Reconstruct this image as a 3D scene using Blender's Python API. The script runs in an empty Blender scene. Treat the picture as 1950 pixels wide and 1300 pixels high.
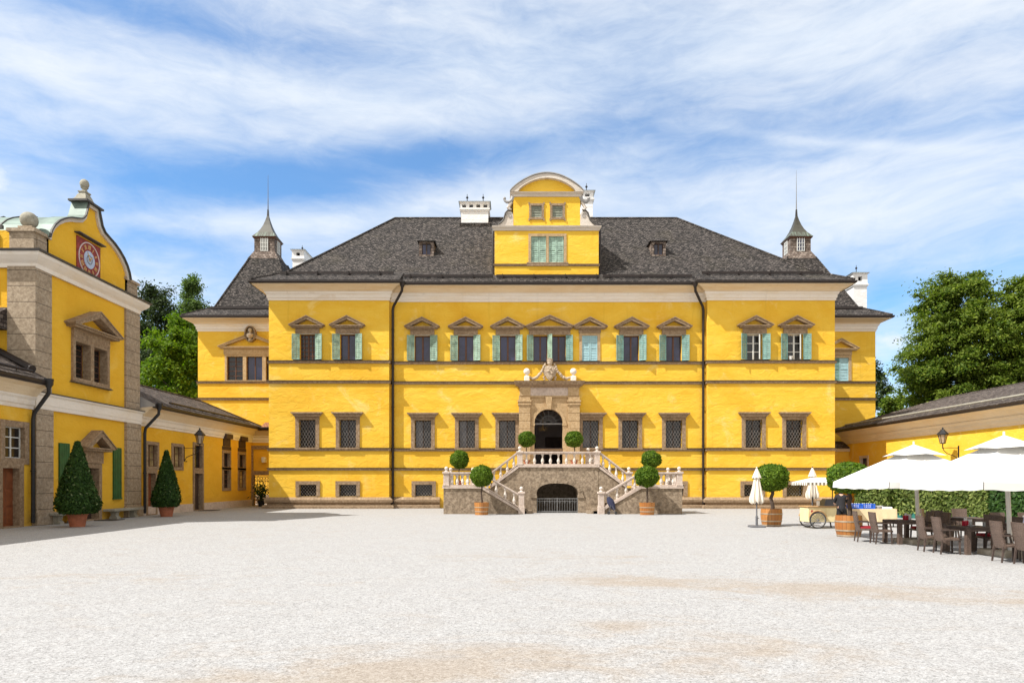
import bpy, bmesh, math, random
import numpy as np
from math import sin, cos, pi, atan2, sqrt, radians as R
from mathutils import Matrix, Vector

random.seed(7); np.random.seed(7)
SC = bpy.context.scene
COL = SC.collection
S = 1.147                      # everything is laid out with the eye at 1.70; the last lines bring it to metres
F, CX, HY, EYE = 1300.0, 975.0, 917.0, 1.70

# ------------------------------------------------------------------ camera, sky, sun, exposure
cam_d = bpy.data.cameras.new("camera")
cam = bpy.data.objects.new("camera", cam_d)
COL.objects.link(cam)
cam.location = (0, 0, EYE)
cam.rotation_euler = (R(90), 0, 0)
cam_d.sensor_width = 36.0
cam_d.lens = 36.0 * F / 1950.0
cam_d.shift_y = (HY - 650.0) / 1950.0
cam_d.clip_start = 0.1
cam_d.clip_end = 3000
SC.camera = cam

SUN_D = Vector((1.75, 0.80, -2.40)).normalized()      # the way the light travels
sun_el = math.asin(-SUN_D.z)
sun_az = atan2(-SUN_D.x, -SUN_D.y)
sd = bpy.data.lights.new("sun", 'SUN')
sd.energy = 4.6
sd.angle = R(0.5)
sd.color = (1.0, 0.965, 0.91)
sun = bpy.data.objects.new("sun", sd)
COL.objects.link(sun)
sun.location = (-40, -20, 60)
sun.rotation_euler = SUN_D.to_track_quat('-Z', 'Y').to_euler()

SC.view_settings.view_transform = 'Standard'
SC.view_settings.look = 'None'
SC.view_settings.gamma = 1.0
SC.view_settings.use_curve_mapping = False
SC.view_settings.exposure = 0.57
SC.cycles.max_bounces = 6
SC.cycles.diffuse_bounces = 4
SC.cycles.sample_clamp_indirect = 6.0


class NT:
    """Small helper round a node tree."""
    def __init__(s, tree):
        s.t = tree
    def n(s, kind, **kw):
        nd = s.t.nodes.new(kind)
        for k, v in kw.items():
            if k.startswith('i_'):
                nd.inputs[int(k[2:])].default_value = v
            else:
                setattr(nd, k, v)
        return nd
    def put(s, sock, v):
        if hasattr(v, 'is_output'):
            s.t.links.new(v, sock)
        elif v is not None:
            sock.default_value = v
    def math(s, op, a, b=None, c=None, clamp=False):
        nd = s.t.nodes.new('ShaderNodeMath'); nd.operation = op; nd.use_clamp = clamp
        s.put(nd.inputs[0], a); s.put(nd.inputs[1], b)
        if c is not None: s.put(nd.inputs[2], c)
        return nd.outputs[0]
    def mix(s, fac, a, b, blend='MIX'):
        nd = s.t.nodes.new('ShaderNodeMix'); nd.data_type = 'RGBA'; nd.blend_type = blend
        s.put(nd.inputs[0], fac)
        for i, v in ((6, a), (7, b)):
            if isinstance(v, (tuple, list)) and len(v) == 3: v = (*v, 1)
            s.put(nd.inputs[i], v)
        return nd.outputs[2]
    def noise(s, vec, scale, detail=4, rough=0.55, dist=0.0):
        nd = s.t.nodes.new('ShaderNodeTexNoise')
        nd.inputs['Scale'].default_value = scale
        nd.inputs['Detail'].default_value = detail
        nd.inputs['Roughness'].default_value = rough
        nd.inputs['Distortion'].default_value = dist
        if vec is not None: s.t.links.new(vec, nd.inputs['Vector'])
        return nd.outputs['Fac']
    def ramp(s, fac, stops, interp='LINEAR'):
        nd = s.t.nodes.new('ShaderNodeValToRGB')
        cr = nd.color_ramp; cr.interpolation = interp
        while len(cr.elements) < len(stops): cr.elements.new(0.5)
        for e, (p, c) in zip(cr.elements, stops):
            e.position = p
            e.color = (*c, 1) if len(c) == 3 else c
        s.t.links.new(fac, nd.inputs[0])
        return nd.outputs[0]
    def smooth(s, x, a, b):
        nd = s.t.nodes.new('ShaderNodeMapRange'); nd.interpolation_type = 'SMOOTHSTEP'
        s.put(nd.inputs[0], x)
        nd.inputs[1].default_value = a; nd.inputs[2].default_value = b
        return nd.outputs[0]
    def mapping(s, vec, scale=(1, 1, 1), rot=(0, 0, 0), loc=(0, 0, 0)):
        nd = s.t.nodes.new('ShaderNodeMapping')
        nd.inputs['Scale'].default_value = scale
        nd.inputs['Rotation'].default_value = rot
        nd.inputs['Location'].default_value = loc
        s.t.links.new(vec, nd.inputs['Vector'])
        return nd.outputs[0]


def make_world():
    w = bpy.data.worlds.new("World")
    SC.world = w
    w.use_nodes = True
    w.node_tree.nodes.clear()
    k = NT(w.node_tree)
    sky = k.n('ShaderNodeTexSky', sky_type='NISHITA', sun_disc=False)
    sky.sun_elevation = sun_el
    sky.sun_rotation = sun_az % (2 * pi)
    sky.air_density = 1.0; sky.dust_density = 0.35; sky.ozone_density = 2.2
    tc = k.n('ShaderNodeTexCoord')
    sep = k.n('ShaderNodeSeparateXYZ')
    k.put(sep.inputs[0], tc.outputs['Generated'])
    x, y, z = sep.outputs
    u = k.math('ARCTAN2', x, y)                       # compass angle, 0 straight ahead
    v = k.math('ARCSINE', z)                          # height above the horizon
    comb = k.n('ShaderNodeCombineXYZ')
    k.put(comb.inputs[0], u); k.put(comb.inputs[1], v)
    uv = comb.outputs[0]
    # wind-drawn cirrus: soft noise stretched along a gentle rise to the right, warped by a slower noise
    warp = k.n('ShaderNodeTexNoise'); warp.inputs['Scale'].default_value = 2.2; warp.inputs['Detail'].default_value = 4
    k.put(warp.inputs['Vector'], uv)
    wv = k.n('ShaderNodeVectorMath', operation='MULTIPLY_ADD')
    k.put(wv.inputs[0], warp.outputs['Color']); wv.inputs[1].default_value = (0.22, 0.10, 0); k.put(wv.inputs[2], uv)
    streak = k.noise(k.mapping(wv.outputs[0], (1.3, 6.5, 1), (0, 0, R(-7))), 2.0, 8, 0.58, 0.25)
    fine = k.noise(k.mapping(wv.outputs[0], (5.0, 16.0, 1), (0, 0, R(-14))), 2.6, 8, 0.66, 0.5)
    wisp = k.noise(k.mapping(wv.outputs[0], (7.0, 11.0, 1), (0, 0, R(24))), 2.4, 6, 0.6, 0.9)
    puff = k.noise(k.mapping(uv, (1.0, 1.7, 1)), 9.0, 7, 0.6, 0.2)
    def blob(cu, cv, ru, rv, amp, tilt=0.0):
        du = k.math('SUBTRACT', u, cu); dv = k.math('SUBTRACT', v, cv)
        if tilt: dv = k.math('SUBTRACT', dv, k.math('MULTIPLY', du, tilt))
        p = k.math('POWER', k.math('DIVIDE', k.math('ABSOLUTE', du), ru), 2.0)
        q = k.math('POWER', k.math('DIVIDE', k.math('ABSOLUTE', dv), rv), 2.0)
        return k.math('MULTIPLY', k.math('EXPONENT', k.math('MULTIPLY', k.math('ADD', p, q), -1.0)), amp)
    base = k.math('ADD', k.math('MULTIPLY', streak, 0.88), k.math('MULTIPLY', fine, 0.52))
    base = k.math('ADD', base, k.math('MULTIPLY', wisp, 0.16))
    base = k.math('ADD', base, -0.26)
    # banks of cloud (+) and clear lanes (-): compass angle and height as slopes, half sizes, amount, tilt
    for sx, sy, rx, ry, amp, tilt in (
            (-0.52, 0.686, 0.30, 0.035, -0.42, 0.0), (-0.26, 0.640, 0.09, 0.020, -0.16, 0.1), (-0.33, 0.444, 0.26, 0.030, -0.50, 0.12),
            (-0.10, 0.480, 0.12, 0.026, -0.34, 0.1), (-0.50, 0.359, 0.13, 0.024, -0.42, 0.0), (0.23, 0.548, 0.12, 0.027, -0.20, 0.0),
            (0.42, 0.521, 0.20, 0.024, -0.15, -0.1), (0.40, 0.470, 0.24, 0.016, -0.12, 0.0), (0.55, 0.270, 0.05, 0.040, -0.20, 0.0),
            (-0.55, 0.590, 0.24, 0.045, 0.16, 0.08), (-0.28, 0.560, 0.26, 0.020, 0.20, -0.08), (-0.05, 0.615, 0.24, 0.060, 0.20, 0.0),
            (0.48, 0.660, 0.36, 0.055, 0.28, 0.0), (-0.40, 0.378, 0.24, 0.016, 0.38, 0.13), (0.02, 0.413, 0.14, 0.026, 0.22, 0.1),
            (0.44, 0.397, 0.32, 0.060, 0.24, -0.05), (0.51, 0.493, 0.20, 0.008, 0.24, -0.25), (-0.48, 0.475, 0.10, 0.016, 0.14, 0.0)):
        az_ = math.atan(sx)
        args = (az_, math.atan(sy * cos(az_)), rx * cos(az_) ** 2, ry * cos(az_), amp, tilt)
        base = k.math('ADD', base, blob(*args))
    cirrus = k.math('MULTIPLY_ADD', k.smooth(base, -0.02, 1.00), 0.80, 0.10)
    cum = k.math('ADD', k.math('MULTIPLY', puff, 0.55), blob(-0.655, 0.345, 0.060, 0.045, 0.42))
    cum = k.math('ADD', cum, blob(-0.520, 0.245, 0.050, 0.060, 0.42))
    cum = k.math('ADD', cum, blob(0.500, 0.175, 0.07, 0.030, 0.36))
    cumulus = k.smooth(cum, 0.50, 0.74)
    low = k.math('MULTIPLY', k.smooth(v, 0.30, 0.02), 0.22)      # paler towards the horizon
    dens = k.math('MAXIMUM', k.math('MAXIMUM', cirrus, cumulus), low)
    skyc = k.mix(1.0, sky.outputs[0], (0.57, 1.09, 1.42), 'MULTIPLY')
    tint = k.mix(k.smooth(streak, 0.35, 0.7), (5.8, 6.4, 7.1), (6.6, 6.9, 7.2))
    col = k.mix(dens, skyc, tint)
    # unseen sky overhead and behind the camera, brightened and warmed as added ambient fill
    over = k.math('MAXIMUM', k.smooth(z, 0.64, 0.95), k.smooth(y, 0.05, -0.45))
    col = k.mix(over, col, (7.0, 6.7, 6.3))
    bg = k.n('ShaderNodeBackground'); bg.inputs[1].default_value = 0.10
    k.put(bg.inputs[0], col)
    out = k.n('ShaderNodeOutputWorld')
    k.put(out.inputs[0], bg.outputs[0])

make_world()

# ------------------------------------------------------------------ materials
MAT = {}

def new_mat(name):
    m = bpy.data.materials.new(name)
    m.use_nodes = True
    m.node_tree.nodes.clear()
    k = NT(m.node_tree)
    p = k.n('ShaderNodeBsdfPrincipled'); o = k.n('ShaderNodeOutputMaterial')
    k.put(o.inputs[0], p.outputs[0])
    MAT[name] = m
    return m, k, p, o

def uvco(k):
    return k.n('ShaderNodeTexCoord').outputs['UV']

def objco(k):
    return k.n('ShaderNodeTexCoord').outputs['Object']

def bump(k, p, h, strength=0.3, dist=0.02):
    b = k.n('ShaderNodeBump'); b.inputs['Strength'].default_value = strength; b.inputs['Distance'].default_value = dist
    k.put(b.inputs['Height'], h); k.put(p.inputs['Normal'], b.outputs[0])

def plain(name, col, rough=0.6, metal=0.0, var=0.15, scale=6.0, bmp=0.0, spec=0.4):
    m, k, p, o = new_mat(name)
    c = objco(k)
    nz = k.noise(c, scale, 5, 0.6)
    lo = tuple(x * (1 - var) for x in col); hi = tuple(min(1, x * (1 + var)) for x in col)
    k.put(p.inputs['Base Color'], k.mix(k.smooth(nz, 0.3, 0.7), lo, hi))
    p.inputs['Roughness'].default_value = rough
    p.inputs['Metallic'].default_value = metal
    p.inputs['Specular IOR Level'].default_value = spec
    if bmp: bump(k, p, k.noise(c, scale * 6, 4), bmp, 0.01)
    return m

def plaster(name, a, b, stain):
    """limewash: brushed tone changes, pale rubbed patches, darker runs and a dirty foot"""
    m, k, p, o = new_mat(name)
    c = uvco(k)
    big = k.noise(c, 0.20, 6, 0.62, 0.3)
    mid = k.noise(k.mapping(c, (0.55, 1.3, 1)), 0.9, 7, 0.68, 0.5)
    patch = k.noise(k.mapping(c, (0.8, 1.0, 1), (0, 0, 0.4)), 0.55, 7, 0.70, 1.0)
    fine = k.noise(c, 12, 5, 0.7)
    col = k.mix(k.smooth(mid, 0.30, 0.74), a, b)
    col = k.mix(k.math('MULTIPLY', k.smooth(patch, 0.54, 0.70), 0.62), col, stain)
    deep = tuple(x * y for x, y in zip(a, (0.93, 0.82, 0.62)))
    col = k.mix(k.math('MULTIPLY', k.smooth(big, 0.50, 0.66), 0.55), col, deep)
    drip = k.noise(k.mapping(c, (2.6, 0.13, 1)), 1.0, 6, 0.65)
    col = k.mix(k.math('MULTIPLY', k.smooth(drip, 0.57, 0.74), 0.30), col, tuple(x * 0.70 for x in a))
    fleck = k.noise(c, 3.4, 7, 0.78)
    col = k.mix(k.math('MULTIPLY', k.smooth(fleck, 0.60, 0.74), 0.45), col, tuple(min(1, x * 1.05 + 0.05) for x in stain))
    col = k.mix(k.math('MULTIPLY', k.smooth(fleck, 0.40, 0.26), 0.35), col, tuple(x * 0.66 for x in a))
    sep = k.n('ShaderNodeSeparateXYZ'); k.put(sep.inputs[0], c)
    foot = k.math('MULTIPLY', k.smooth(k.math('ADD', sep.outputs[1], k.math('MULTIPLY', mid, 0.9)), 1.45, 0.55), 0.35)
    col = k.mix(foot, col, (0.30, 0.21, 0.10))
    col = k.mix(k.math('MULTIPLY', k.smooth(fine, 0.3, 0.8), 0.12), col, tuple(x * 0.78 for x in a))
    k.put(p.inputs['Base Color'], col)
    p.inputs['Roughness'].default_value = 0.88
    p.inputs['Specular IOR Level'].default_value = 0.12
    tro = k.noise(k.mapping(c, (0.9, 1.7, 1), (0, 0, R(14))), 1.4, 6, 0.64, 1.1)
    bump(k, p, k.math('ADD', tro, k.math('MULTIPLY', fine, 0.2)), 0.60, 0.085)
    return m

plaster('yellow_plaster', (0.80, 0.478, 0.045), (0.85, 0.558, 0.076), (0.88, 0.68, 0.26))
plaster('orange_plaster', (0.76, 0.43, 0.034), (0.81, 0.48, 0.048), (0.82, 0.55, 0.11))
plaster('cream_plaster', (0.76, 0.60, 0.40), (0.82, 0.69, 0.50), (0.72, 0.55, 0.34))
plaster('white_plaster', (0.80, 0.73, 0.64), (0.86, 0.80, 0.72), (0.72, 0.60, 0.46))
plaster('gable_trim', (0.56, 0.50, 0.43), (0.66, 0.60, 0.53), (0.46, 0.38, 0.30))
plaster('chimney_plaster', (0.80, 0.79, 0.77), (0.86, 0.85, 0.84), (0.72, 0.70, 0.66))

def stone(name, dark, mid, light, blocks=None, scale=1.0):
    m, k, p, o = new_mat(name)
    c = uvco(k)
    vo = k.n('ShaderNodeTexVoronoi'); vo.inputs['Scale'].default_value = 9 * scale; k.put(vo.inputs['Vector'], c)
    n1 = k.noise(c, 7 * scale, 6, 0.7, 0.4)
    n2 = k.noise(c, 0.9 * scale, 5, 0.6)
    n3 = k.noise(c, 30 * scale, 3, 0.6)
    col = k.ramp(n1, [(0.25, dark), (0.5, mid), (0.75, light)])
    col = k.mix(k.math('MULTIPLY', k.smooth(vo.outputs['Distance'], 0.55, 0.05), 0.35), col, light)
    col = k.mix(k.math('MULTIPLY', k.smooth(n2, 0.45, 0.72), 0.45), col, dark)
    col = k.mix(k.math('MULTIPLY', k.smooth(n3, 0.55, 0.75), 0.4), col, tuple(x * 0.5 for x in dark))
    h = k.math('ADD', n1, k.math('MULTIPLY', n3, 0.4))
    if blocks:
        br = k.n('ShaderNodeTexBrick'); br.inputs['Scale'].default_value = 1.0
        br.inputs['Brick Width'].default_value = blocks[0]; br.inputs['Row Height'].default_value = blocks[1]
        br.inputs['Mortar Size'].default_value = 0.018; br.inputs['Mortar Smooth'].default_value = 0.3
        k.put(br.inputs['Vector'], c)
        col = k.mix(k.math('MULTIPLY', br.outputs['Fac'], 0.7), col, tuple(x * 0.45 for x in dark))
        h = k.math('SUBTRACT', h, br.outputs['Fac'])
    k.put(p.inputs['Base Color'], col)
    p.inputs['Roughness'].default_value = 0.9
    p.inputs['Specular IOR Level'].default_value = 0.2
    bump(k, p, h, 0.5, 0.03)
    return m

stone('trim_stone', (0.15, 0.098, 0.058), (0.285, 0.200, 0.125), (0.47, 0.36, 0.245))
stone('portal_stone', (0.29, 0.195, 0.10), (0.46, 0.325, 0.18), (0.60, 0.455, 0.28))
stone('stair_stone', (0.095, 0.072, 0.050), (0.275, 0.212, 0.150), (0.52, 0.42, 0.31), scale=0.75)
stone('block_stone', (0.19, 0.145, 0.10), (0.35, 0.275, 0.195), (0.52, 0.43, 0.32), blocks=(9.0, 0.62))
stone('pink_stone', (0.37, 0.295, 0.245), (0.56, 0.46, 0.39), (0.70, 0.61, 0.54))
stone('baluster_stone', (0.46, 0.395, 0.34), (0.65, 0.575, 0.51), (0.78, 0.72, 0.66))
stone('pale_stone', (0.24, 0.17, 0.11), (0.50, 0.40, 0.29), (0.72, 0.62, 0.50))
stone('bench_stone', (0.20, 0.19, 0.15), (0.33, 0.31, 0.25), (0.44, 0.42, 0.35))

def shingle(name, a, b, mortar, bw, rh, moss=0.2, pale=0.25):
    m, k, p, o = new_mat(name)
    c = uvco(k)
    wob = k.n('ShaderNodeTexNoise'); wob.inputs['Scale'].default_value = 1.2
    k.put(wob.inputs['Vector'], c)
    wv = k.n('ShaderNodeVectorMath', operation='MULTIPLY_ADD')
    k.put(wv.inputs[0], wob.outputs['Color']); wv.inputs[1].default_value = (0.05, 0.05, 0); k.put(wv.inputs[2], c)
    br = k.n('ShaderNodeTexBrick'); br.inputs['Scale'].default_value = 1.0
    br.inputs['Color1'].default_value = (*a, 1); br.inputs['Color2'].default_value = (*b, 1)
    br.inputs['Mortar'].default_value = (*mortar, 1)
    br.inputs['Brick Width'].default_value = bw; br.inputs['Row Height'].default_value = rh
    br.inputs['Mortar Size'].default_value = 0.016; br.inputs['Bias'].default_value = -0.25
    br.offset_frequency = 2; br.offset = 0.5
    k.put(br.inputs['Vector'], wv.outputs[0])
    n = k.noise(k.mapping(c, (1.3, 3.4, 1)), 3.4, 6, 0.85)
    col = k.mix(k.math('MULTIPLY', k.smooth(n, 0.54, 0.64), pale * 2.4, clamp=True), br.outputs['Color'], (0.40, 0.35, 0.31))
    big = k.noise(c, 0.5, 4, 0.6)
    row = k.noise(k.mapping(c, (0.25, 5.0, 1)), 1.4, 4, 0.7)
    col = k.mix(k.math('MULTIPLY', k.smooth(row, 0.52, 0.70), 0.45), col, (0.030, 0.022, 0.018))
    col = k.mix(k.math('MULTIPLY', k.smooth(big, 0.50, 0.75), moss), col, (0.095, 0.080, 0.040))
    k.put(p.inputs['Base Color'], col)
    p.inputs['Roughness'].default_value = 0.9
    p.inputs['Specular IOR Level'].default_value = 0.25
    bump(k, p, k.math('SUBTRACT', k.math('MULTIPLY', n, 0.6), br.outputs['Fac']), 0.9, 0.05)
    return m

shingle('roof_shingles', (0.020, 0.018, 0.017), (0.110, 0.094, 0.086), (0.007, 0.006, 0.006), 0.22, 0.17, 0.15, 0.40)
shingle('low_roof_shingles', (0.060, 0.046, 0.040), (0.200, 0.165, 0.140), (0.025, 0.02, 0.018), 0.22, 0.16, 0.10, 0.25)
shingle('turret_shingles', (0.13, 0.095, 0.075), (0.34, 0.275, 0.23), (0.05, 0.04, 0.035), 0.26, 0.20, 0.0, 0.3)
shingle('red_tiles', (0.30, 0.13, 0.07), (0.42, 0.22, 0.12), (0.10, 0.05, 0.03), 0.2, 0.2, 0.1, 0.1)

plain('gutter_metal', (0.022, 0.015, 0.013), 0.45, 0.0, 0.2, 3)
plain('black_metal', (0.022, 0.022, 0.024), 0.45, 0.2, 0.2, 5)
plain('iron_bars', (0.20, 0.18, 0.165), 0.6, 0.0, 0.2, 5)
plain('grey_iron', (0.20, 0.20, 0.20), 0.5, 0.3, 0.2, 5)
plain('brown_wood', (0.11, 0.048, 0.026), 0.6, 0, 0.2, 4)
plain('door_wood', (0.22, 0.065, 0.022), 0.5, 0, 0.2, 3)
plain('dark_wood', (0.05, 0.028, 0.02), 0.6, 0, 0.2, 4)
plain('pale_shutter', (0.25, 0.37, 0.285), 0.65, 0, 0.28, 3.0)
plain('mint_shutter', (0.34, 0.48, 0.39), 0.65, 0, 0.25, 3.0)
plain('teal_shutter', (0.17, 0.31, 0.275), 0.6, 0, 0.22, 3.0)
plain('blue_shutter', (0.36, 0.56, 0.60), 0.6, 0, 0.12, 3.0)
plain('dull_shutter', (0.26, 0.28, 0.22), 0.7, 0, 0.2, 3.0)
plain('green_paint', (0.025, 0.10, 0.030), 0.55, 0, 0.2, 3.0)
plain('white_paint', (0.72, 0.72, 0.70), 0.5, 0, 0.08, 3.0)
plain('white_wood', (0.66, 0.66, 0.62), 0.55, 0, 0.1, 3.0)
plain('dark_room', (0.10, 0.085, 0.080), 0.9, 0, 0.2, 0.6)
plain('hall_white', (0.30, 0.27, 0.27), 0.9, 0, 0.1, 0.6)
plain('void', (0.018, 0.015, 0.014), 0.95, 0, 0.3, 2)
plain('canvas_white', (0.66, 0.65, 0.62), 0.85, 0, 0.04, 2.0, 0.0, 0.2)
plain('canvas_cream', (0.74, 0.67, 0.57), 0.85, 0, 0.06, 4.0, 0.0, 0.2)
plain('terracotta', (0.36, 0.125, 0.065), 0.8, 0, 0.18, 5, 0.2)
plain('trunk_bark', (0.085, 0.058, 0.042), 0.9, 0, 0.35, 9, 0.5)
plain('bark', (0.12, 0.095, 0.075), 0.9, 0, 0.35, 3, 0.5)
plain('soil', (0.035, 0.024, 0.016), 0.95, 0, 0.3, 12)
plain('hoop_metal', (0.45, 0.38, 0.28), 0.4, 0.5, 0.2, 5)
plain('cart_cream', (0.76, 0.64, 0.36), 0.5, 0, 0.06, 3)
plain('cart_red', (0.38, 0.05, 0.05), 0.5, 0, 0.06, 3)
plain('rubber', (0.025, 0.024, 0.024), 0.8, 0, 0.2, 6)
plain('chrome', (0.62, 0.62, 0.64), 0.25, 0.9, 0.05, 5)
plain('tan_paint', (0.45, 0.27, 0.12), 0.5, 0, 0.1, 5)
plain('tablecloth_cloth', (0.74, 0.58, 0.36), 0.85, 0, 0.06, 4)
plain('blue_plastic', (0.010, 0.10, 0.55), 0.4, 0, 0.12, 6)
plain('white_plastic', (0.80, 0.80, 0.80), 0.4, 0, 0.04, 6)
plain('red_cushion', (0.34, 0.018, 0.030), 0.85, 0, 0.12, 6)
plain('red_glass', (0.42, 0.012, 0.035), 0.25, 0, 0.1, 6)
plain('teal_pot', (0.020, 0.13, 0.105), 0.5, 0, 0.12, 6)
plain('concrete', (0.40, 0.35, 0.27), 0.9, 0, 0.15, 6, 0.3)
plain('pole_white', (0.74, 0.71, 0.64), 0.45, 0, 0.05, 5)
plain('navy_fabric', (0.035, 0.040, 0.085), 0.85, 0, 0.3, 14)
plain('skin', (0.52, 0.31, 0.22), 0.6, 0, 0.06, 6)
plain('black_cloth', (0.015, 0.014, 0.016), 0.85, 0, 0.2, 12)
plain('olive_cloth', (0.085, 0.075, 0.030), 0.85, 0, 0.2, 10)
plain('lavender_cloth', (0.60, 0.58, 0.76), 0.85, 0, 0.08, 10)
plain('jeans_cloth', (0.04, 0.06, 0.14), 0.85, 0, 0.2, 10)
plain('dark_hair', (0.018, 0.012, 0.010), 0.6, 0, 0.3, 20)
plain('brown_hair', (0.10, 0.06, 0.035), 0.6, 0, 0.3, 20)
plain('brass', (0.36, 0.24, 0.09), 0.5, 0.3, 0.1, 6)
plain('gold_paint', (0.66, 0.42, 0.16), 0.5, 0.1, 0.15, 8)
plain('lead', (0.07, 0.065, 0.06), 0.6, 0.1, 0.25, 2)
plain('clock_red', (0.26, 0.045, 0.040), 0.7, 0, 0.25, 5)
plain('clock_blue', (0.42, 0.50, 0.66), 0.6, 0, 0.15, 3)
plain('clock_rim', (0.62, 0.52, 0.50), 0.6, 0, 0.1, 3)
plain('mat_fibre', (0.05, 0.042, 0.035), 0.95, 0, 0.2, 30)
plain('grey_cap', (0.33, 0.32, 0.31), 0.6, 0.1, 0.15, 2)
plain('base_plate', (0.13, 0.13, 0.14), 0.6, 0.1, 0.15, 4)

def glass(name, col, rough=0.06):
    m, k, p, o = new_mat(name)
    n = k.noise(objco(k), 0.55, 4, 0.6, 0.6)
    k.put(p.inputs['Base Color'], k.mix(k.smooth(n, 0.35, 0.65), tuple(x * 0.45 for x in col), tuple(x * 1.35 for x in col)))  # colour noise stands in for varied reflections from pane to pane
    p.inputs['Roughness'].default_value = rough
    p.inputs['Specular IOR Level'].default_value = 0.7
    wn = k.noise(objco(k), 1.6, 2)
    bump(k, p, wn, 0.05, 0.05)
    return m
glass('blue_glass', (0.024, 0.028, 0.075))
glass('dark_glass', (0.012, 0.011, 0.012), 0.15)
glass('curtain_glass', (0.085, 0.085, 0.095), 0.25)
glass('amber_glass', (0.44, 0.33, 0.16), 0.2)
glass('lamp_glass', (0.62, 0.46, 0.30), 0.15)
glass('grey_glass', (0.34, 0.34, 0.32), 0.1)

def copper():
    m, k, p, o = new_mat('copper_green')
    c = uvco(k)
    n = k.noise(k.mapping(c, (1.2, 0.5, 1)), 1.2, 6, 0.65, 0.4)
    col = k.ramp(n, [(0.25, (0.09, 0.085, 0.06)), (0.48, (0.20, 0.25, 0.19)), (0.7, (0.36, 0.47, 0.39))])
    k.put(p.inputs['Base Color'], col)
    p.inputs['Roughness'].default_value = 0.6
    p.inputs['Metallic'].default_value = 0.1
    bump(k, p, n, 0.2, 0.02)
copper()
def patina():
    """browned copper on the steep part, verdigris where the skirt flattens and water lingers"""
    m, k, p, o = new_mat('spire_patina')
    c = uvco(k)
    n = k.noise(k.mapping(c, (5.0, 0.5, 1)), 1.2, 5, 0.6, 0.4)
    geo = k.n('ShaderNodeNewGeometry'); sp = k.n('ShaderNodeSeparateXYZ'); k.put(sp.inputs[0], geo.outputs['True Normal'])
    f = k.math('ADD', k.math('MULTIPLY', sp.outputs[2], 1.5), k.math('MULTIPLY', n, 0.9))
    col = k.ramp(f, [(0.60, (0.035, 0.030, 0.024)), (1.0, (0.070, 0.066, 0.050))])
    col = k.mix(k.smooth(f, 1.30, 1.60), col, (0.26, 0.36, 0.28))
    k.put(p.inputs['Base Color'], col); p.inputs['Roughness'].default_value = 0.55; p.inputs['Metallic'].default_value = 0.15
patina()
plain('pale_copper', (0.17, 0.225, 0.19), 0.55, 0.1, 0.3, 1.1)
plain('spire_metal', (0.17, 0.155, 0.13), 0.5, 0.3, 0.35, 1.2)

def barrel():
    m, k, p, o = new_mat('barrel_wood')
    g = objco(k)
    sp = k.n('ShaderNodeSeparateXYZ'); k.put(sp.inputs[0], g)
    ang = k.math('ARCTAN2', sp.outputs[0], sp.outputs[1])
    st = k.math('FLOOR', k.math('MULTIPLY', ang, 3.2))
    wn = k.n('ShaderNodeTexWhiteNoise', noise_dimensions='1D'); k.put(wn.inputs['W'], st)
    fr = k.math('FRACT', k.math('MULTIPLY', ang, 3.2))
    gap = k.math('LESS_THAN', fr, 0.06)
    grain = k.noise(k.mapping(g, (14, 14, 1.5)), 2.0, 5, 0.6)
    col = k.mix(wn.outputs['Value'], (0.36, 0.125, 0.022), (0.58, 0.26, 0.065))
    col = k.mix(k.math('MULTIPLY', grain, 0.5), col, (0.25, 0.10, 0.03))
    col = k.mix(gap, col, (0.08, 0.035, 0.012))
    k.put(p.inputs['Base Color'], col)
    p.inputs['Roughness'].default_value = 0.5
barrel()

def wicker():
    m, k, p, o = new_mat('wicker')
    c = uvco(k)
    ch = k.n('ShaderNodeTexBrick'); ch.inputs['Scale'].default_value = 1
    ch.inputs['Color1'].default_value = (0.105, 0.068, 0.050, 1); ch.inputs['Color2'].default_value = (0.19, 0.13, 0.10, 1)
    ch.inputs['Mortar'].default_value = (0.035, 0.025, 0.02, 1)
    ch.inputs['Brick Width'].default_value = 0.035; ch.inputs['Row Height'].default_value = 0.016; ch.inputs['Mortar Size'].default_value = 0.002
    k.put(ch.inputs['Vector'], c)
    k.put(p.inputs['Base Color'], ch.outputs['Color'])
    p.inputs['Roughness'].default_value = 0.55
    bump(k, p, ch.outputs['Fac'], -0.4, 0.004)
wicker()
plain('wicker_frame', (0.075, 0.052, 0.042), 0.55, 0, 0.25, 8)

def stripes():
    m, k, p, o = new_mat('striped_canvas')
    c = objco(k)
    sp = k.n('ShaderNodeSeparateXYZ'); k.put(sp.inputs[0], c)
    t = k.math('ADD', sp.outputs[0], sp.outputs[1])
    fr = k.math('FRACT', k.math('MULTIPLY', t, 6.2))
    k.put(p.inputs['Base Color'], k.mix(k.math('GREATER_THAN', fr, 0.5), (0.82, 0.79, 0.72), (0.20, 0.16, 0.11)))
    p.inputs['Roughness'].default_value = 0.85
stripes()

def leaf_mat(name, stops, trans=0.3):
    m, k, p, o = new_mat(name)
    geo = k.n('ShaderNodeNewGeometry')
    col = k.ramp(geo.outputs['Random Per Island'], stops)
    big = k.noise(objco(k), 0.35, 3)
    col = k.mix(k.math('MULTIPLY', k.smooth(big, 0.35, 0.7), 0.35), col, stops[-1][1] if len(stops) < 4 else stops[-2][1])
    k.put(p.inputs['Base Color'], col)
    p.inputs['Roughness'].default_value = 0.6
    p.inputs['Specular IOR Level'].default_value = 0.2
    tr = k.n('ShaderNodeBsdfTranslucent')
    k.put(tr.inputs[0], k.mix(1.0, col, (1.1, 1.25, 0.55), 'MULTIPLY'))
    mx = k.n('ShaderNodeMixShader'); mx.inputs[0].default_value = trans
    k.put(mx.inputs[1], p.outputs[0]); k.put(mx.inputs[2], tr.outputs[0])
    k.put(o.inputs[0], mx.outputs[0])
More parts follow.
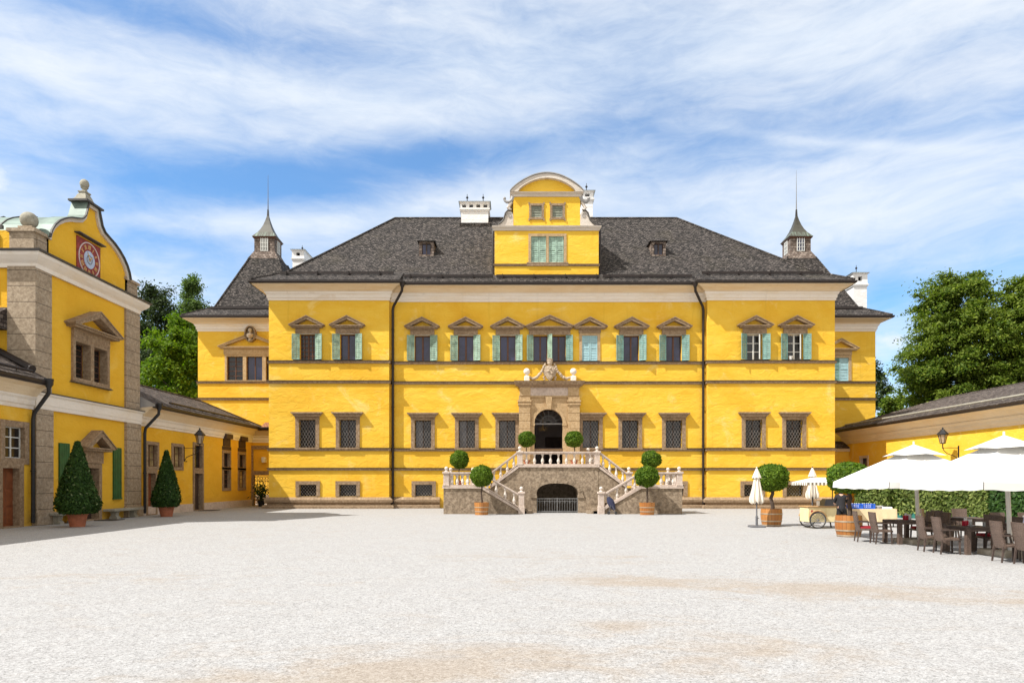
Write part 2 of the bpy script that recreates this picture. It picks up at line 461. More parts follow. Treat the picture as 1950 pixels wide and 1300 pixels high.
leaf_mat('box_leaves', [(0, (0.035, 0.080, 0.006)), (0.6, (0.085, 0.165, 0.010)), (1, (0.19, 0.28, 0.028))], 0.38)
leaf_mat('yew_leaves', [(0, (0.010, 0.030, 0.006)), (0.6, (0.026, 0.066, 0.010)), (0.97, (0.055, 0.115, 0.020)), (1, (0.26, 0.30, 0.16))], 0.2)
leaf_mat('hedge_leaves', [(0, (0.030, 0.058, 0.008)), (0.6, (0.085, 0.135, 0.020)), (1, (0.30, 0.34, 0.10))], 0.35)
leaf_mat('beech_leaves', [(0, (0.035, 0.075, 0.008)), (0.6, (0.10, 0.160, 0.018)), (1, (0.24, 0.29, 0.040))], 0.42)
leaf_mat('maple_leaves', [(0, (0.04, 0.095, 0.004)), (0.6, (0.10, 0.185, 0.008)), (1, (0.21, 0.29, 0.020))], 0.42)
leaf_mat('dark_leaves', [(0, (0.016, 0.028, 0.010)), (0.6, (0.034, 0.058, 0.018)), (1, (0.075, 0.105, 0.035))], 0.25)
leaf_mat('larch_leaves', [(0, (0.045, 0.085, 0.025)), (0.6, (0.095, 0.155, 0.040)), (1, (0.16, 0.22, 0.06))], 0.38)

def gravel():
    m, k, p, o = new_mat('gravel')
    c = objco(k)
    # stones of several sizes, each its own grey
    def stones(sc):
        vo = k.n('ShaderNodeTexVoronoi'); vo.inputs['Scale'].default_value = sc; k.put(vo.inputs['Vector'], c)
        s3 = k.n('ShaderNodeSeparateColor'); k.put(s3.inputs[0], vo.outputs['Color'])
        return s3.outputs[0]
    s2, s3_, s4 = stones(34.0), stones(75.0), stones(15.0)
    sp = k.math('ADD', k.math('MULTIPLY', s2, 0.36), k.math('ADD', k.math('MULTIPLY', s3_, 0.52), k.math('MULTIPLY', s4, 0.12)))
    sp3 = k.noise(k.mapping(c, (0.7, 1.2, 1)), 1.6, 7, 0.72)
    sep = k.n('ShaderNodeSeparateXYZ'); k.put(sep.inputs[0], c)
    gx, gy = sep.outputs[0], sep.outputs[1]
    col = k.ramp(sp, [(0.10, (0.183, 0.178, 0.174)), (0.36, (0.304, 0.298, 0.291)), (0.58, (0.361, 0.356, 0.349)), (0.90, (0.479, 0.474, 0.470))])
    col = k.mix(k.math('MULTIPLY', k.smooth(sp3, 0.48, 0.70), 0.30), col, (0.283, 0.270, 0.263))
    # worn sandy patches
    def patch(px, py, rx, ry, amp):
        dx = k.math('DIVIDE', k.math('SUBTRACT', gx, px), rx); dy = k.math('DIVIDE', k.math('SUBTRACT', gy, py), ry)
        return k.math('MULTIPLY', k.math('EXPONENT', k.math('MULTIPLY', k.math('ADD', k.math('MULTIPLY', dx, dx), k.math('MULTIPLY', dy, dy)), -1.0)), amp)
    st = k.noise(k.mapping(c, (0.9, 1.3, 1), (0, 0, R(-10))), 0.9, 8, 0.70, 0.9)
    acc = k.math('MULTIPLY', k.noise(c, 0.10, 4, 0.6), 0.28)
    for q in ((-0.6, 7.3, 1.9, 1.0, 0.36), (1.5, 9.2, 0.9, 0.5, 0.30), (3.0, 7.9, 1.2, 0.8, 0.30), (2.0, 13.5, 2.2, 0.8, 0.26), (5.5, 12.6, 2.6, 0.9, 0.30), (8.5, 11.3, 2.2, 0.8, 0.26), (-9.5, 14.0, 4, 1.2, 0.14), (2.2, 17.5, 3.5, 1.4, 0.12), (-2.2, 6.6, 1.4, 0.6, 0.26)):
        acc = k.math('ADD', acc, patch(*q))
    stain = k.math('MULTIPLY', k.smooth(k.math('ADD', st, acc), 0.64, 1.04), 0.55)
    col = k.mix(stain, col, k.mix(sp, (0.217, 0.157, 0.100), (0.365, 0.291, 0.209)))
    k.put(p.inputs['Base Color'], col)
    p.inputs['Roughness'].default_value = 0.92
    p.inputs['Specular IOR Level'].default_value = 0.15
    bump(k, p, k.math('ADD', s2, s3_), 0.06, 0.01)
gravel()

# ------------------------------------------------------------------ mesh helpers
def X(px, Y): return (px - CX) * Y / F
def Z(py, Y): return EYE + (HY - py) * Y / F

ROOTM = {}

class MB:
    """Collects shapes and links them as one mesh object."""
    def __init__(s, M=None):
        s.v = []; s.f = []; s.M = M.copy() if M else Matrix()
    def add(s, vs, fs, M=None):
        b = len(s.v); m = s.M @ M if M is not None else s.M
        s.v += [tuple(m @ Vector(p)) for p in vs]
        s.f += [tuple(b + i for i in f) for f in fs]
        return s
    def box(s, x0, x1, y0, y1, z0, z1, M=None):
        vs = [(x0, y0, z0), (x1, y0, z0), (x1, y1, z0), (x0, y1, z0), (x0, y0, z1), (x1, y0, z1), (x1, y1, z1), (x0, y1, z1)]
        return s.add(vs, [(0, 3, 2, 1), (4, 5, 6, 7), (0, 1, 5, 4), (1, 2, 6, 5), (2, 3, 7, 6), (3, 0, 4, 7)], M)
    def bevbox(s, x0, x1, y0, y1, z0, z1, b=0.02, M=None):
        """box with chamfered vertical and top edges"""
        pr = [(x0 + b, y0), (x1 - b, y0), (x1, y0 + b), (x1, y1 - b), (x1 - b, y1), (x0 + b, y1), (x0, y1 - b), (x0, y0 + b)]
        cx, cy = (x0 + x1) / 2, (y0 + y1) / 2
        ins = [(cx + (px - cx) * (1 - 2 * b / (x1 - x0)), cy + (py - cy) * (1 - 2 * b / (y1 - y0))) for px, py in pr]
        vs = [(*p, z0) for p in pr] + [(*p, z1 - b) for p in pr] + [(*p, z1) for p in ins]
        fs = [tuple(range(7, -1, -1)), tuple(range(16, 24))]
        for r in (0, 8):
            for i in range(8):
                j = (i + 1) % 8
                fs.append((r + i, r + j, r + 8 + j, r + 8 + i))
        return s.add(vs, fs, M)
    def quad(s, *p, M=None):
        return s.add(p, [tuple(range(len(p)))], M)
    def prism(s, poly, a0, a1, axis='y', M=None):
        """poly of (x,z) swept along y, (x,y) along z or (y,z) along x"""
        n = len(poly)
        def pt(p, a): return {'y': (p[0], a, p[1]), 'z': (p[0], p[1], a), 'x': (a, p[0], p[1])}[axis]
        vs = [pt(p, a0) for p in poly] + [pt(p, a1) for p in poly]
        fs = [tuple(range(n)), tuple(range(2 * n - 1, n - 1, -1))]
        for i in range(n):
            j = (i + 1) % n
            fs.append((i, n + i, n + j, j))
        return s.add(vs, fs, M)
    def cyl(s, p0, p1, r0, r1=None, n=10, M=None):
        return s.tube([p0, p1], [r0, r0 if r1 is None else r1], n, M)
    def tube(s, path, r, n=8, M=None):
        pts = [Vector(p) for p in path]
        rs = r if isinstance(r, (list, tuple)) else [r] * len(pts)
        vs = []; fs = []
        up = None
        for i, p in enumerate(pts):
            d = (pts[min(i + 1, len(pts) - 1)] - pts[max(i - 1, 0)]).normalized()
            if up is None:
                up = Vector((0, 0, 1)) if abs(d.z) < 0.9 else Vector((1, 0, 0))
            a = d.cross(up).normalized(); b = d.cross(a).normalized()
            up = -b
            for k in range(n):
                t = 2 * pi * k / n + (pi / 4 if n == 4 else 0)
                vs.append(p + (a * cos(t) + b * sin(t)) * rs[i])
        for i in range(len(pts) - 1):
            for k in range(n):
                k2 = (k + 1) % n
                fs.append((i * n + k, i * n + k2, (i + 1) * n + k2, (i + 1) * n + k))
        fs.append(tuple(range(n - 1, -1, -1))); fs.append(tuple(range((len(pts) - 1) * n, len(pts) * n)))
        return s.add(vs, fs, M)
    def lathe(s, prof, c=(0, 0, 0), n=14, M=None):
        """prof of (radius, z), bottom to top, about a vertical axis at c"""
        vs = []; fs = []
        for (r, z) in prof:
            for k in range(n):
                t = 2 * pi * k / n
                vs.append((c[0] + r * cos(t), c[1] + r * sin(t), c[2] + z))
        m = len(prof)
        for i in range(m - 1):
            for k in range(n):
                k2 = (k + 1) % n
                fs.append((i * n + k, i * n + k2, (i + 1) * n + k2, (i + 1) * n + k))
        if prof[0][0] > 1e-4: fs.append(tuple(range(n - 1, -1, -1)))
        if prof[-1][0] > 1e-4: fs.append(tuple(range((m - 1) * n, m * n)))
        return s.add(vs, fs, M)
    def ball(s, c, r, n=14, m=8, sz=1.0, M=None):
        prof = [(max(1e-5, r * sin(pi * i / m)), -r * sz * cos(pi * i / m)) for i in range(m + 1)]
        return s.lathe(prof, c, n, M)
    def wall(s, x0, x1, z0, z1, y, holes, depth, M=None):
        """a wall sheet facing -y with rectangular openings and their reveals"""
        xs = sorted({x0, x1, *[h[0] for h in holes], *[h[1] for h in holes]})
        zs = sorted({z0, z1, *[h[2] for h in holes], *[h[3] for h in holes]})
        xs = [x for x in xs if x0 - 1e-6 <= x <= x1 + 1e-6]; zs = [z for z in zs if z0 - 1e-6 <= z <= z1 + 1e-6]
        idx = {}; vs = []; fs = []
        def V(x, z):
            kk = (round(x, 5), round(z, 5))
            if kk not in idx:
                idx[kk] = len(vs); vs.append((x, y, z))
            return idx[kk]
        for i in range(len(xs) - 1):
            for j in range(len(zs) - 1):
                cx, cz = (xs[i] + xs[i + 1]) / 2, (zs[j] + zs[j + 1]) / 2
                if any(h[0] < cx < h[1] and h[2] < cz < h[3] for h in holes): continue
                fs.append((V(xs[i], zs[j]), V(xs[i + 1], zs[j]), V(xs[i + 1], zs[j + 1]), V(xs[i], zs[j + 1])))
        for (a, b, c, d) in holes:
            o = len(vs)
            vs += [(a, y, c), (b, y, c), (b, y, d), (a, y, d), (a, y + depth, c), (b, y + depth, c), (b, y + depth, d), (a, y + depth, d)]
            fs += [(o, o + 4, o + 5, o + 1), (o + 1, o + 5, o + 6, o + 2), (o + 2, o + 6, o + 7, o + 3), (o + 3, o + 7, o + 4, o)]
        return s.add(vs, fs, M)
    def sweep(s, path, prof, closed=False):
        """closed profile of (out, z) swept along a plan path, out to the right of travel, mitred"""
        P = [Vector((p[0], p[1])) for p in path]
        n = len(P); m = len(prof)
        vs = []; fs = []
        for i in range(n):
            ns = []
            for a, b in (((i - 1) % n, i), (i, (i + 1) % n)):
                if not closed and (a > b): continue
                d = (P[b] - P[a]).normalized()
                ns.append(Vector((d.y, -d.x)))
            if len(ns) == 2:
                mm = (ns[0] + ns[1]) / (1 + ns[0].dot(ns[1]))
            else: mm = ns[0]
            for (o, z) in prof:
                vs.append((P[i].x + mm.x * o, P[i].y + mm.y * o, z))
        for i in range(n if closed else n - 1):
            i2 = (i + 1) % n
            for k in range(m):
                k2 = (k + 1) % m
                fs.append((i * m + k, i * m + k2, i2 * m + k2, i2 * m + k))
        if not closed:
            fs.append(tuple(range(m))); fs.append(tuple(range(n * m - 1, (n - 1) * m - 1, -1)))
        return s.add(vs, fs)
    def build(s, name, mat, parent=None, smooth=False, world=False, label=None, recalc=True):
        me = bpy.data.meshes.new(name)
        vs = s.v
        if world and parent is not None:
            r = parent
            while r.parent: r = r.parent
            inv = ROOTM[r.name].inverted()
            vs = [tuple(inv @ Vector(v)) for v in vs]
        me.from_pydata(vs, [], s.f)
        if recalc:
            bm = bmesh.new(); bm.from_mesh(me)
            bmesh.ops.recalc_face_normals(bm, faces=bm.faces)
            bm.to_mesh(me); bm.free()
        uv = me.uv_layers.new(name='UVMap')
        data = np.zeros(len(me.loops) * 2, dtype=np.float32)
        for p in me.polygons:
            nn = p.normal
            if abs(nn.z) > 0.999: a = Vector((1, 0, 0)); b = Vector((0, 1, 0))
            else:
                a = Vector((0, 0, 1)).cross(nn).normalized(); b = nn.cross(a)
            for li in p.loop_indices:
                co = me.vertices[me.loops[li].vertex_index].co
                data[2 * li] = co.dot(a); data[2 * li + 1] = co.dot(b)
        uv.data.foreach_set('uv', data)
        me.materials.append(MAT[mat])
        if smooth:
            me.shade_smooth()
            me.set_sharp_from_angle(angle=R(38))
        o = bpy.data.objects.new(name, me)
        COL.objects.link(o)
        if parent is not None: o.parent = parent
        if label: o['label'] = label
        return o


def thing(name, label, cat, loc=(0, 0, 0), rot=0.0, group=None):
    o = bpy.data.objects.new(name, None)
    o.empty_display_size = 0.3
    COL.objects.link(o)
    o.location = loc; o.rotation_euler = (0, 0, rot)
    o['label'] = label; o['category'] = cat
    if group: o['group'] = group
    ROOTM[o.name] = Matrix.Translation(loc) @ Matrix.Rotation(rot, 4, 'Z')
    return o

def tag(o, label, cat, group=None):
    o['label'] = label; o['category'] = cat
    if group: o['group'] = group
    return o

def dup(root, loc, rot=0.0, label=None, scale=None):
    def rec(o, parent):
        c = o.copy(); COL.objects.link(c)
        if parent is not None: c.parent = parent
        for ch in o.children: rec(ch, c)
        return c
    r = rec(root, None)
    r.location = loc; r.rotation_euler = (0, 0, rot)
    if scale: r.scale = (scale,) * 3 if not isinstance(scale, (tuple, list)) else scale
    if label: r['label'] = label
    return r

def leaf_object(name, cen, nor, size, mat, parent=None, aspect=0.55, extra=None):
    """one mesh of many small leaf faces (folded lozenges); extra = (verts, faces) merged in"""
    n = len(cen)
    cen = np.asarray(cen, dtype=np.float64); nor = np.asarray(nor, dtype=np.float64)
    nor /= np.linalg.norm(nor, axis=1, keepdims=True) + 1e-9
    t = np.random.normal(size=(n, 3)); t -= nor * np.sum(t * nor, axis=1, keepdims=True)
    t /= np.linalg.norm(t, axis=1, keepdims=True) + 1e-9
    b = np.cross(nor, t)
    sz = (np.asarray(size) * np.random.uniform(0.65, 1.3, n))[:, None]
    v = np.empty((n, 4, 3))
    v[:, 0] = cen - t * sz; v[:, 1] = cen + b * sz * aspect + nor * sz * 0.15
    v[:, 2] = cen + t * sz; v[:, 3] = cen - b * sz * aspect + nor * sz * 0.15
    verts = v.reshape(-1, 3)
    nq = n
    ev, ef = extra if extra else ([], [])
    allv = np.vstack([verts, np.array(ev).reshape(-1, 3)]) if len(ev) else verts
    me = bpy.data.meshes.new(name)
    me.vertices.add(len(allv)); me.vertices.foreach_set('co', allv.ravel())
    loops = list(range(4 * nq)); starts = [4 * i for i in range(nq)]; tot = [4] * nq
    for f in ef:
        starts.append(len(loops)); tot.append(len(f)); loops += [4 * nq + i for i in f]
    me.loops.add(len(loops)); me.loops.foreach_set('vertex_index', loops)
    me.polygons.add(len(starts)); me.polygons.foreach_set('loop_start', starts); me.polygons.foreach_set('loop_total', tot)
    me.update(calc_edges=True); me.validate()
    me.materials.append(MAT[mat])
    o = bpy.data.objects.new(name, me); COL.objects.link(o)
    if parent is not None: o.parent = parent
    return o

# ------------------------------------------------------------------ ground
g = MB()
g.quad((-700, -300, 0), (700, -300, 0), (700, 1200, 0), (-700, 1200, 0))
ground = g.build('ground', 'gravel'); ground['kind'] = 'structure'

# ------------------------------------------------------------------ building bits shared by all houses
def lattice(mb, x0, x1, z0, z1, y, step=0.19, slope=1.7, r=0.011):
    w, h = x1 - x0, z1 - z0
    n = int((w + h / slope) / step) + 1
    for sgn in (1, -1):
        for i in range(n):
            # z = z0 + slope * (x - xs), xs from x0 - h/slope to x1
            xs = x0 - h / slope + (i + 0.5) * step
            pts = []
            xa = max(x0, xs); xb = min(x1, xs + h / slope)
            if xb - xa < 0.02: continue
            za = z0 + slope * (xa - xs); zb = z0 + slope * (xb - xs)
            if sgn < 0: xa, xb = x0 + x1 - xa, x0 + x1 - xb
            mb.tube([(xa, y + 0.006 * sgn, za), (xb, y + 0.006 * sgn, zb)], r, 4)

def shutter_leaf(FM, parent, hx, z0, z1, w, side, ang, mat, n=13, two=True):
    """louvred leaf hinged at hx; side -1 swings to the left of the opening, ang measured off the wall"""
    M = FM @ Matrix.Translation((hx, -0.06, 0)) @ Matrix.Rotation(-ang * side * 1.0, 4, 'Z')
    mb = MB(M)
    def bx(a, b, y0, y1, c, d):
        if side < 0: a, b = -b, -a
        mb.box(a, b, y0, y1, c, d)
    t = 0.05
    bx(0, t, -0.022, 0.022, z0, z1); bx(w - t, w, -0.022, 0.022, z0, z1)
    zm = z0 + (z1 - z0) * 0.68
    rails = [z0, z1 - t] + ([zm] if two else [])
    for z in rails: bx(t, w - t, -0.020, 0.020, z, z + t)
    bx(w / 2 - 0.014, w / 2 + 0.014, -0.024, -0.018, z0 + t, z1 - t)
    for i in range(n):
        z = z0 + t + (z1 - z0 - 2 * t) * (i + 0.5) / n
        h = (z1 - z0) / n * 0.40
        xa, xb = (t, w - t) if side > 0 else (-(w - t), -t)
        mb.add([(xa, -0.018, z - h), (xb, -0.018, z - h), (xb, 0.018, z + h), (xa, 0.018, z + h),
                (xa, -0.010, z - h - 0.01), (xb, -0.010, z - h - 0.01), (xb, 0.026, z + h - 0.01), (xa, 0.026, z + h - 0.01)],
               [(0, 1, 2, 3), (4, 7, 6, 5), (0, 3, 7, 4), (1, 5, 6, 2), (0, 4, 5, 1), (3, 2, 6, 7)])
    return mb.build('shutter', mat, parent, world=True)

def closed_leaf(FM, parent, x0, x1, z0, z1, y, mat, n=14):
    mb = MB(FM)
    t = 0.055
    mb.box(x0, x0 + t, y - 0.03, y + 0.02, z0, z1); mb.box(x1 - t, x1, y - 0.03, y + 0.02, z0, z1)
    mb.box(x0 + t, x1 - t, y - 0.028, y + 0.018, z0, z0 + t); mb.box(x0 + t, x1 - t, y - 0.028, y + 0.018, z1 - t, z1)
    zm = (z0 + z1) / 2
    mb.box(x0 + t, x1 - t, y - 0.028, y + 0.018, zm - t / 2, zm + t / 2)
    for i in range(n):
        z = z0 + t + (z1 - z0 - 2 * t) * (i + 0.5) / n
        h = (z1 - z0) / n * 0.42
        mb.add([(x0 + t, y - 0.02, z - h), (x1 - t, y - 0.02, z - h), (x1 - t, y + 0.015, z + h), (x0 + t, y + 0.015, z + h),
                (x0 + t, y - 0.01, z - h - 0.008), (x1 - t, y - 0.01, z - h - 0.008), (x1 - t, y + 0.025, z + h - 0.008), (x0 + t, y + 0.025, z + h - 0.008)],
               [(0, 1, 2, 3), (4, 7, 6, 5), (0, 3, 7, 4), (1, 5, 6, 2), (0, 4, 5, 1), (3, 2, 6, 7)])
    return mb.build('shutter', mat, parent, world=True)

def pediment(mb, xc, hw, zb, za, out=0.34, band=0.15, deep=0.0):
    """raking stone gable: base bar and two sloped bars, standing out from y=deep towards -y"""
    y0 = deep - out; y1 = deep + 0.02
    mb.box(xc - hw + 0.10, xc + hw - 0.10, y0 + 0.08, y1, zb, zb + 0.09)
    mb.box(xc - hw, xc + hw, y0, y1, zb + 0.09, zb + 0.15)
    s = (za - zb - 0.15) / hw
    for sg in (-1, 1):
        mb.prism([(xc + sg * hw, zb + 0.152), (xc, za), (xc, za - band * 1.25), (xc + sg * (hw - band * 1.9), zb + 0.152)], y0 - 0.002 * sg, y1 - 0.002 * sg)
        mb.prism([(xc + sg * (hw + 0.05), zb + 0.13), (xc + sg * (hw + 0.05), zb + 0.18), (xc, za + 0.06), (xc, za + 0.004)], y0 - 0.05, y1 - 0.01 * (sg > 0))

def casement(FM, parent, xc, w, z0, z1, y, wood='brown_wood', pane='blue_glass', bars=(1, 0), wd=0.055, name='window', label=None):
    """wooden window frame (the part) with its glass; y is the depth behind the wall face"""
    mb = MB(FM)
    a, b = xc - w / 2, xc + w / 2
    mb.box(a, a + wd, y - 0.04, y + 0.04, z0, z1); mb.box(b - wd, b, y - 0.04, y + 0.04, z0, z1)
    mb.box(a + wd, b - wd, y - 0.038, y + 0.038, z0, z0 + wd); mb.box(a + wd, b - wd, y - 0.038, y + 0.038, z1 - wd, z1)
    nv, nh = bars
    for i in range(nv):
        x = a + w * (i + 1) / (nv + 1); ww = wd * (0.9 if i == nv // 2 and nv % 2 else 0.4)
        mb.box(x - ww, x + ww, y - 0.046, y + 0.03, z0 + wd, z1 - wd)
    for i in range(nh):
        z = z0 + (z1 - z0) * (i + 1) / (nh + 1)
        mb.box(a + wd, b - wd, y - 0.036, y + 0.028, z - wd * 0.35, z + wd * 0.35)
    win = mb.build(name, wood, parent, world=True, label=label)
    deep = parent.parent is not None          # keep to three levels
    MB(FM).box(a + 0.02, b - 0.02, y + 0.008, y + 0.02, z0 + 0.02, z1 - 0.02).build('pane', pane, parent if deep else win, world=True)
    return win

def stone_surround(mb, x0, x1, z0, z1, w, out=0.06, sill=True, y=0.0, deep=0.14):
    """stone jambs, head and sill, lining the reveal as well"""
    multi_surround(mb, [(x0, x1, z0, z1)], w, out, sill, y, deep)

def multi_surround(mb, hs, w, out=0.06, sill=True, y=0.0, deep=0.14):
    e = 0.012
    z0, z1 = hs[0][2], hs[0][3]
    edges = [hs[0][0] - w] + [v for h in hs for v in (h[0], h[1])] + [hs[-1][1] + w]
    for i in range(0, len(edges), 2):
        a, b = edges[i], edges[i + 1]
        mb.box(a + (0 if i == 0 else -e), b - (0 if i == len(edges) - 2 else -e), y - out, y + deep, z0 + (e if sill else 0), z1 - e)
    mb.box(edges[0], edges[-1], y - out - 0.003, y + deep, z1 - e, z1 + w)
    if sill: mb.box(edges[0], edges[-1], y - out - 0.003, y + deep, z0 - w, z0 + e)

def downpipe(path, parent, r=0.075, hopper=True, name='downpipe', mat='gutter_metal'):
    mb = MB()
    mb.tube(path, r, 10)
    if hopper:
        x, y, z = path[0]
        mb.lathe([(r * 1.2, -0.12), (r * 2.1, 0.12), (r * 2.3, 0.16), (r * 2.3, 0.22)], (x, y, z), 10)
    top = path[-2]; bot = path[-1]
    n = max(1, int((top[2] - bot[2]) / 2.2))
    for i in range(n):
        z = bot[2] + (top[2] - bot[2]) * (i + 0.5) / n
        mb.lathe([(r * 1.02, -0.03), (r * 1.25, -0.025), (r * 1.25, 0.025), (r * 1.02, 0.03)], (bot[0], bot[1], z), 10)
    return mb.build(name, mat, parent, smooth=True, world=True)

def half_gutter(path, parent, out, z, mat='gutter_metal'):
    pr = [(out - 0.02, z - 0.07), (out + 0.03, z - 0.13), (out + 0.12, z - 0.13), (out + 0.17, z - 0.06), (out + 0.17, z + 0.03), (out + 0.14, z + 0.03), (out + 0.12, z - 0.05), (out + 0.02, z - 0.06)]
    return MB().sweep(path, pr).build('gutter', mat, parent, world=True)

# ------------------------------------------------------------------ the palace
PAL = thing('palace', 'large yellow baroque palace with hipped shingle roof and curved central gable', 'palace', (2.5, 44, 0))
XL, XR = -15.53, 20.62
RL, RR = -7.85, 12.48               # inner ends of the two slightly projecting end bays
YM, YR, YW = 44.0, 43.6, 52.6       # middle wall, end bays, set-back wings
WL, WR = -24.2, 28.0
ZT = 13.9                           # wall tops

up_z0, up_z1 = 9.47, 11.12
lo_z0, lo_z1 = 3.88, 5.66
ba_z0, ba_z1 = 0.78, 1.53
mid_up = [804.5, 887, 967, 1202, 1283]
end_up = [(586, YR), (662.5, YR), (1436.5, YR), (1514, YR)]
mid_lo = [805.5, 889, 966, 1125, 1200, 1283]
end_lo = [(585.5, YR), (662.5, YR), (1435, YR), (1512, YR)]
ba = [(586.5, YR), (662.5, YR), (807, YM), (1286, YM), (1433, YR), (1513.5, YR)]
PX0 = 2.36                          # middle of the portal
HW = 0.51

hm = [(X(p, YM) - HW, X(p, YM) + HW, up_z0, up_z1) for p in mid_up]
hm += [(X(1029, YM) - 0.46, X(1029, YM) + 0.46, up_z0, up_z1), (X(1064, YM) - 0.46, X(1064, YM) + 0.46, up_z0, up_z1)]
hm += [(X(1123, YM) - HW, X(1123, YM) + HW, up_z0, up_z1)]
hm += [(X(p, YM) - 0.53, X(p, YM) + 0.53, lo_z0, lo_z1) for p in mid_lo]
hm += [(X(p, Y) - 0.56, X(p, Y) + 0.56, ba_z0, ba_z1) for p, Y in ba if Y == YM]
hm += [(PX0 - 0.98, PX0 + 0.98, 2.62, 6.45)]
mb = MB()
mb.wall(RL, RR, 0, ZT, YM, hm, 0.32)
for a, b in ((XL, RL), (RR, XR)):
    hs = [(X(p, Y) - 0.50, X(p, Y) + 0.50, up_z0, up_z1) for p, Y in end_up]
    hs += [(X(p, Y) - 0.53, X(p, Y) + 0.53, lo_z0, lo_z1) for p, Y in end_lo]
    hs += [(X(p, Y) - 0.56, X(p, Y) + 0.56, ba_z0, ba_z1) for p, Y in ba if Y == YR]
    mb.wall(a, b, 0, ZT, YR, [h for h in hs if a < h[0] < b], 0.32)
mb.quad((RL, YR, 0), (RL, YM, 0), (RL, YM, ZT), (RL, YR, ZT))
mb.quad((RR, YR, 0), (RR, YM, 0), (RR, YM, ZT), (RR, YR, ZT))
mb.quad((XL, YR, 0), (XL, 60, 0), (XL, 60, ZT), (XL, YR, ZT))
mb.quad((XR, YR, 0), (XR, 60, 0), (XR, 60, ZT), (XR, YR, ZT))
mb.quad((XL, 60, 0), (XR, 60, 0), (XR, 60, ZT), (XL, 60, ZT))
mb.build('wall', 'yellow_plaster', PAL, world=True, recalc=False)

# set-back wings behind, one each side
lw_hole = [(X(432, YW), X(466, YW) - 0.12, 9.5, 11.35), (X(466, YW) + 0.12, X(500, YW), 9.5, 11.35), (X(500, YW) + 0.25, X(534, YW), 9.5, 11.35)]
rw_hole = [(X(1581, YW), X(1616, YW), 9.47, 11.25)]
for nm, a, b, hs in (('left', WL, XL, lw_hole), ('right', XR, WR, rw_hole)):
    mb = MB()
    mb.wall(a, b, 0, ZT, YW, hs, 0.3)
    e = WL if nm == 'left' else WR
    mb.quad((e, YW, 0), (e, 63.5, 0), (e, 63.5, ZT), (e, YW, ZT))
    mb.quad((a, 63.5, 0), (b, 63.5, 0), (b, 63.5, ZT), (a, 63.5, ZT))
    mb.build('wing_wall', 'yellow_plaster', PAL, world=True, recalc=False)

main_path = [(XL, 60), (XL, YR), (RL, YR), (RL, YM), (RR, YM), (RR, YR), (XR, YR), (XR, 60)]
left_path = [(WL, 63.5), (WL, YW), (XL, YW)]
right_path = [(XR, YW), (WR, YW), (WR, 63.5)]
cornice = [(-0.02, 13.27), (0.05, 13.27), (0.06, 13.40), (0.11, 13.43), (0.12, 13.62), (0.17, 13.66), (0.24, 13.80), (-0.02, 13.80)]
soffit = [(-0.02, 13.803), (0.21, 13.803), (0.34, 13.90), (0.56, 14.02), (0.80, 14.09), (0.82, 14.20), (-0.02, 14.20)]
for path in (main_path, left_path, right_path):
    MB().sweep(path, cornice).build('cornice', 'white_plaster', PAL, world=True)
    MB().sweep(path, soffit).build('soffit', 'cream_plaster', PAL, world=True)
    half_gutter(path, PAL, 0.80, 14.27)
    for zc, hh in ((9.34, 0.085), (8.06, 0.085), (3.76, 0.085), (2.50, 0.07)):
        for segs in ([path] if not (path is main_path and zc < 4) else [path]):
            MB().sweep(segs, [(-0.02, zc - hh), (0.07, zc - hh), (0.085, zc + hh * 0.45), (0.11, zc + hh * 0.7), (-0.02, zc + hh * 0.7)]).build('string_course', 'trim_stone', PAL, world=True)
            MB().sweep(segs, [(-0.02, zc + hh * 0.703), (0.125, zc + hh * 0.703), (0.13, zc + hh), (-0.02, zc + hh + 0.04)]).build('flashing', 'gutter_metal', PAL, world=True)
for path in ([(XL, 60), (XL, YR), (RL, YR), (RL, YM), (X(838, 44), YM)], [(X(1262, 44), YM), (RR, YM), (RR, YR), (XR, YR), (XR, 60)], left_path, right_path):
    MB().sweep(path, [(-0.02, 0.0), (0.34, 0.0), (0.34, 0.17), (0.29, 0.21), (0.10, 0.21), (0.10, 0.34), (0.22, 0.40), (0.24, 0.55), (0.14, 0.66), (0.06, 0.72), (-0.02, 0.72)]).build('plinth', 'trim_stone', PAL, world=True)

# roof
ZE = 14.36
mb = MB()
el = [(-16.37, 42.74), (-7.05, 42.74), (-7.05, 43.14), (11.68, 43.14), (11.68, 42.74), (21.46, 42.74)]
fl = [(-14.75, 44.65), (-7.05, 44.65), (-7.05, 44.65), (11.68, 44.65), (11.68, 44.65), (19.85, 44.65)]
zf, zr = 15.38, 21.35
r0, r1 = (-8.75, 51.0), (12.30, 51.0)
E3 = [Vector((x, y, ZE)) for x, y in el]; F3 = [Vector((x, y, zf)) for x, y in fl]
RA, RB = Vector((*r0, zr)), Vector((*r1, zr))
bl, br = Vector((-16.37, 60.8, ZE)), Vector((21.46, 60.8, ZE))
fbl, fbr = Vector((-14.75, 58.9, zf)), Vector((19.85, 58.9, zf))
mb.quad(E3[0], E3[1], F3[1], F3[0]); mb.quad(E3[1], E3[2], F3[1]); mb.quad(E3[2], E3[3], F3[3], F3[1])
mb.quad(E3[3], E3[4], F3[3]); mb.quad(E3[4], E3[5], F3[5], F3[3])
mb.quad(F3[0], F3[5], RB, RA)
mb.quad(bl, E3[0], F3[0], fbl); mb.quad(fbl, F3[0], RA)
mb.quad(E3[5], br, fbr, F3[5]); mb.quad(F3[5], fbr, RB)
mb.quad(br, bl, fbl, fbr); mb.quad(fbr, fbl, RA, RB)
dn = Vector((0, 0, -0.13))
lp = E3 + [br, bl]
for i in range(len(lp)):
    a, b = lp[i], lp[(i + 1) % len(lp)]
    mb.quad(a, b, b + dn, a + dn)
roof = mb.build('roof', 'roof_shingles', PAL, world=True)
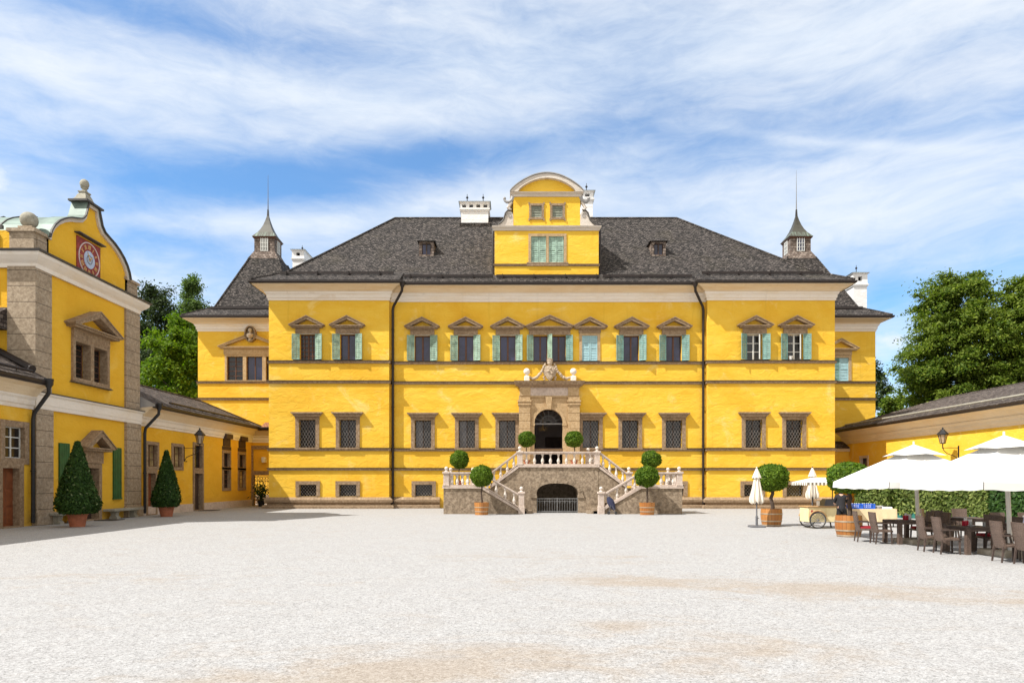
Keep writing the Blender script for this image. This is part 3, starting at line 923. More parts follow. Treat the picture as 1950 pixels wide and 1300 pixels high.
# ridge and hip caps
mb = MB()
for a, b in ((RA, RB), (F3[0], RA), (F3[5], RB), (E3[0], F3[0]), (E3[5], F3[5])):
    mb.tube([a + Vector((0, 0, 0.02)), b + Vector((0, 0, 0.02))], 0.085, 6)
mb.build('ridge_cap', 'roof_shingles', roof, world=True)
# snow guards: a low board on brackets above each eave
for xa, xb, y in ((-14.9, -7.6, 43.85), (-6.9, -1.2, 43.62), (-1.0, 5.6, 43.62), (5.8, 11.5, 43.62), (12.2, 20.0, 43.85)):
    mb = MB()
    zz = ZE + (zf - ZE) * ((y - 42.74) / 1.91 if y > 43.8 else (y - 43.14) / 1.51) + 0.09
    mb.box(xa, xb, y - 0.05, y + 0.05, zz, zz + 0.15)
    x = xa + 0.4
    while x < xb:
        mb.box(x - 0.02, x + 0.02, y - 0.09, y + 0.35, zz - 0.12, zz + 0.18); x += 2.0
    mb.build('snow_guard', 'gutter_metal', roof, world=True)

def pavilion_roof(x0, x1, y0, y1, ax, ay, zt, guard):
    mb = MB()
    e = [Vector((x0, y0, ZE)), Vector((x1, y0, ZE)), Vector((x1, y1, ZE)), Vector((x0, y1, ZE))]
    t = 1.75
    f = [Vector((x0 + t, y0 + t, ZE + 1.02)), Vector((x1 - t, y0 + t, ZE + 1.02)), Vector((x1 - t, y1 - t, ZE + 1.02)), Vector((x0 + t, y1 - t, ZE + 1.02))]
    h = 1.15
    top = [Vector((ax - h, ay - h, zt)), Vector((ax + h, ay - h, zt)), Vector((ax + h, ay + h, zt)), Vector((ax - h, ay + h, zt))]
    for i in range(4):
        j = (i + 1) % 4
        mb.quad(e[i], e[j], f[j], f[i]); mb.quad(f[i], f[j], top[j], top[i])
        mb.quad(e[i], e[j], e[j] + dn, e[i] + dn)
    mb.quad(*top)
    rf = mb.build('roof', 'roof_shingles', PAL, world=True)
    mb = MB()
    for i in range(4):
        mb.tube([e[i], f[i], top[i]], 0.08, 6)
    mb.build('ridge_cap', 'roof_shingles', rf, world=True)
    mb = MB()
    mb.box(guard[0], guard[1], y0 + 1.15, y0 + 1.26, ZE + 0.74, ZE + 0.92)
    mb.build('snow_guard', 'gutter_metal', rf, world=True)
    return rf
pl = pavilion_roof(-25.05, -15.6, 51.75, 64.3, X(511, 57), 57.2, 20.15, (-23.4, -15.9))
pr = pavilion_roof(18.6, 28.85, 51.75, 64.3, X(1517, 57), 57.2, 20.15, (21, 27.2))

# turrets on the wing roofs
for px in (510.5, 1516.5):
    x, y = X(px, 57.2), 57.2
    h = 0.84; zb, ztt = 19.6, 21.98
    tur = MB().box(x - h, x + h, y - h, y + h, zb, ztt).add(
        [(x - 1.25, y - 1.25, 20.0), (x + 1.25, y - 1.25, 20.0), (x + 1.25, y + 1.25, 20.0), (x - 1.25, y + 1.25, 20.0),
         (x - h, y - h, 20.75), (x + h, y - h, 20.75), (x + h, y + h, 20.75), (x - h, y + h, 20.75)],
        [(0, 1, 5, 4), (1, 2, 6, 5), (2, 3, 7, 6), (3, 0, 4, 7)]).build('turret', 'turret_shingles', PAL, world=True)
    prof = [(0.99, ztt - 0.06), (0.90, ztt + 0.06), (0.64, ztt + 0.40), (0.45, ztt + 0.75), (0.30, ztt + 1.12), (0.17, ztt + 1.55), (0.075, ztt + 1.95), (0.05, ztt + 2.5)]
    mb = MB()
    vs = []; fs = []
    for (r, z) in prof:
        vs += [(x - r, y - r, z), (x + r, y - r, z), (x + r, y + r, z), (x - r, y + r, z)]
    for i in range(len(prof) - 1):
        for k in range(4): fs.append((4 * i + k, 4 * i + (k + 1) % 4, 4 * i + 4 + (k + 1) % 4, 4 * i + 4 + k))
    fs += [(0, 3, 2, 1)]
    mb.add(vs, fs)
    mb.build('spire', 'spire_patina', tur, world=True)
    zn = ztt + 2.5
    mb = MB().tube([(x, y, zn - 0.3), (x, y, zn + 0.9), (x, y, zn + (2.9 if px < 1000 else 3.3))], [0.045, 0.028, 0.008], 6)
    mb.build('needle', 'spire_metal', tur, world=True)
    mb = MB()
    mb.sweep([(x - h, y + h), (x - h, y - h), (x + h, y - h), (x + h, y + h)], [(-0.02, ztt - 0.22), (0.06, ztt - 0.2), (0.14, ztt - 0.09), (-0.02, ztt - 0.09)])
    mb.build('eaves_board', 'brown_wood', tur, world=True)
    for FM in (Matrix.Translation((x, y - h, 0)), Matrix.Translation((x + (h if px < 1000 else -h), y, 0)) @ Matrix.Rotation(R(90 if px < 1000 else -90), 4, 'Z')):
        casement(FM, tur, 0, 0.62, 20.72, 22.0, -0.03, 'white_wood', 'grey_glass' if px < 1000 else 'blue_glass', (2, 3), 0.045)

# roof dormers
for px in (812, 1254):
    Yd = 46.4; x = X(px, Yd); w = 0.50
    z0, z1 = 17.02, 18.02
    yb = 48.4
    mb = MB()
    mb.box(x - w, x - 0.31, Yd, yb, z0, z1); mb.box(x + 0.31, x + w, Yd, yb, z0, z1)
    mb.box(x - 0.31, x + 0.31, Yd + 0.001, yb, z0, z0 + 0.1); mb.box(x - 0.31, x + 0.31, Yd + 0.001, yb, z1 - 0.14, z1)
    d = mb.build('dormer', 'turret_shingles', PAL, world=True)
    mb = MB()
    mb.add([(x - 0.62, Yd - 0.16, z1), (x + 0.62, Yd - 0.16, z1), (x + 0.62, 49.3, z1 + 0.02), (x - 0.62, 49.3, z1 + 0.02),
            (x - 0.30, Yd + 0.25, z1 + 0.30), (x + 0.30, Yd + 0.25, z1 + 0.30), (x + 0.30, 49.3, z1 + 0.40), (x - 0.30, 49.3, z1 + 0.40)],
           [(0, 1, 5, 4), (1, 2, 6, 5), (2, 3, 7, 6), (3, 0, 4, 7), (4, 5, 6, 7), (0, 3, 2, 1)])
    mb.build('dormer_roof', 'roof_shingles', d, world=True)
    casement(Matrix.Translation((x, Yd, 0)), d, 0, 0.62, z0 + 0.1, z1 - 0.14, 0.10, 'dark_wood', 'blue_glass', (1, 0), 0.045)

# chimneys
def chimney(px0, px1, py0, py1, Y, d, front, base=None):
    x0, x1 = X(px0, Y), X(px1, Y); zt, zb = Z(py0, Y), Z(py1, Y)
    h = zt - zb; hs = zb + h * (0.52 if h < 1.9 else 0.66)
    mb = MB()
    mb.box(x0 + 0.05, x1 - 0.05, Y, Y + d, zb - 1.2, hs)
    mb.box(x0 - 0.06, x1 + 0.06, Y - 0.11, Y + d + 0.11, hs - 0.02, hs + 0.08)
    mb.box(x0 - 0.02, x1 + 0.02, Y - 0.06, Y + d + 0.06, hs - 0.12, hs - 0.022)
    hz0, hz1 = hs + 0.082, zt - 0.14
    hs2 = [(x0 + (x1 - x0) * (i + 0.22) / front, x0 + (x1 - x0) * (i + 0.78) / front, hz0 + (hz1 - hz0) * 0.22, hz0 + (hz1 - hz0) * 0.78) for i in range(front)] if front > 1 else \
          [((x0 + x1) / 2 - 0.17, (x0 + x1) / 2 + 0.17, hz0 + (hz1 - hz0) * 0.3, hz0 + (hz1 - hz0) * 0.75)]
    mb.wall(x0, x1, hz0, hz1, Y, hs2, 0.3)
    mb.quad((x0, Y, hz0), (x0, Y + d, hz0), (x0, Y + d, hz1), (x0, Y, hz1)); mb.quad((x1, Y, hz0), (x1, Y + d, hz0), (x1, Y + d, hz1), (x1, Y, hz1))
    mb.quad((x0, Y + d, hz0), (x1, Y + d, hz0), (x1, Y + d, hz1), (x0, Y + d, hz1))
    mb.box(x0 - 0.08, x1 + 0.08, Y - 0.12, Y + d + 0.12, hz1, hz1 + 0.07)
    c = mb.build('chimney', 'chimney_plaster', PAL, world=True)
    MB().box(x0 + 0.08, x1 - 0.08, Y + 0.31, Y + 0.36, hz0, hz1).build('flue', 'void', c, world=True)
    mb = MB()
    a = hz1 + 0.07
    e = 0.14; cx = (x0 + x1) / 2; run = max(0.02, (x1 - x0) / 2 - 0.45)
    vs = [(x0 - e, Y - e - 0.04, a), (x1 + e, Y - e - 0.04, a), (x1 + e, Y + d + e, a), (x0 - e, Y + d + e, a), (cx - run, Y + d / 2, a + 0.28), (cx + run, Y + d / 2, a + 0.28)]
    mb.add(vs, [(0, 1, 5, 4), (1, 2, 5), (2, 3, 4, 5), (3, 0, 4), (0, 3, 2, 1)])
    mb.build('chimney_cap', 'pale_copper', c, world=True)
    mb = MB()
    for xx in ({cx - run, cx + run} if front > 1 else {cx}):
        mb.lathe([(0.03, 0.2), (0.03, 0.5), (0.09, 0.56), (0.09, 0.62), (0.02, 0.7), (0.02, 0.85)], (xx, Y + d / 2, a), 8)
    mb.build('finial', 'black_metal', c, smooth=True, world=True)
    return c
chimney(877, 931, 383, 417, 50.4, 1.3, 4)
MB().box(X(876, 50.2), X(936, 50.2), 49.9, 50.6, 20.2, 20.62).build('chimney_base', 'roof_shingles', PAL, world=True)
chimney(1107, 1130, 362, 414, 51.0, 1.3, 1)
chimney(556, 579, 474, 530, 63.0, 2.6, 1)
chimney(1624, 1652, 518, 590, 57.0, 1.3, 1)

# the curved central gable
YG = 44.2
GX0, GX1 = X(942, YG), X(1140, YG)
ux0, ux1 = X(977.5, YG), X(1105, YG)
gz0, gz1, gz2 = Z(521, YG), Z(436, YG), Z(372, YG)
gh = [(X(1011, YG), X(1040.5, YG), Z(500, YG), Z(450, YG)), (X(1044.5, YG), X(1074, YG), Z(500, YG), Z(450, YG))]
gh2 = [(X(1011.5, YG), X(1032, YG), Z(414, YG), Z(391, YG)), (X(1051.5, YG), X(1072, YG), Z(414, YG), Z(391, YG))]
mb = MB()
mb.wall(GX0, GX1, gz0 - 0.4, gz1, YG, gh, 0.2)
for x in (GX0, GX1): mb.quad((x, YG, gz0 - 0.4), (x, 51, gz0 - 0.4), (x, 51, gz1), (x, YG, gz1))
mb.quad((GX0, YG, gz1), (GX1, YG, gz1), (GX1, 51, gz1), (GX0, 51, gz1))
mb.wall(ux0, ux1, gz1, gz2, YG + 0.06, gh2, 0.2)
for x in (ux0, ux1): mb.quad((x, YG + 0.06, gz1), (x, 51, gz1), (x, 51, gz2), (x, YG + 0.06, gz2))
gcx = (ux0 + ux1) / 2
def arch_pts(hw, zb, h, n=30, e=0.8):
    """bell-shaped hood: round on top, drawn out into concave feet"""
    return [(gcx + hw * (-1 + 2 * i / n), zb + h * max(0.0, cos(pi / 2 * abs(-1 + 2 * i / n))) ** e) for i in range(n + 1)]
hz = gz2 + 0.18
tym = arch_pts((ux1 - ux0) / 2 * 0.97, hz, Z(337, YG) - hz, e=0.7)
mb.prism(tym, YG + 0.08, YG + 0.3)
gab = mb.build('gable', 'yellow_plaster', PAL, world=True, recalc=False)
mb = MB()
mb.sweep([(GX0 + 0.0, YG + 0.6), (GX0, YG), (GX1, YG), (GX1, YG + 0.6)], [(-0.02, gz1 - 0.12), (0.05, gz1 - 0.12), (0.10, gz1), (0.16, gz1 + 0.08), (0.18, gz1 + 0.16), (-0.02, gz1 + 0.20)])
mb.sweep([(ux0, YG + 0.6), (ux0, YG + 0.06), (ux1, YG + 0.06), (ux1, YG + 0.6)], [(-0.02, gz2 - 0.08), (0.05, gz2 - 0.08), (0.10, gz2 + 0.06), (0.20, gz2 + 0.12), (0.22, gz2 + 0.18), (-0.02, gz2 + 0.18)])
out = arch_pts((ux1 - ux0) / 2 + 0.22, gz2 + 0.16, Z(333, YG) - gz2 - 0.16)
inn = arch_pts((ux1 - ux0) / 2 * 0.86, hz + 0.001, Z(341, YG) - hz, e=0.66)
mb.prism(out + inn[::-1], YG - 0.20, YG + 0.32)
mb.build('moulding', 'gable_trim', gab, world=True)
mb = MB()
o2 = [(x, z + 0.02) for x, z in out]; o3 = [(x, z + 0.085) for x, z in out]
mb.prism(o3 + o2[::-1], YG - 0.26, YG + 7.2)
mb.build('gable_roof', 'grey_cap', gab, world=True)
mb = MB()
mb.prism([(ux0 + 0.1, gz2)] + [(x, z) for x, z in out[2:-2]] + [(ux1 - 0.1, gz2)], YG + 0.33, YG + 7.2)
mb.build('gable_attic', 'white_plaster', gab, world=True)
MB().sweep([(GX0, YG + 0.4), (GX0, YG), (GX1, YG), (GX1, YG + 0.4)], [(-0.02, Z(507, YG)), (0.05, Z(507, YG)), (0.10, Z(503, YG)), (-0.02, Z(502.5, YG))]).build('string_course', 'trim_stone', gab, world=True)
# volutes and scrolled horns beside the upper storey
for sg in (-1, 1):
    ex = ux0 if sg < 0 else ux1
    zb = gz1 + 0.20
    def P(a, b): return (ex + sg * a, zb + b)
    prof = [P(0.0, 0), P(0.95, 0), P(0.97, 0.10), P(0.80, 0.20), P(0.62, 0.40), P(0.55, 0.62), P(0.50, 0.82), P(0.36, 0.98), P(0.18, 0.98), P(0.04, 0.84), P(0.0, 0.6)]
    mb = MB()
    mb.prism(prof, YG + 0.05, YG + 0.50)
    mb.build('volute', 'gable_trim', gab, world=True)
    cx, cz = P(0.26, 0.68)
    sp = [(cx + sg * (0.20 - 0.012 * i) * cos(i * 0.55) , YG + 0.04, cz + (0.20 - 0.012 * i) * sin(i * 0.55)) for i in range(15)]
    MB().tube(sp, 0.032, 5).build('scroll', 'grey_cap', gab, world=True)
    edge = [(p[0], YG + 0.02, p[1]) for p in [P(0.97, 0.10), P(0.80, 0.22), P(0.63, 0.42), P(0.57, 0.64), P(0.51, 0.85), P(0.36, 1.02), P(0.16, 1.0)]]
    MB().tube(edge, 0.05, 5).build('scroll', 'lead', gab, world=True)
    # horn: a curl on a little bracket under the hood
    h = [(ex + sg * a, YG + 0.15, zb + b) for a, b in ((0.02, 1.95), (0.10, 1.72), (0.26, 1.60), (0.42, 1.60), (0.54, 1.68), (0.60, 1.80), (0.56, 1.88))]
    MB().tube(h, [0.15, 0.14, 0.12, 0.10, 0.08, 0.07, 0.04], 8).ball((ex + sg * 0.57, YG + 0.15, zb + 1.83), 0.10, 10, 6).build('horn', 'grey_cap', gab, smooth=True, world=True)
    c2 = [(ex + sg * a, YG + 0.15, zb + b) for a, b in ((0.10, 1.60), (0.24, 1.40), (0.36, 1.22), (0.26, 1.10), (0.12, 1.14))]
    MB().tube(c2, [0.10, 0.10, 0.09, 0.07, 0.05], 7).build('bracket', 'gable_trim', gab, smooth=True, world=True)
FMG = Matrix.Translation((0, YG, 0))
w = MB(FMG); multi_surround(w, gh, 0.16, 0.05, False, deep=0.10); w.build('window', 'portal_stone', gab, world=True)
for i, (a, b, c, d) in enumerate(gh):
    m_ = (a + b) / 2
    # leaves are children of the gable so that the depth stays at three levels
    closed_leaf(FMG, gab, a + 0.03, m_ - 0.01, c, d, 0.06, 'mint_shutter', 13); closed_leaf(FMG, gab, m_ + 0.01, b - 0.03, c, d, 0.06, 'mint_shutter', 13)
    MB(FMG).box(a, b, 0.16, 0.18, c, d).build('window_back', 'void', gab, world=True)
MB(FMG).box(X(1003, YG), X(1082, YG), -0.09, 0.04, Z(507, YG) + 0.005, Z(500, YG)).build('sill', 'trim_stone', gab, world=True)
for i, (a, b, c, d) in enumerate(gh2):
    w = MB(FMG); stone_surround(w, a, b, c, d, 0.13, 0.0, True)
    for xx in (a - 0.13, b + 0.13):
        for zz in (c - 0.13, d + 0.13): w.box(xx - 0.045, xx + 0.045, -0.012, 0.05, zz - 0.07, zz + 0.07)
    w.build('window', 'trim_stone', gab, world=True)
    closed_leaf(FMG, gab, a + 0.02, b - 0.02, c, d, 0.12, 'dull_shutter', 6)
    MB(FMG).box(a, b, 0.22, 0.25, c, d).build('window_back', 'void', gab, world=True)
# pipes down the gable's flanks
for x in (GX0 - 0.12, GX1 + 0.12):
    MB().tube([(x, YG + 0.25, gz1 + 0.1), (x, YG + 0.12, gz1 - 0.5), (x, YG + 0.12, gz0 - 0.2)], 0.06, 8).build('gable_pipe', 'gutter_metal', gab, smooth=True, world=True)

# upper windows
def upper_window(x, Y, w, lang, rang, smat, wood='brown_wood', pane='blue_glass', bars=(1, 0), hw=1.08, lw=0.48, ped=True):
    FM = Matrix.Translation((0, Y, 0))
    win = casement(FM, PAL, x, w, up_z0, up_z1, 0.24, wood, pane, bars)
    st = MB(FM)
    st.box(x - w / 2 - 0.26, x + w / 2 + 0.26, -0.10, 0.02, up_z1 + 0.02, 11.50)
    pediment(st, x, hw, 11.50, 12.20)
    st.build('pediment', 'trim_stone', win, world=True)
    MB(FM).box(x - w / 2 - 0.40, x + w / 2 + 0.40, -0.19, 0.30, up_z0 - 0.02, up_z0 - 0.004).build('sill', 'lead', win, world=True)
    MB(FM).box(x - w / 2 - 0.02, x + w / 2 + 0.02, -0.05, 0.05, up_z1 - 0.005, up_z1 + 0.03).build('head', 'white_wood', win, world=True)
    if lang is not None: shutter_leaf(FM, win, x - w / 2, up_z0 + 0.02, up_z1, lw, -1, lang, smat)
    if rang is not None: shutter_leaf(FM, win, x + w / 2, up_z0 + 0.02, up_z1, lw, 1, rang, smat)
    return win
angs = [(16, 15), (11, 24), (8, 27), (13, 31), (19, 22)]
for (p, a) in zip(mid_up, angs):
    upper_window(X(p, YM), YM, 1.02, R(a[0]), R(a[1]), 'pale_shutter' if p < 1100 else 'teal_shutter')
for (p, Y), a in zip(end_up, ((14, 20), (16, 22), (30, 24), (18, 22))):
    if p < 1000:
        upper_window(X(p, Y), Y, 1.0, R(a[0]), R(a[1]), 'pale_shutter', pane='dark_glass' if p < 600 else 'blue_glass', bars=(3, 5) if p < 600 else (1, 0), )
    else:
        w_ = upper_window(X(p, Y), Y, 1.0, R(a[0]), R(a[1]), 'teal_shutter', 'white_wood', 'dark_glass', (1, 2))
        FM = Matrix.Translation((0, Y, 0))
        xx = X(p, Y)
        # one casement opened inwards leaves the lower left square dark; a white inner leaf stands open on the right
        MB(FM @ Matrix.Translation((xx + 0.47, 0.16, 0)) @ Matrix.Rotation(R(58), 4, 'Z')).box(-0.42, 0, -0.02, 0.02, up_z0 + 0.04, up_z1 - 0.04).build('inner_leaf', 'white_wood', w_, world=True)
# the double window in the middle
FM = Matrix.Translation((0, YM, 0))
xa, xb = X(1029, YM), X(1064, YM); xc = (xa + xb) / 2
for k, x in enumerate((xa, xb)):
    win = casement(FM, PAL, x, 0.92, up_z0, up_z1, 0.24)
    MB(FM).box(x - 0.52, x + 0.52, -0.19, 0.30, up_z0 - 0.02, up_z0 - 0.004).build('sill', 'lead', win, world=True)
    if k == 0:
        st = MB(FM)
        st.box(xc - 1.33, xc + 1.33, -0.10, 0.02, up_z1 + 0.02, 11.50)
        pediment(st, xc, 1.53, 11.50, 12.32)
        st.build('pediment', 'trim_stone', win, world=True)
        shutter_leaf(FM, win, x - 0.46, up_z0 + 0.02, up_z1, 0.42, -1, R(18), 'pale_shutter')
        shutter_leaf(FM, win, x + 0.47, up_z0 + 0.02, up_z1 + 0.03, 0.42, 1, R(52), 'pale_shutter')
    else:
        shutter_leaf(FM, win, x + 0.46, up_z0 + 0.02, up_z1, 0.45, 1, R(16), 'teal_shutter')
# closed blue shutters
x = X(1123, YM)
st = MB(FM)
stone_surround(st, x - HW, x + HW, up_z0, up_z1, 0.16, 0.05, False)
win = st.build('window', 'portal_stone', PAL, world=True, label='window with closed pale blue shutters')
closed_leaf(FM, win, x - HW + 0.02, x - 0.01, up_z0, up_z1, 0.02, 'blue_shutter', 15); closed_leaf(FM, win, x + 0.01, x + HW - 0.02, up_z0, up_z1, 0.02, 'blue_shutter', 15)
st = MB(FM); st.box(x - HW - 0.20, x + HW + 0.20, -0.10, 0.02, up_z1 + 0.165, 11.50); pediment(st, x, 1.08, 11.50, 12.20)
st.build('pediment', 'trim_stone', win, world=True)
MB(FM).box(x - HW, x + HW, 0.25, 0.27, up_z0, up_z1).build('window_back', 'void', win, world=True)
MB(FM).box(x - HW - 0.1, x + HW + 0.1, -0.19, 0.10, up_z0 - 0.02, up_z0 - 0.004).build('sill', 'lead', win, world=True)

# ground-floor windows with flared stone heads and lattice grilles
def lower_window(x, Y, pane, tilt=0.0):
    FM = Matrix.Translation((0, Y, 0))
    st = MB(FM)
    a, b = x - 0.53, x + 0.53
    st.box(a - 0.23, a, -0.07, 0.04, lo_z0 + 0.02, lo_z1); st.box(b, b + 0.23, -0.07, 0.04, lo_z0 + 0.02, lo_z1)
    st.box(a - 0.24, b + 0.24, -0.075, 0.04, lo_z1, lo_z1 + 0.18)
    st.prism([(a - 0.24, lo_z1 + 0.18), (b + 0.24, lo_z1 + 0.18), (b + 0.42, lo_z1 + 0.38), (a - 0.42, lo_z1 + 0.38)], -0.20, 0.04)
    st.prism([(a - 0.44, lo_z1 + 0.38), (b + 0.44, lo_z1 + 0.38), (b + 0.48, lo_z1 + 0.47), (a - 0.48, lo_z1 + 0.47)], -0.30, 0.04)
    st.box(a - 0.26, b + 0.26, -0.15, 0.04, lo_z0 - 0.10, lo_z0 + 0.0)
    win = st.build('window', 'trim_stone', PAL, world=True)
    gm = MB(FM); lattice(gm, a, b, lo_z0, lo_z1, 0.06, 0.19, 1.75, 0.010)
    gm.build('grille', 'iron_bars', win, world=True)
    fr = MB(FM)
    fr.box(a, a + 0.05, 0.22, 0.30, lo_z0, lo_z1); fr.box(b - 0.05, b, 0.22, 0.30, lo_z0, lo_z1); fr.box(x - 0.035, x + 0.035, 0.22, 0.30, lo_z0, lo_z1)
    fr.box(a, b, 0.225, 0.295, lo_z1 - 0.05, lo_z1); fr.box(a, b, 0.225, 0.295, lo_z0, lo_z0 + 0.05)
    fr.build('frame', 'dark_wood', win, world=True)
    if pane == 'mix':
        MB(FM).box(a + 0.02, x, 0.26, 0.28, lo_z0, lo_z1).build('pane', 'curtain_glass', win, world=True)
        MB(FM).box(x, b - 0.02, 0.26, 0.28, lo_z0, lo_z1).build('pane', 'dark_glass', win, world=True)
    else:
        MB(FM).box(a + 0.02, b - 0.02, 0.26, 0.28, lo_z0, lo_z1).build('pane', pane, win, world=True)
for p in mid_lo: lower_window(X(p, YM), YM, 'mix' if p in (805.5, 889, 966, 1125) else 'dark_glass')
for p, Y in end_lo: lower_window(X(p, Y), Y, 'dark_glass')

# cellar windows
for p, Y in ba:
    FM = Matrix.Translation((0, Y, 0)); x = X(p, Y)
    st = MB(FM); stone_surround(st, x - 0.56, x + 0.56, ba_z0, ba_z1, 0.22, 0.07, False)
    st.box(x - 0.62, x + 0.62, -0.02, 0.3, ba_z0 - 0.06, ba_z0 - 0.002)
    win = st.build('window', 'trim_stone', PAL, world=True)
    gm = MB(FM); lattice(gm, x - 0.56, x + 0.56, ba_z0, ba_z1, 0.10, 0.19, 1.2, 0.010)
    gm.build('grille', 'iron_bars', win, world=True)
    MB(FM).box(x - 0.56, x + 0.56, 0.28, 0.30, ba_z0, ba_z1).build('pane', 'dark_glass', win, world=True)

# windows of the set-back wings
FM = Matrix.Translation((0, YW, 0))
st = MB(FM)
multi_surround(st, lw_hole, 0.15, 0.05, True)
st.box(lw_hole[0][0] - 0.22, lw_hole[2][1] + 0.22, -0.08, 0.03, 11.49, 11.92)
xc = X(479, YW)
pediment(st, xc, 2.45, 11.93, 13.05, 0.30, 0.17)
win = st.build('window', 'portal_stone', PAL, world=True, label='three-light window under a broad pediment with a bust')
for i, (a, b, c, d) in enumerate(lw_hole):
    fr = MB(FM); fr.box(a, a + 0.05, 0.16, 0.22, c, d); fr.box(b - 0.05, b, 0.16, 0.22, c, d); fr.box((a + b) / 2 - 0.035, (a + b) / 2 + 0.035, 0.16, 0.22, c, d)
    if i != 1:
        for q in range(1, 5): fr.box(a + 0.05, b - 0.05, 0.165, 0.215, c + (d - c) * q / 5 - 0.02, c + (d - c) * q / 5 + 0.02)
    fr.build('frame', 'brown_wood', win, world=True)
    MB(FM).box(a, b, 0.20, 0.215, c, d).build('pane', 'blue_glass' if i == 1 else 'dark_glass', win, world=True)
# oval niche and bust
mb = MB(FM)
ov = [(xc + 0.43 * cos(t), 13.03 + 0.62 * sin(t)) for t in [2 * pi * i / 24 for i in range(24)]]
ov2 = [(xc + 0.35 * cos(t), 13.03 + 0.54 * sin(t)) for t in [2 * pi * i / 24 for i in range(24)]]
n = len(ov)
mb.add([(x, -0.38, z) for x, z in ov] + [(x, -0.38, z) for x, z in ov2] + [(x, 0.0, z) for x, z in ov] + [(x, -0.14, z) for x, z in ov2],
       [(i, (i + 1) % n, n + (i + 1) % n, n + i) for i in range(n)] + [(i, 2 * n + i, 2 * n + (i + 1) % n, (i + 1) % n) for i in range(n)] +
       [(n + i, n + (i + 1) % n, 3 * n + (i + 1) % n, 3 * n + i) for i in range(n)] + [tuple(range(3 * n, 4 * n))])
mb.build('niche', 'trim_stone', win, world=True)
mb = MB(FM)
mb.lathe([(0.16, -0.50), (0.12, -0.42), (0.10, -0.36), (0.24, -0.28), (0.30, -0.10), (0.22, 0.02), (0.10, 0.06), (0.09, 0.12), (0.14, 0.20), (0.155, 0.30), (0.12, 0.40), (0.04, 0.45)], (xc, -0.28, 13.03), 12)
mb.build('bust', 'pale_stone', win, smooth=True, world=True)
a, b, c, d = rw_hole[0]; x = (a + b) / 2
st = MB(FM); stone_surround(st, a, b, c, d, 0.2, 0.05, False)
st.box(a - 0.22, b + 0.22, -0.10, 0.02, d + 0.205, 11.78); pediment(st, x, 1.35, 11.78, 12.65)
win = st.build('window', 'portal_stone', PAL, world=True)
closed_leaf(FM, win, a + 0.02, x - 0.01, c, d, 0.02, 'teal_shutter', 15); closed_leaf(FM, win, x + 0.01, b - 0.02, c, d, 0.02, 'blue_shutter', 15)

# downpipes in the corners of the end bays
for sg, x in ((-1, RL), (1, RR)):
    px_ = x - sg * 0.20
    downpipe([(px_ - sg * 0.75, 42.95, 14.05), (px_ - sg * 0.70, 43.1, 13.75), (px_ - sg * 0.05, 43.80, 12.95), (px_, 43.82, 12.7), (px_, 43.82, 0.3)], PAL, 0.085)

# portal
FM = Matrix.Translation((0, YM, 0))
ax0, ax1 = X(1017.5, YM), X(1071.5, YM); acx = (ax0 + ax1) / 2; ar = (ax1 - ax0) / 2
zsp = Z(806, YM)
PBASE = 2.62
arc = [(acx + ar * cos(t), zsp + ar * sin(t)) for t in [pi - pi * i / 20 for i in range(21)]]
outer = [(X(1009, YM), PBASE), (X(1009, YM), Z(757, YM)), (X(1082, YM), Z(757, YM)), (X(1082, YM), PBASE)]
mb = MB(FM)
mb.prism(outer + [(ax1, PBASE)] + arc[::-1] + [(ax0, PBASE)], -0.20, 0.30)
por = mb.build('portal', 'portal_stone', PAL, world=True)
arc2 = [(acx + (ar + 0.20) * cos(t), zsp + (ar + 0.20) * sin(t)) for t in [pi - pi * i / 20 for i in range(21)]]
mb = MB(FM); mb.prism(arc2 + [(x + (0.001 if i == 0 else 0), z) for i, (x, z) in enumerate(arc[::-1])], -0.235, -0.19)
mb.box(ax0 - 0.24, ax0 + 0.03, -0.25, 0.0, zsp - 0.16, zsp); mb.box(ax1 - 0.03, ax1 + 0.24, -0.25, 0.0, zsp - 0.16, zsp)
mb.build('arch_moulding', 'portal_stone', por, world=True)
mb = MB(FM); mb.prism([(acx - 0.13, zsp + ar - 0.04), (acx + 0.13, zsp + ar - 0.04), (acx + 0.22, Z(757, YM) + 0.02), (acx - 0.22, Z(757, YM) + 0.02)], -0.36, -0.19)
mb.build('keystone', 'portal_stone', por, world=True)
for a, b in ((X(987.5, YM), X(1010, YM)), (X(1081, YM), X(1103.5, YM))):
    mb = MB(FM)
    z = PBASE; zt = Z(772, YM); nb = 8; hgt = (zt - z) / nb
    for i in range(nb):
        mb.box(a + 0.02, b - 0.02, -0.34, 0.02, z + i * hgt, z + (i + 1) * hgt - 0.03)
        mb.box(a + 0.05, b - 0.05, -0.31, 0.02, z + (i + 1) * hgt - 0.03, z + (i + 1) * hgt)
    mb.box(a - 0.04, b + 0.04, -0.40, 0.02, zt, zt + 0.10); mb.box(a, b, -0.36, 0.02, zt + 0.10, zt + 0.2)
    mb.box(a - 0.06, b + 0.06, -0.42, 0.02, zt + 0.2, zt + 0.32)
    mb.box(a + 0.02, b - 0.02, -0.35, 0.02, zt + 0.32, Z(757, YM))
    mb.build('pilaster', 'portal_stone', por, world=True)
mb = MB(FM)
zb, zt = Z(757, YM), Z(739, YM)
xa, xb = X(988, YM), X(1103, YM)
mb.box(xa, xb, -0.30, 0.02, zb, zb + 0.10)
mb.box(xa + 0.05, X(1010, YM), -0.36, 0.02, zb + 0.1, zt); mb.box(X(1081, YM), xb - 0.05, -0.36, 0.02, zb + 0.1, zt)
mb.build('frieze_block', 'portal_stone', por, world=True)
MB(FM).box(X(1010, YM) + 0.002, X(1081, YM) - 0.002, -0.29, 0.02, zb + 0.1, zt).build('frieze', 'pink_stone', por, world=True)
mb = MB()
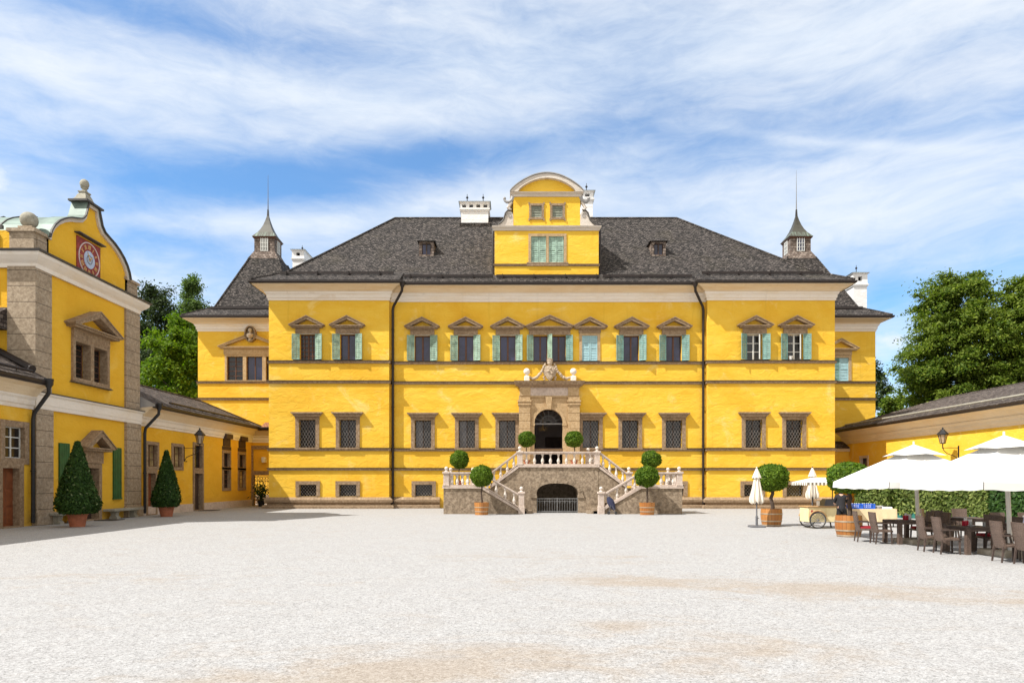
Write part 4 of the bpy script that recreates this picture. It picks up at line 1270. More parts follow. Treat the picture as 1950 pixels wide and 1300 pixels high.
mb.sweep([(xa + 0.05, YM), (xa + 0.05, YM - 0.30), (xb - 0.05, YM - 0.30), (xb - 0.05, YM)], [(-0.05, zt), (0.06, zt), (0.10, zt + 0.09), (0.26, zt + 0.15), (0.33, zt + 0.30), (0.36, zt + 0.40), (-0.05, zt + 0.42)])
mb.box(xa + 0.05, xb - 0.05, YM - 0.30, YM, zt + 0.1, zt + 0.415)
mb.build('cornice', 'trim_stone', por, world=True)
ztop = zt + 0.42
for px in (1003, 1091):
    x = X(px, YM)
    mb = MB(); mb.bevbox(x - 0.17, x + 0.17, YM - 0.5, YM - 0.16, ztop, ztop + 0.30, 0.03)
    mb.lathe([(0.08, 0.30), (0.07, 0.36), (0.10, 0.40)], (x, YM - 0.33, ztop), 10)
    mb.ball((x, YM - 0.33, ztop + 0.60), 0.21, 16, 10)
    mb.build('stone_ball', 'white_plaster', por, smooth=True, world=True)
# carved shield with crown and swags
cx = X(1046.5, YM)
mb = MB()
sh = [(-0.30, 0.95), (-0.36, 0.70), (-0.30, 0.45), (-0.20, 0.18), (0.0, 0.02), (0.20, 0.18), (0.30, 0.45), (0.36, 0.70), (0.30, 0.95), (0, 1.02)]
mb.prism([(cx + a, ztop + b) for a, b in sh], YM - 0.36, YM - 0.14)
mb.prism([(cx + a * 0.68, ztop + 0.12 + b * 0.78) for a, b in sh], YM - 0.43, YM - 0.35)
mb.ball((cx, YM - 0.30, ztop + 1.16), 0.17, 12, 8)
mb.lathe([(0.16, 0.0), (0.20, 0.07), (0.17, 0.12), (0.21, 0.20), (0.05, 0.26)], (cx, YM - 0.30, ztop + 1.20), 10)
for t in range(9):
    a = pi * t / 8
    for sg in (-1, 1):
        mb.ball((cx + sg * (0.34 + 0.05 * sin(t * 2.1)), YM - 0.28, ztop + 0.12 + 0.95 * t / 8), 0.075, 7, 5)
mb.ball((cx - 0.1, YM - 0.44, ztop + 0.62), 0.08, 8, 5); mb.ball((cx + 0.12, YM - 0.44, ztop + 0.48), 0.07, 8, 5); mb.ball((cx + 0.03, YM - 0.44, ztop + 0.78), 0.07, 8, 5)
mb.build('crest', 'pale_stone', por, smooth=True, world=True)
for sg in (-1, 1):
    mb = MB()
    xe = X(1003 if sg < 0 else 1091, YM)
    x0_, x1_ = cx + sg * 0.32, xe - sg * 0.18
    for i in range(15):
        t = i / 14
        x = x0_ + (x1_ - x0_) * t
        z = ztop + 0.85 * (1 - t) ** 2.0 + 0.14 - 0.10 * sin(pi * t) + 0.12 * t ** 4
        mb.ball((x + random.uniform(-.02, .02), YM - 0.30 + random.uniform(-.03, .03), z + random.uniform(-.02, .02)), 0.075 + 0.03 * sin(pi * t), 7, 5)
    mb.build('garland', 'pale_stone', por, smooth=True, world=True)
# fanlight
mb = MB(FM)
mb.box(ax0, ax1, 0.10, 0.16, zsp - 0.06, zsp + 0.03)
for i in range(1, 8):
    t = pi * i / 8
    mb.tube([(acx + 0.22 * cos(t), 0.13, zsp + 0.22 * sin(t)), (acx + ar * 0.98 * cos(t), 0.13, zsp + ar * 0.98 * sin(t))], 0.013, 4)
for rr in (0.22, 0.5):
    mb.tube([(acx + rr * cos(pi * i / 16), 0.13, zsp + rr * sin(pi * i / 16)) for i in range(17)], 0.013, 4)
mb.build('fanlight', 'grey_iron', por, world=True)
# hall behind the open door
mb = MB()
hx0, hx1 = PX0 - 2.6, PX0 + 2.6
y0, y1, z0, z1 = YM + 0.33, YM + 6.5, 2.60, 6.9
mb.quad((hx0, y0, z0), (hx1, y0, z0), (hx1, y1, z0), (hx0, y1, z0)); mb.quad((hx0, y0, z1), (hx1, y0, z1), (hx1, y1, z1), (hx0, y1, z1))
mb.quad((hx0, y0, z0), (hx0, y1, z0), (hx0, y1, z1), (hx0, y0, z1)); mb.quad((hx1, y0, z0), (hx1, y1, z0), (hx1, y1, z1), (hx1, y0, z1))
mb.quad((hx0, y1, z0), (hx1, y1, z0), (hx1, y1, z1), (hx0, y1, z1))
mb.build('entrance_hall', 'hall_white', PAL, world=True)
mb = MB(); mb.box(PX0 + 0.1, PX0 + 1.3, y1 - 0.12, y1 - 0.02, z0, z0 + 2.4)
mb.build('inner_door', 'dark_wood', PAL, world=True)
ch = thing('chandelier', 'small brass chandelier hanging inside the dark arched doorway', 'chandelier', (X(1034, 45.6), 45.6, Z(820, 45.6)))
mb = MB()
mb.lathe([(0.02, 0), (0.09, 0.05), (0.05, 0.12), (0.03, 0.3), (0.015, 0.9)], (0, 0, 0), 8)
mb.cyl((0, 0, 0.5), (0, 0, 6.9 - Z(822, 45.2)), 0.01, n=4)
mb.build('stem', 'brass', ch, smooth=True)
for i in range(6):
    a = 2 * pi * i / 6
    m2 = MB().tube([(0.05 * cos(a), 0.05 * sin(a), 0.08), (0.2 * cos(a), 0.2 * sin(a), 0.0), (0.27 * cos(a), 0.27 * sin(a), 0.10), (0.27 * cos(a), 0.27 * sin(a), 0.15)], 0.010, 5)
    m2.lathe([(0.03, 0.15), (0.035, 0.17), (0.012, 0.18), (0.010, 0.26)], (0.27 * cos(a), 0.27 * sin(a), 0), 7)
    m2.build('candle_arm', 'brass', ch, smooth=True)

# ------------------------------------------------------------------ double staircase
ST = thing('double_staircase', 'grey stone double staircase with pale balustrades rising to the palace portal', 'staircase', (2.55, 37.4, 0))
SX0, SX1 = 0.38, 4.72               # upper landing
YS, YB = 36.1, 37.4                 # front of the lower flights, front of the middle block
ZL, ZU = 1.48, 2.62
LX0, LX1, RX0, RX1 = -3.62, -1.62, 6.82, 9.0
mb = MB()
va0, va1, vzs, vzt = X(1022, YB), X(1101, YB), 0.98, 1.62
vc = (va0 + va1) / 2; vw = (va1 - va0) / 2
arc = [(vc + vw * math.copysign(abs(cos(t)) ** 0.75, cos(t)), vzs + (vzt - vzs) * sin(t) ** 0.8) for t in [pi * i / 18 for i in range(19)]]
mb.prism([(SX0, 0), (SX0, ZU - 0.12), (SX1, ZU - 0.12), (SX1, 0), (va1, 0)] + arc + [(va0, 0)], YB, YB + 1.2)
mb.box(SX0, va0 - 0.15, YB + 1.2, 43.2, 0, ZU - 0.12); mb.box(va1 + 0.15, SX1, YB + 1.2, 43.2, 0, ZU - 0.12)
mb.box(va0 - 0.15, va1 + 0.15, YB + 1.2, 43.2, vzt + 0.1, ZU - 0.12)
mb.box(va0 - 0.15, va1 + 0.15, 41.0, 41.3, 0, vzt + 0.1)
blk = mb.build('landing_block', 'stair_stone', ST, world=True)
mb = MB()
arc2 = [(vc + (vw + 0.02) * (x - vc) / vw, z) for x, z in arc]
arc3 = [(vc + (vw + 0.26) * (x - vc) / vw, vzs + (z - vzs) * 1.32) for x, z in arc]
for i in range(0, 18):
    mb.prism([arc2[i], arc2[i + 1], arc3[i + 1], arc3[i]], YB - 0.03 - (0.012 if i % 2 else 0), YB + 0.1)
mb.box(va0 - 0.32, va0 + 0.02, YB - 0.05, YB + 0.3, vzs - 0.16, vzs); mb.box(va1 - 0.02, va1 + 0.32, YB - 0.05, YB + 0.3, vzs - 0.16, vzs)
mb.build('arch_stones', 'stair_stone', blk, world=True)
MB().box(SX0 - 0.06, SX1 + 0.06, YB - 0.07, 43.65, ZU - 0.12, ZU).build('landing_slab', 'pink_stone', ST, world=True)
# iron gate under the landing
gt = MB()
zt = 0.78
gt.box(va0, va1, YB + 0.14, YB + 0.18, zt - 0.02, zt + 0.02); gt.box(va0, va1, YB + 0.14, YB + 0.18, 0.06, 0.10); gt.box(va0, va1, YB + 0.145, YB + 0.175, zt - 0.15, zt - 0.125)
n = 17
for i in range(n):
    x = va0 + 0.03 + (va1 - va0 - 0.06) * i / (n - 1)
    r = 0.028 if i in (0, 8, 16) else 0.013
    gt.tube([(x, YB + 0.16, 0.01), (x, YB + 0.16, zt + (0.05 if i in (0, 8, 16) else -0.02))], r, 6)
    if i % 2 and i < n - 1:
        for sg in (-1, 1):
            gt.tube([(x, YB + 0.16, zt - 0.26), (x + sg * 0.035, YB + 0.16, zt - 0.18), (x + sg * 0.06, YB + 0.16, zt - 0.24)], 0.009, 4)
gt.build('iron_gate', 'grey_iron', ST, world=True)

def flip(x): return 2 * 2.55 - x
for side in (0, 1):
    m = (lambda x: x) if side == 0 else flip
    lx0, lx1 = (LX0, LX1) if side == 0 else (flip(RX1), flip(RX0))
    ux1 = SX0 if side == 0 else flip(SX1)
    ux0 = ux1 - 1.55
    # upper flight (behind), solid below
    up = MB(); up.prism([(m(ux0), 0), (m(ux0), ZL - 0.16), (m(ux1), ZU - 0.16), (m(ux1), 0)], YB + 0.02, YB + 0.30)
    up.box(min(m(lx1), m(ux0)), max(m(lx1), m(ux0)), YB + 0.02, YB + 0.30, 0, ZL - 0.16)
    for i in range(7):
        xa = ux0 + (ux1 - ux0) * i / 7
        up.box(min(m(xa), m(ux1)), max(m(xa), m(ux1)), YB + 0.301, YB + 1.5, 0.3, ZL + (ZU - ZL) * (i + 1) / 7 - 0.02 * (i == 6))
    fl_ = up.build('stair_flight', 'stair_stone', ST, world=True)
    cp = MB(); cp.prism([(m(ux0 - 0.02), ZL - 0.14), (m(ux0 - 0.02), ZL), (m(ux1), ZU), (m(ux1), ZU - 0.14)], YB - 0.05, YB + 0.33)
    cp.build('coping', 'pink_stone', fl_, world=True)
    # side landing
    sl = MB(); sl.box(min(m(lx0), m(lx1)), max(m(lx0), m(lx1)), YS, YB + 1.5, 0, ZL - 0.13)
    sl.box(min(m(lx1), m(ux0)), max(m(lx1), m(ux0)), YB + 0.305, YB + 1.5, 0, ZL - 0.13)
    sd_ = sl.build('side_landing', 'stair_stone', ST, world=True)
    MB().box(min(m(lx0 - 0.06), m(lx1)), max(m(lx0 - 0.06), m(lx1)), YS - 0.06, YB + 1.55, ZL - 0.13, ZL).build('landing_slab', 'pink_stone', sd_, world=True)
    # lower flight: parapet wall in front, treads behind
    bx1 = 0.62 if side == 0 else flip(4.48)
    lo = MB(); lo.prism([(m(lx1), 0), (m(lx1), ZL - 0.14), (m(bx1 - 0.25), 0.16), (m(bx1 - 0.25), 0)], YS + 0.002, YS + 0.26)
    for i in range(9):
        xa = lx1 + (bx1 + 0.45 - lx1) * i / 9
        lo.box(min(m(lx1), m(xa + (bx1 + 0.45 - lx1) / 9)), max(m(lx1), m(xa + (bx1 + 0.45 - lx1) / 9)), YS + 0.262, YB - 0.01, 0, ZL * (9 - i) / 10)
    fl_ = lo.build('stair_flight', 'stair_stone', ST, world=True)
    cp = MB(); cp.prism([(m(lx1), ZL - 0.14), (m(lx1), ZL), (m(bx1 - 0.22), 0.26), (m(bx1 - 0.22), 0.12)], YS - 0.05, YS + 0.30)
    cp.build('coping', 'pink_stone', fl_, world=True)

BAL = None
def baluster_mesh():
    global BAL
    mb = MB()
    mb.box(-0.075, 0.075, -0.075, 0.075, 0, 0.055)
    mb.lathe([(0.045, 0.055), (0.065, 0.08), (0.05, 0.11), (0.085, 0.19), (0.088, 0.24), (0.060, 0.34), (0.036, 0.42), (0.038, 0.47), (0.058, 0.49), (0.04, 0.51), (0.052, 0.54), (0.052, 0.55)], n=10)
    mb.box(-0.07, 0.07, -0.07, 0.07, 0.55, 0.62)
    return mb
def balustrade(p0, p1, n, ends=True):
    a, b = Vector(p0), Vector(p1)
    d = b - a; L = Vector((d.x, d.y, 0)); nrm = Vector((-L.y, L.x, 0)).normalized()
    up = Vector((0, 0, 1))
    mb = MB()
    for (z0, z1, w) in ((0.0, 0.06, 0.10), (0.60, 0.66, 0.09), (0.66, 0.74, 0.13)):
        vs = []
        for p in (a, b):
            vs += [p + nrm * w + up * z0, p - nrm * w + up * z0, p - nrm * w + up * z1, p + nrm * w + up * z1]
        mb.add(vs, [(0, 1, 2, 3), (7, 6, 5, 4), (0, 4, 5, 1), (1, 5, 6, 2), (2, 6, 7, 3), (3, 7, 4, 0)])
    bl_ = mb.build('balustrade', 'pink_stone', ST, world=True)
    global BAL
    for i in range(n):
        p = a + d * ((i + 0.5) / n)
        loc = ROOTM[ST.name].inverted() @ p
        if BAL is None:
            o = baluster_mesh().build('baluster', 'baluster_stone', bl_, smooth=True)
            BAL = o
        else:
            o = BAL.copy(); COL.objects.link(o); o.parent = bl_
        o.location = loc
    return bl_
def newel(x, y, z, h=0.74, ball=0.10, down=0.0):
    mb = MB()
    mb.bevbox(x - 0.17, x + 0.17, y - 0.17, y + 0.17, z - down, z + 0.10, 0.01)
    mb.bevbox(x - 0.145, x + 0.145, y - 0.145, y + 0.145, z + 0.1, z + h - 0.08, 0.005)
    mb.bevbox(x - 0.19, x + 0.19, y - 0.19, y + 0.19, z + h - 0.08, z + h + 0.02, 0.015)
    nw = mb.build('newel_post', 'pink_stone', ST, world=True)
    m2 = MB(); m2.lathe([(0.10, 0), (0.10, 0.03), (0.05, 0.06), (0.045, 0.10)], (x, y, z + h + 0.02), 10); m2.ball((x, y, z + h + 0.09 + ball), ball, 12, 8)
    m2.build('ball', 'baluster_stone', nw, smooth=True, world=True)

balustrade((SX0 + 0.20, YB + 0.09, ZU), (SX1 - 0.2, YB + 0.09, ZU), 9)
newel(SX0 + 0.05, YB + 0.09, ZU); newel(SX1 - 0.05, YB + 0.09, ZU)
newel(X(1120, 39.3), 39.3, ZU)
balustrade((SX0 + 0.05, YB + 1.65, ZU), (SX0 + 0.05, 42.6, ZU), 9); balustrade((SX1 - 0.05, YB + 1.65, ZU), (SX1 - 0.05, 42.6, ZU), 9)
for m in ((lambda x: x), flip):
    ux1 = SX0 if m(0) == 0 else flip(SX1)
    lx0, lx1 = (LX0, LX1) if m(0) == 0 else (flip(RX1), flip(RX0))
    nb = 0.50 if m(0) == 0 else flip(4.72)
    balustrade((m(ux1 - 0.10), YB + 0.09, ZU - 0.02), (m(ux1 - 1.55), YB + 0.09, ZL + 0.0), 4)
    newel(m(ux1 - 1.70), YB + 0.09, ZL)
    balustrade((m(lx0 + 0.30), YS + 0.09, ZL), (m(lx1 - 0.28), YS + 0.09, ZL), 5)
    newel(m(lx0 + 0.14), YS + 0.09, ZL); newel(m(lx1 - 0.12), YS + 0.09, ZL)
    balustrade((m(lx0 + 0.14), YS + 0.28, ZL), (m(lx0 + 0.14), YB + 1.2, ZL), 6)
    newel(m(lx0 + 0.14), YB + 1.38, ZL); newel(m(lx1 - 0.6), YB + 1.38, ZL)
    balustrade((m(lx0 + 0.32), YB + 1.38, ZL), (m(lx1 - 0.78), YB + 1.38, ZL), 3)
    balustrade((m(lx1 + 0.08), YS + 0.09, ZL - 0.04), (m(nb - 0.15), YS + 0.09, 0.34), 4)
    newel(m(nb), YS + 0.09, 0.30, 0.86, down=0.30)

# ------------------------------------------------------------------ low wings
FL = Matrix.Translation((-18.6, 0, 0)) @ Matrix.Rotation(R(90), 4, 'Z')      # local x = distance, outside faces +X
FR = Matrix.Translation((25.0, 0, 0)) @ Matrix.Rotation(R(-90), 4, 'Z')      # local x = -distance, outside faces -X
WCOR = [(-0.02, 4.50), (0.05, 4.50), (0.06, 4.62), (0.11, 4.66), (0.13, 4.84), (0.20, 4.92), (0.22, 4.98), (-0.02, 4.98)]
WSOF = [(-0.02, 4.983), (0.18, 4.983), (0.28, 5.10), (0.46, 5.28), (0.66, 5.38), (0.68, 5.46), (-0.02, 5.46)]
EZ = 5.58

def wing_roof(parent, faces, fascia, caps, mat='low_roof_shingles'):
    mb = MB()
    for f in faces: mb.quad(*[Vector(p) for p in f])
    for a, b in fascia:
        a, b = Vector(a), Vector(b)
        mb.quad(a, b, b + Vector((0, 0, -0.12)), a + Vector((0, 0, -0.12)))
    rf = mb.build('roof', mat, parent, world=True)
    mb = MB()
    for a, b in caps: mb.tube([a, b], 0.07, 6)
    mb.build('ridge_cap', mat, rf, world=True)
    return rf

def guard_along(rf, p0, p1, n, mat='gutter_metal', r=0.055):
    a, b = Vector(p0), Vector(p1)
    mb = MB(); mb.tube([a, b], r, 8)
    for i in range(n):
        p = a + (b - a) * ((i + 0.5) / n)
        mb.tube([p + Vector((0, 0, 0.07)), p + Vector((0, 0, -0.14))], 0.022, 4)
    mb.build('snow_guard', mat, rf, world=True)

# left wing between clock tower and palace
LW = thing('service_wing', 'low yellow wing with tall narrow windows running from the clock tower to the palace', 'building', (-20.5, 41, 0))
Y0, Y1 = 34.06, 48.8
holes = [(34.80, 35.75, 2.48, 3.62), (34.78, 35.55, 0.0, 2.15), (37.42, 38.42, 2.50, 3.66), (39.92, 40.95, 0.0, 2.20), (39.92, 40.95, 2.50, 3.86),
         (43.95, 44.95, 1.28, 2.48), (43.95, 44.95, 2.66, 3.58), (46.45, 47.5, 1.28, 2.48), (46.45, 47.5, 2.66, 3.58)]
mb = MB(FL); mb.wall(Y0, Y1, 0, 5.4, 0, holes, 0.30); mb.build('wall', 'orange_plaster', LW, world=True, recalc=False)
mb = MB(); gh_ = [(-18.48, -17.25, 0, 2.20)]
mb.wall(-18.6, XL, 0, 5.3, 48.8, gh_, 0.35)
mb.build('end_wall', 'orange_plaster', LW, world=True, recalc=False)
mb = MB(); mb.box(-23.6, -23.4, Y0, 49, 0, 5.4); mb.box(-23.4, -18.62, 48.85, 49.15, 0, 5.4)
mb.build('rear_wall', 'orange_plaster', LW, world=True)
wp = [(-18.6, Y0), (-18.6, Y1), (XL - 0.02, Y1)]
MB().sweep(wp, WCOR).build('cornice', 'white_plaster', LW, world=True)
MB().sweep(wp, WSOF).build('soffit', 'cream_plaster', LW, world=True)
half_gutter(wp, LW, 0.66, 5.52)
MB().sweep([(-18.6, Y0), (-18.6, 39.75)], [(-0.02, 0), (0.05, 0), (0.05, 0.42), (-0.02, 0.44)]).build('plinth', 'pink_stone', LW, world=True)
MB().sweep([(-18.6, 41.15), (-18.6, Y1)], [(-0.02, 0), (0.05, 0), (0.05, 0.42), (-0.02, 0.44)]).build('plinth', 'pink_stone', LW, world=True)
ra, rb = (-20.55, Y0, 7.02), (-20.55, 44.8, 7.02)
ea, eb = (-17.78, Y0, EZ), (-17.78, 49.0, EZ)
ba_, bb_ = (-23.9, Y0, EZ), (-23.9, 49.4, EZ)
rf = wing_roof(LW, [(ea, eb, rb, ra), (ra, rb, bb_, ba_), (eb, bb_, rb)], [(ea, eb), (bb_, ba_)], [(ra, rb), (rb, eb)])
guard_along(rf, (-18.15, 36.2, EZ + 0.30), (-18.15, 47.0, EZ + 0.30), 7)
MB().prism([(-17.80, EZ - 0.12), (-17.80, EZ - 0.005), (-18.63, EZ + 0.43), (-18.63, 5.40)], Y0 - 0.01, Y0 + 0.05).build('roof_end', 'grey_cap', rf, world=True)
mb = MB(); mb.quad((-17.9, 48.02, 5.36), (XL - 0.05, 48.02, 5.36), (XL - 0.05, 49.5, 6.0), (-17.9, 49.5, 6.0)); mb.quad((-17.9, 48.02, 5.30), (XL - 0.05, 48.02, 5.30), (XL - 0.05, 49.5, 5.94), (-17.9, 49.5, 5.94))
mb.build('tile_roof', 'red_tiles', LW, world=True)

def wing_window(F_, parent, a, b, c, d, bars=(1, 1), pane='dark_glass', wood='brown_wood', sw=0.16, mat='trim_stone', y=0.16):
    st = MB(F_); stone_surround(st, a, b, c, d, sw, 0.05, True)
    win = st.build('window', mat, parent, world=True)
    fr = MB(F_); wd = 0.045
    fr.box(a, a + wd, y - 0.03, y + 0.03, c, d); fr.box(b - wd, b, y - 0.03, y + 0.03, c, d)
    fr.box(a, b, y - 0.028, y + 0.028, c, c + wd); fr.box(a, b, y - 0.028, y + 0.028, d - wd, d)
    for i in range(bars[0]):
        x = a + (b - a) * (i + 1) / (bars[0] + 1); fr.box(x - 0.025, x + 0.025, y - 0.034, y + 0.026, c, d)
    for i in range(bars[1]):
        z = c + (d - c) * (i + 1) / (bars[1] + 1); fr.box(a, b, y - 0.03, y + 0.024, z - 0.018, z + 0.018)
    fr.build('frame', wood, win, world=True)
    MB(F_).box(a, b, y + 0.005, y + 0.018, c, d).build('pane', pane, win, world=True)
    return win
def wing_door(F_, parent, a, b, z1, mat='dark_wood', sw=0.16, y=0.2, panels=True, stonemat='trim_stone'):
    st = MB(F_); stone_surround(st, a, b, 0.0, z1, sw, 0.06, False, deep=y)
    st.box(a - 0.05, b + 0.05, -0.12, 0.3, 0, 0.05)
    dr = st.build('door', stonemat, parent, world=True)
    lf = MB(F_); lf.box(a, b, y, y + 0.06, 0.05, z1)
    if panels:
        for i in range(3):
            za = 0.14 + (z1 - 0.2) * i / 3; zb_ = za + (z1 - 0.2) / 3 - 0.08
            lf.bevbox(a + 0.08, (a + b) / 2 - 0.03, y - 0.02, y + 0.01, za, zb_, 0.01); lf.bevbox((a + b) / 2 + 0.03, b - 0.08, y - 0.02, y + 0.01, za, zb_, 0.01)
    lf.build('door_leaf', mat, dr, world=True)
    return dr
wing_window(FL, LW, *holes[0], (1, 2), 'amber_glass'); wing_window(FL, LW, *holes[2], (1, 2), 'amber_glass')
wing_door(FL, LW, holes[1][0], holes[1][1], holes[1][3], 'door_wood')
wing_door(FL, LW, holes[3][0], holes[3][1], holes[3][3], 'dark_wood'); wing_window(FL, LW, *holes[4], (0, 0), 'dark_glass')
for a in (43.95, 46.45):
    b = a + (1.0 if a < 45 else 1.05)
    lit = a > 45  # lower pane's yellow light is put into its amber glass colour
    wing_window(FL, LW, a, b, 2.66, 3.58, (1, 0), 'dark_glass'); wing_window(FL, LW, a, b, 1.28, 2.48, (1, 3), 'amber_glass' if lit else 'dark_glass')
    st = MB(FL); st.box(a - 0.16, b + 0.16, -0.055, 0.04, 3.77, 4.0); st.box(a - 0.02, b + 0.02, -0.07, 0.0, 4.02, 4.497); st.box(a - 0.02, b + 0.02, -0.235, 0.0, 4.50, 4.80)
    st.build('upper_panel', 'dark_wood', LW, world=True)
# gate at the end of the wing
FG = Matrix.Translation((0, 48.8, 0))
st = MB(FG); stone_surround(st, -18.48, -17.25, 0, 2.20, 0.28, 0.10, False); st.box(-18.76, -16.97, -0.105, 0.05, 4.02, 4.28)
st.box(-18.755, -18.48, -0.095, 0.05, 2.481, 4.02); st.box(-17.25, -16.97, -0.095, 0.05, 2.481, 4.02)
gt_ = st.build('gate', 'trim_stone', LW, world=True)
ir = MB(FG)
for i in range(7):
    x = -18.44 + 1.15 * i / 6; ir.tube([(x, 0.1, 0.05), (x, 0.1, 2.1)], 0.014, 4)
ir.box(-18.48, -17.25, 0.08, 0.12, 2.06, 2.10); ir.box(-18.48, -17.25, 0.08, 0.12, 1.72, 1.75); ir.box(-18.48, -17.25, 0.08, 0.12, 0.4, 0.43)
lattice(ir, -18.46, -17.27, 1.75, 2.06, 0.1, 0.2, 1.0, 0.012)
ir.build('iron_grille', 'black_metal', gt_, world=True)
tag(MB().bevbox(X(499, 48.6), X(506, 48.6), 48.45, 48.79, Z(880, 48.6), Z(870, 48.6), 0.03).build('wall_lamp', 'white_paint'), 'small white boxy wall lamp above the iron passage gate', 'lamp')

# near left wing (partly out of the picture)
NW = thing('service_wing', 'low yellow wing with a brown panelled door, cut off by the left edge', 'building', (-20.5, 20, 0))
hs = [(24.98, 26.02, 2.58, 3.76), (24.85, 25.72, 0.0, 2.22), (21.5, 22.5, 2.58, 3.76), (17.5, 18.5, 2.58, 3.76)]
mb = MB(FL); mb.wall(12.0, 26.45, 0, 5.4, 0, hs, 0.3); mb.quad((12, 0, 0), (12, 5, 0), (12, 5, 5.4), (12, 0, 5.4)); mb.quad((12, 5, 0), (26.45, 5, 0), (26.45, 5, 5.4), (12, 5, 5.4))
mb.build('wall', 'orange_plaster', NW, world=True, recalc=False)
wp = [(-18.6, 12.0), (-18.6, 26.46)]
MB().sweep(wp, WCOR).build('cornice', 'white_plaster', NW, world=True)
MB().sweep(wp, WSOF).build('soffit', 'cream_plaster', NW, world=True)
half_gutter(wp, NW, 0.66, 5.52)
ra, rb = (-20.55, 12, 7.02), (-20.55, 27.0, 7.02)
ea, eb = (-17.78, 12, EZ), (-17.78, 26.48, EZ)
ba_, bb_ = (-23.9, 12, EZ), (-23.9, 27.0, EZ)
eb2 = (-18.63, 26.48, EZ + 0.44); eb3 = (-18.63, 27.0, EZ + 0.44)
rf = wing_roof(NW, [(ea, eb, eb2, eb3, rb, ra), (ra, rb, bb_, ba_)], [(ea, eb), (bb_, ba_)], [(ra, rb)])
guard_along(rf, (-18.15, 13, EZ + 0.30), (-18.15, 25.8, EZ + 0.30), 8)
MB().tube([(-18.35, 26.1, 6.0), (-18.9, 26.3, 6.25), (-20.4, 26.5, 7.0)], 0.16, 8).build('verge_roll', 'gutter_metal', rf, smooth=True, world=True)
st_w = wing_window(FL, NW, *hs[0], (1, 2), 'dark_glass', 'white_wood', 0.22)
wing_door(FL, NW, hs[1][0], hs[1][1], hs[1][3], 'door_wood', 0.22)
wing_window(FL, NW, *hs[2], (1, 2), 'dark_glass', 'white_wood', 0.2); wing_window(FL, NW, *hs[3], (1, 2), 'dark_glass', 'white_wood', 0.2)

# ------------------------------------------------------------------ clock tower building
CT = thing('clock_tower', 'yellow clock building with bell-shaped gable and grey stone corner pilasters', 'building', (-21, 30.2, 0))
TY0, TY1 = 26.5, 34.0
TC = 30.15
TH = 10.1
hs = [(28.95, 30.0, 6.12, 7.68), (30.22, 31.25, 6.12, 7.68), (29.72, 30.68, 0.0, 2.32)]
mb = MB(FL); mb.wall(TY0 + 0.1, TY1 - 0.1, 0, 10.8, 0, hs, 0.45)
W = -9.0
mb.quad((TY0 + 0.12, 0, 0), (TY0 + 0.12, -W, 0), (TY0 + 0.12, -W, 11.5), (TY0 + 0.12, 0, 11.5))
mb.quad((TY1 - 0.12, 0, 0), (TY1 - 0.12, -W, 0), (TY1 - 0.12, -W, 11.5), (TY1 - 0.12, 0, 11.5))
mb.quad((TY0 + 0.12, -W, 0), (TY1 - 0.12, -W, 0), (TY1 - 0.12, -W, 11.5), (TY0 + 0.12, -W, 11.5))
mb.build('wall', 'orange_plaster', CT, world=True, recalc=False)
half = [(0.36, 13.86), (0.44, 13.58), (0.58, 13.20), (0.80, 12.98), (1.15, 12.86), (1.55, 12.74), (1.95, 12.55), (2.30, 12.32), (2.58, 12.05), (2.76, 11.78), (2.87, 11.45), (2.87, 10.62)]
prof = [(TC - a, z) for a, z in half[::-1]] + [(TC + a, z) for a, z in half]
mb = MB(FL); mb.prism(prof, 0.0, 0.55)
gb = mb.build('gable', 'orange_plaster', CT, world=True)
def offset_curve(pts, d):
    out_ = []
    for i, p in enumerate(pts):
        a = Vector(pts[max(0, i - 1)]); b = Vector(pts[min(len(pts) - 1, i + 1)])
        t = (b - a).normalized(); n_ = Vector((-t.y, t.x))
        out_.append((p[0] + n_.x * d, p[1] + n_.y * d))
    return out_
cur = prof[:-1][1:]
mb = MB(FL); mb.prism(cur + offset_curve(cur, -0.14)[::-1], -0.10, 0.0)
mb.build('moulding', 'gable_trim', gb, world=True)
mb = MB(FL); mb.prism(offset_curve(cur, 0.055) + offset_curve(cur, 0.002)[::-1], -0.12, 0.60)
mb.build('capping', 'pale_copper', gb, world=True)
mb = MB(FL); mb.prism(offset_curve(cur, 0.06) + offset_curve(cur, 0.001)[::-1], -0.20, -0.121)
mb.box(TC - 0.62, TC + 0.62, -0.22, 0.62, 13.87, 13.95)
mb.build('flashing', 'lead', gb, world=True)
# copper roof behind
rp = [(TC + a * 1.0, min(z + 0.03, 13.15) if abs(a) > 0.4 else 13.15) for a, z in [(-3.15, 11.52), (-2.87, 11.62)] + [(-a, z) for a, z in half[::-1][2:]] + half[:-2] + [(2.87, 11.62), (3.15, 11.52)]]
mb = MB(FL); mb.prism(rp + [(x, z - 0.10) for x, z in rp[::-1]], 0.56, 9.4)
cr = mb.build('copper_roof', 'pale_copper', CT, world=True)
mb = MB(FL)
for yy in (2.0, 3.4, 4.8, 6.2, 7.6):
    mb.prism([(x, z + 0.05) for x, z in rp] + [(x, z - 0.01) for x, z in rp[::-1]], yy, yy + 0.05)
mb.build('standing_seam', 'lead', cr, world=True)
mb = MB(FL); mb.box(TY0 - 0.42, TY0 - 0.30, 0.9, 9.4, 11.38, 11.52); mb.build('copper_gutter', 'lead', cr, world=True)
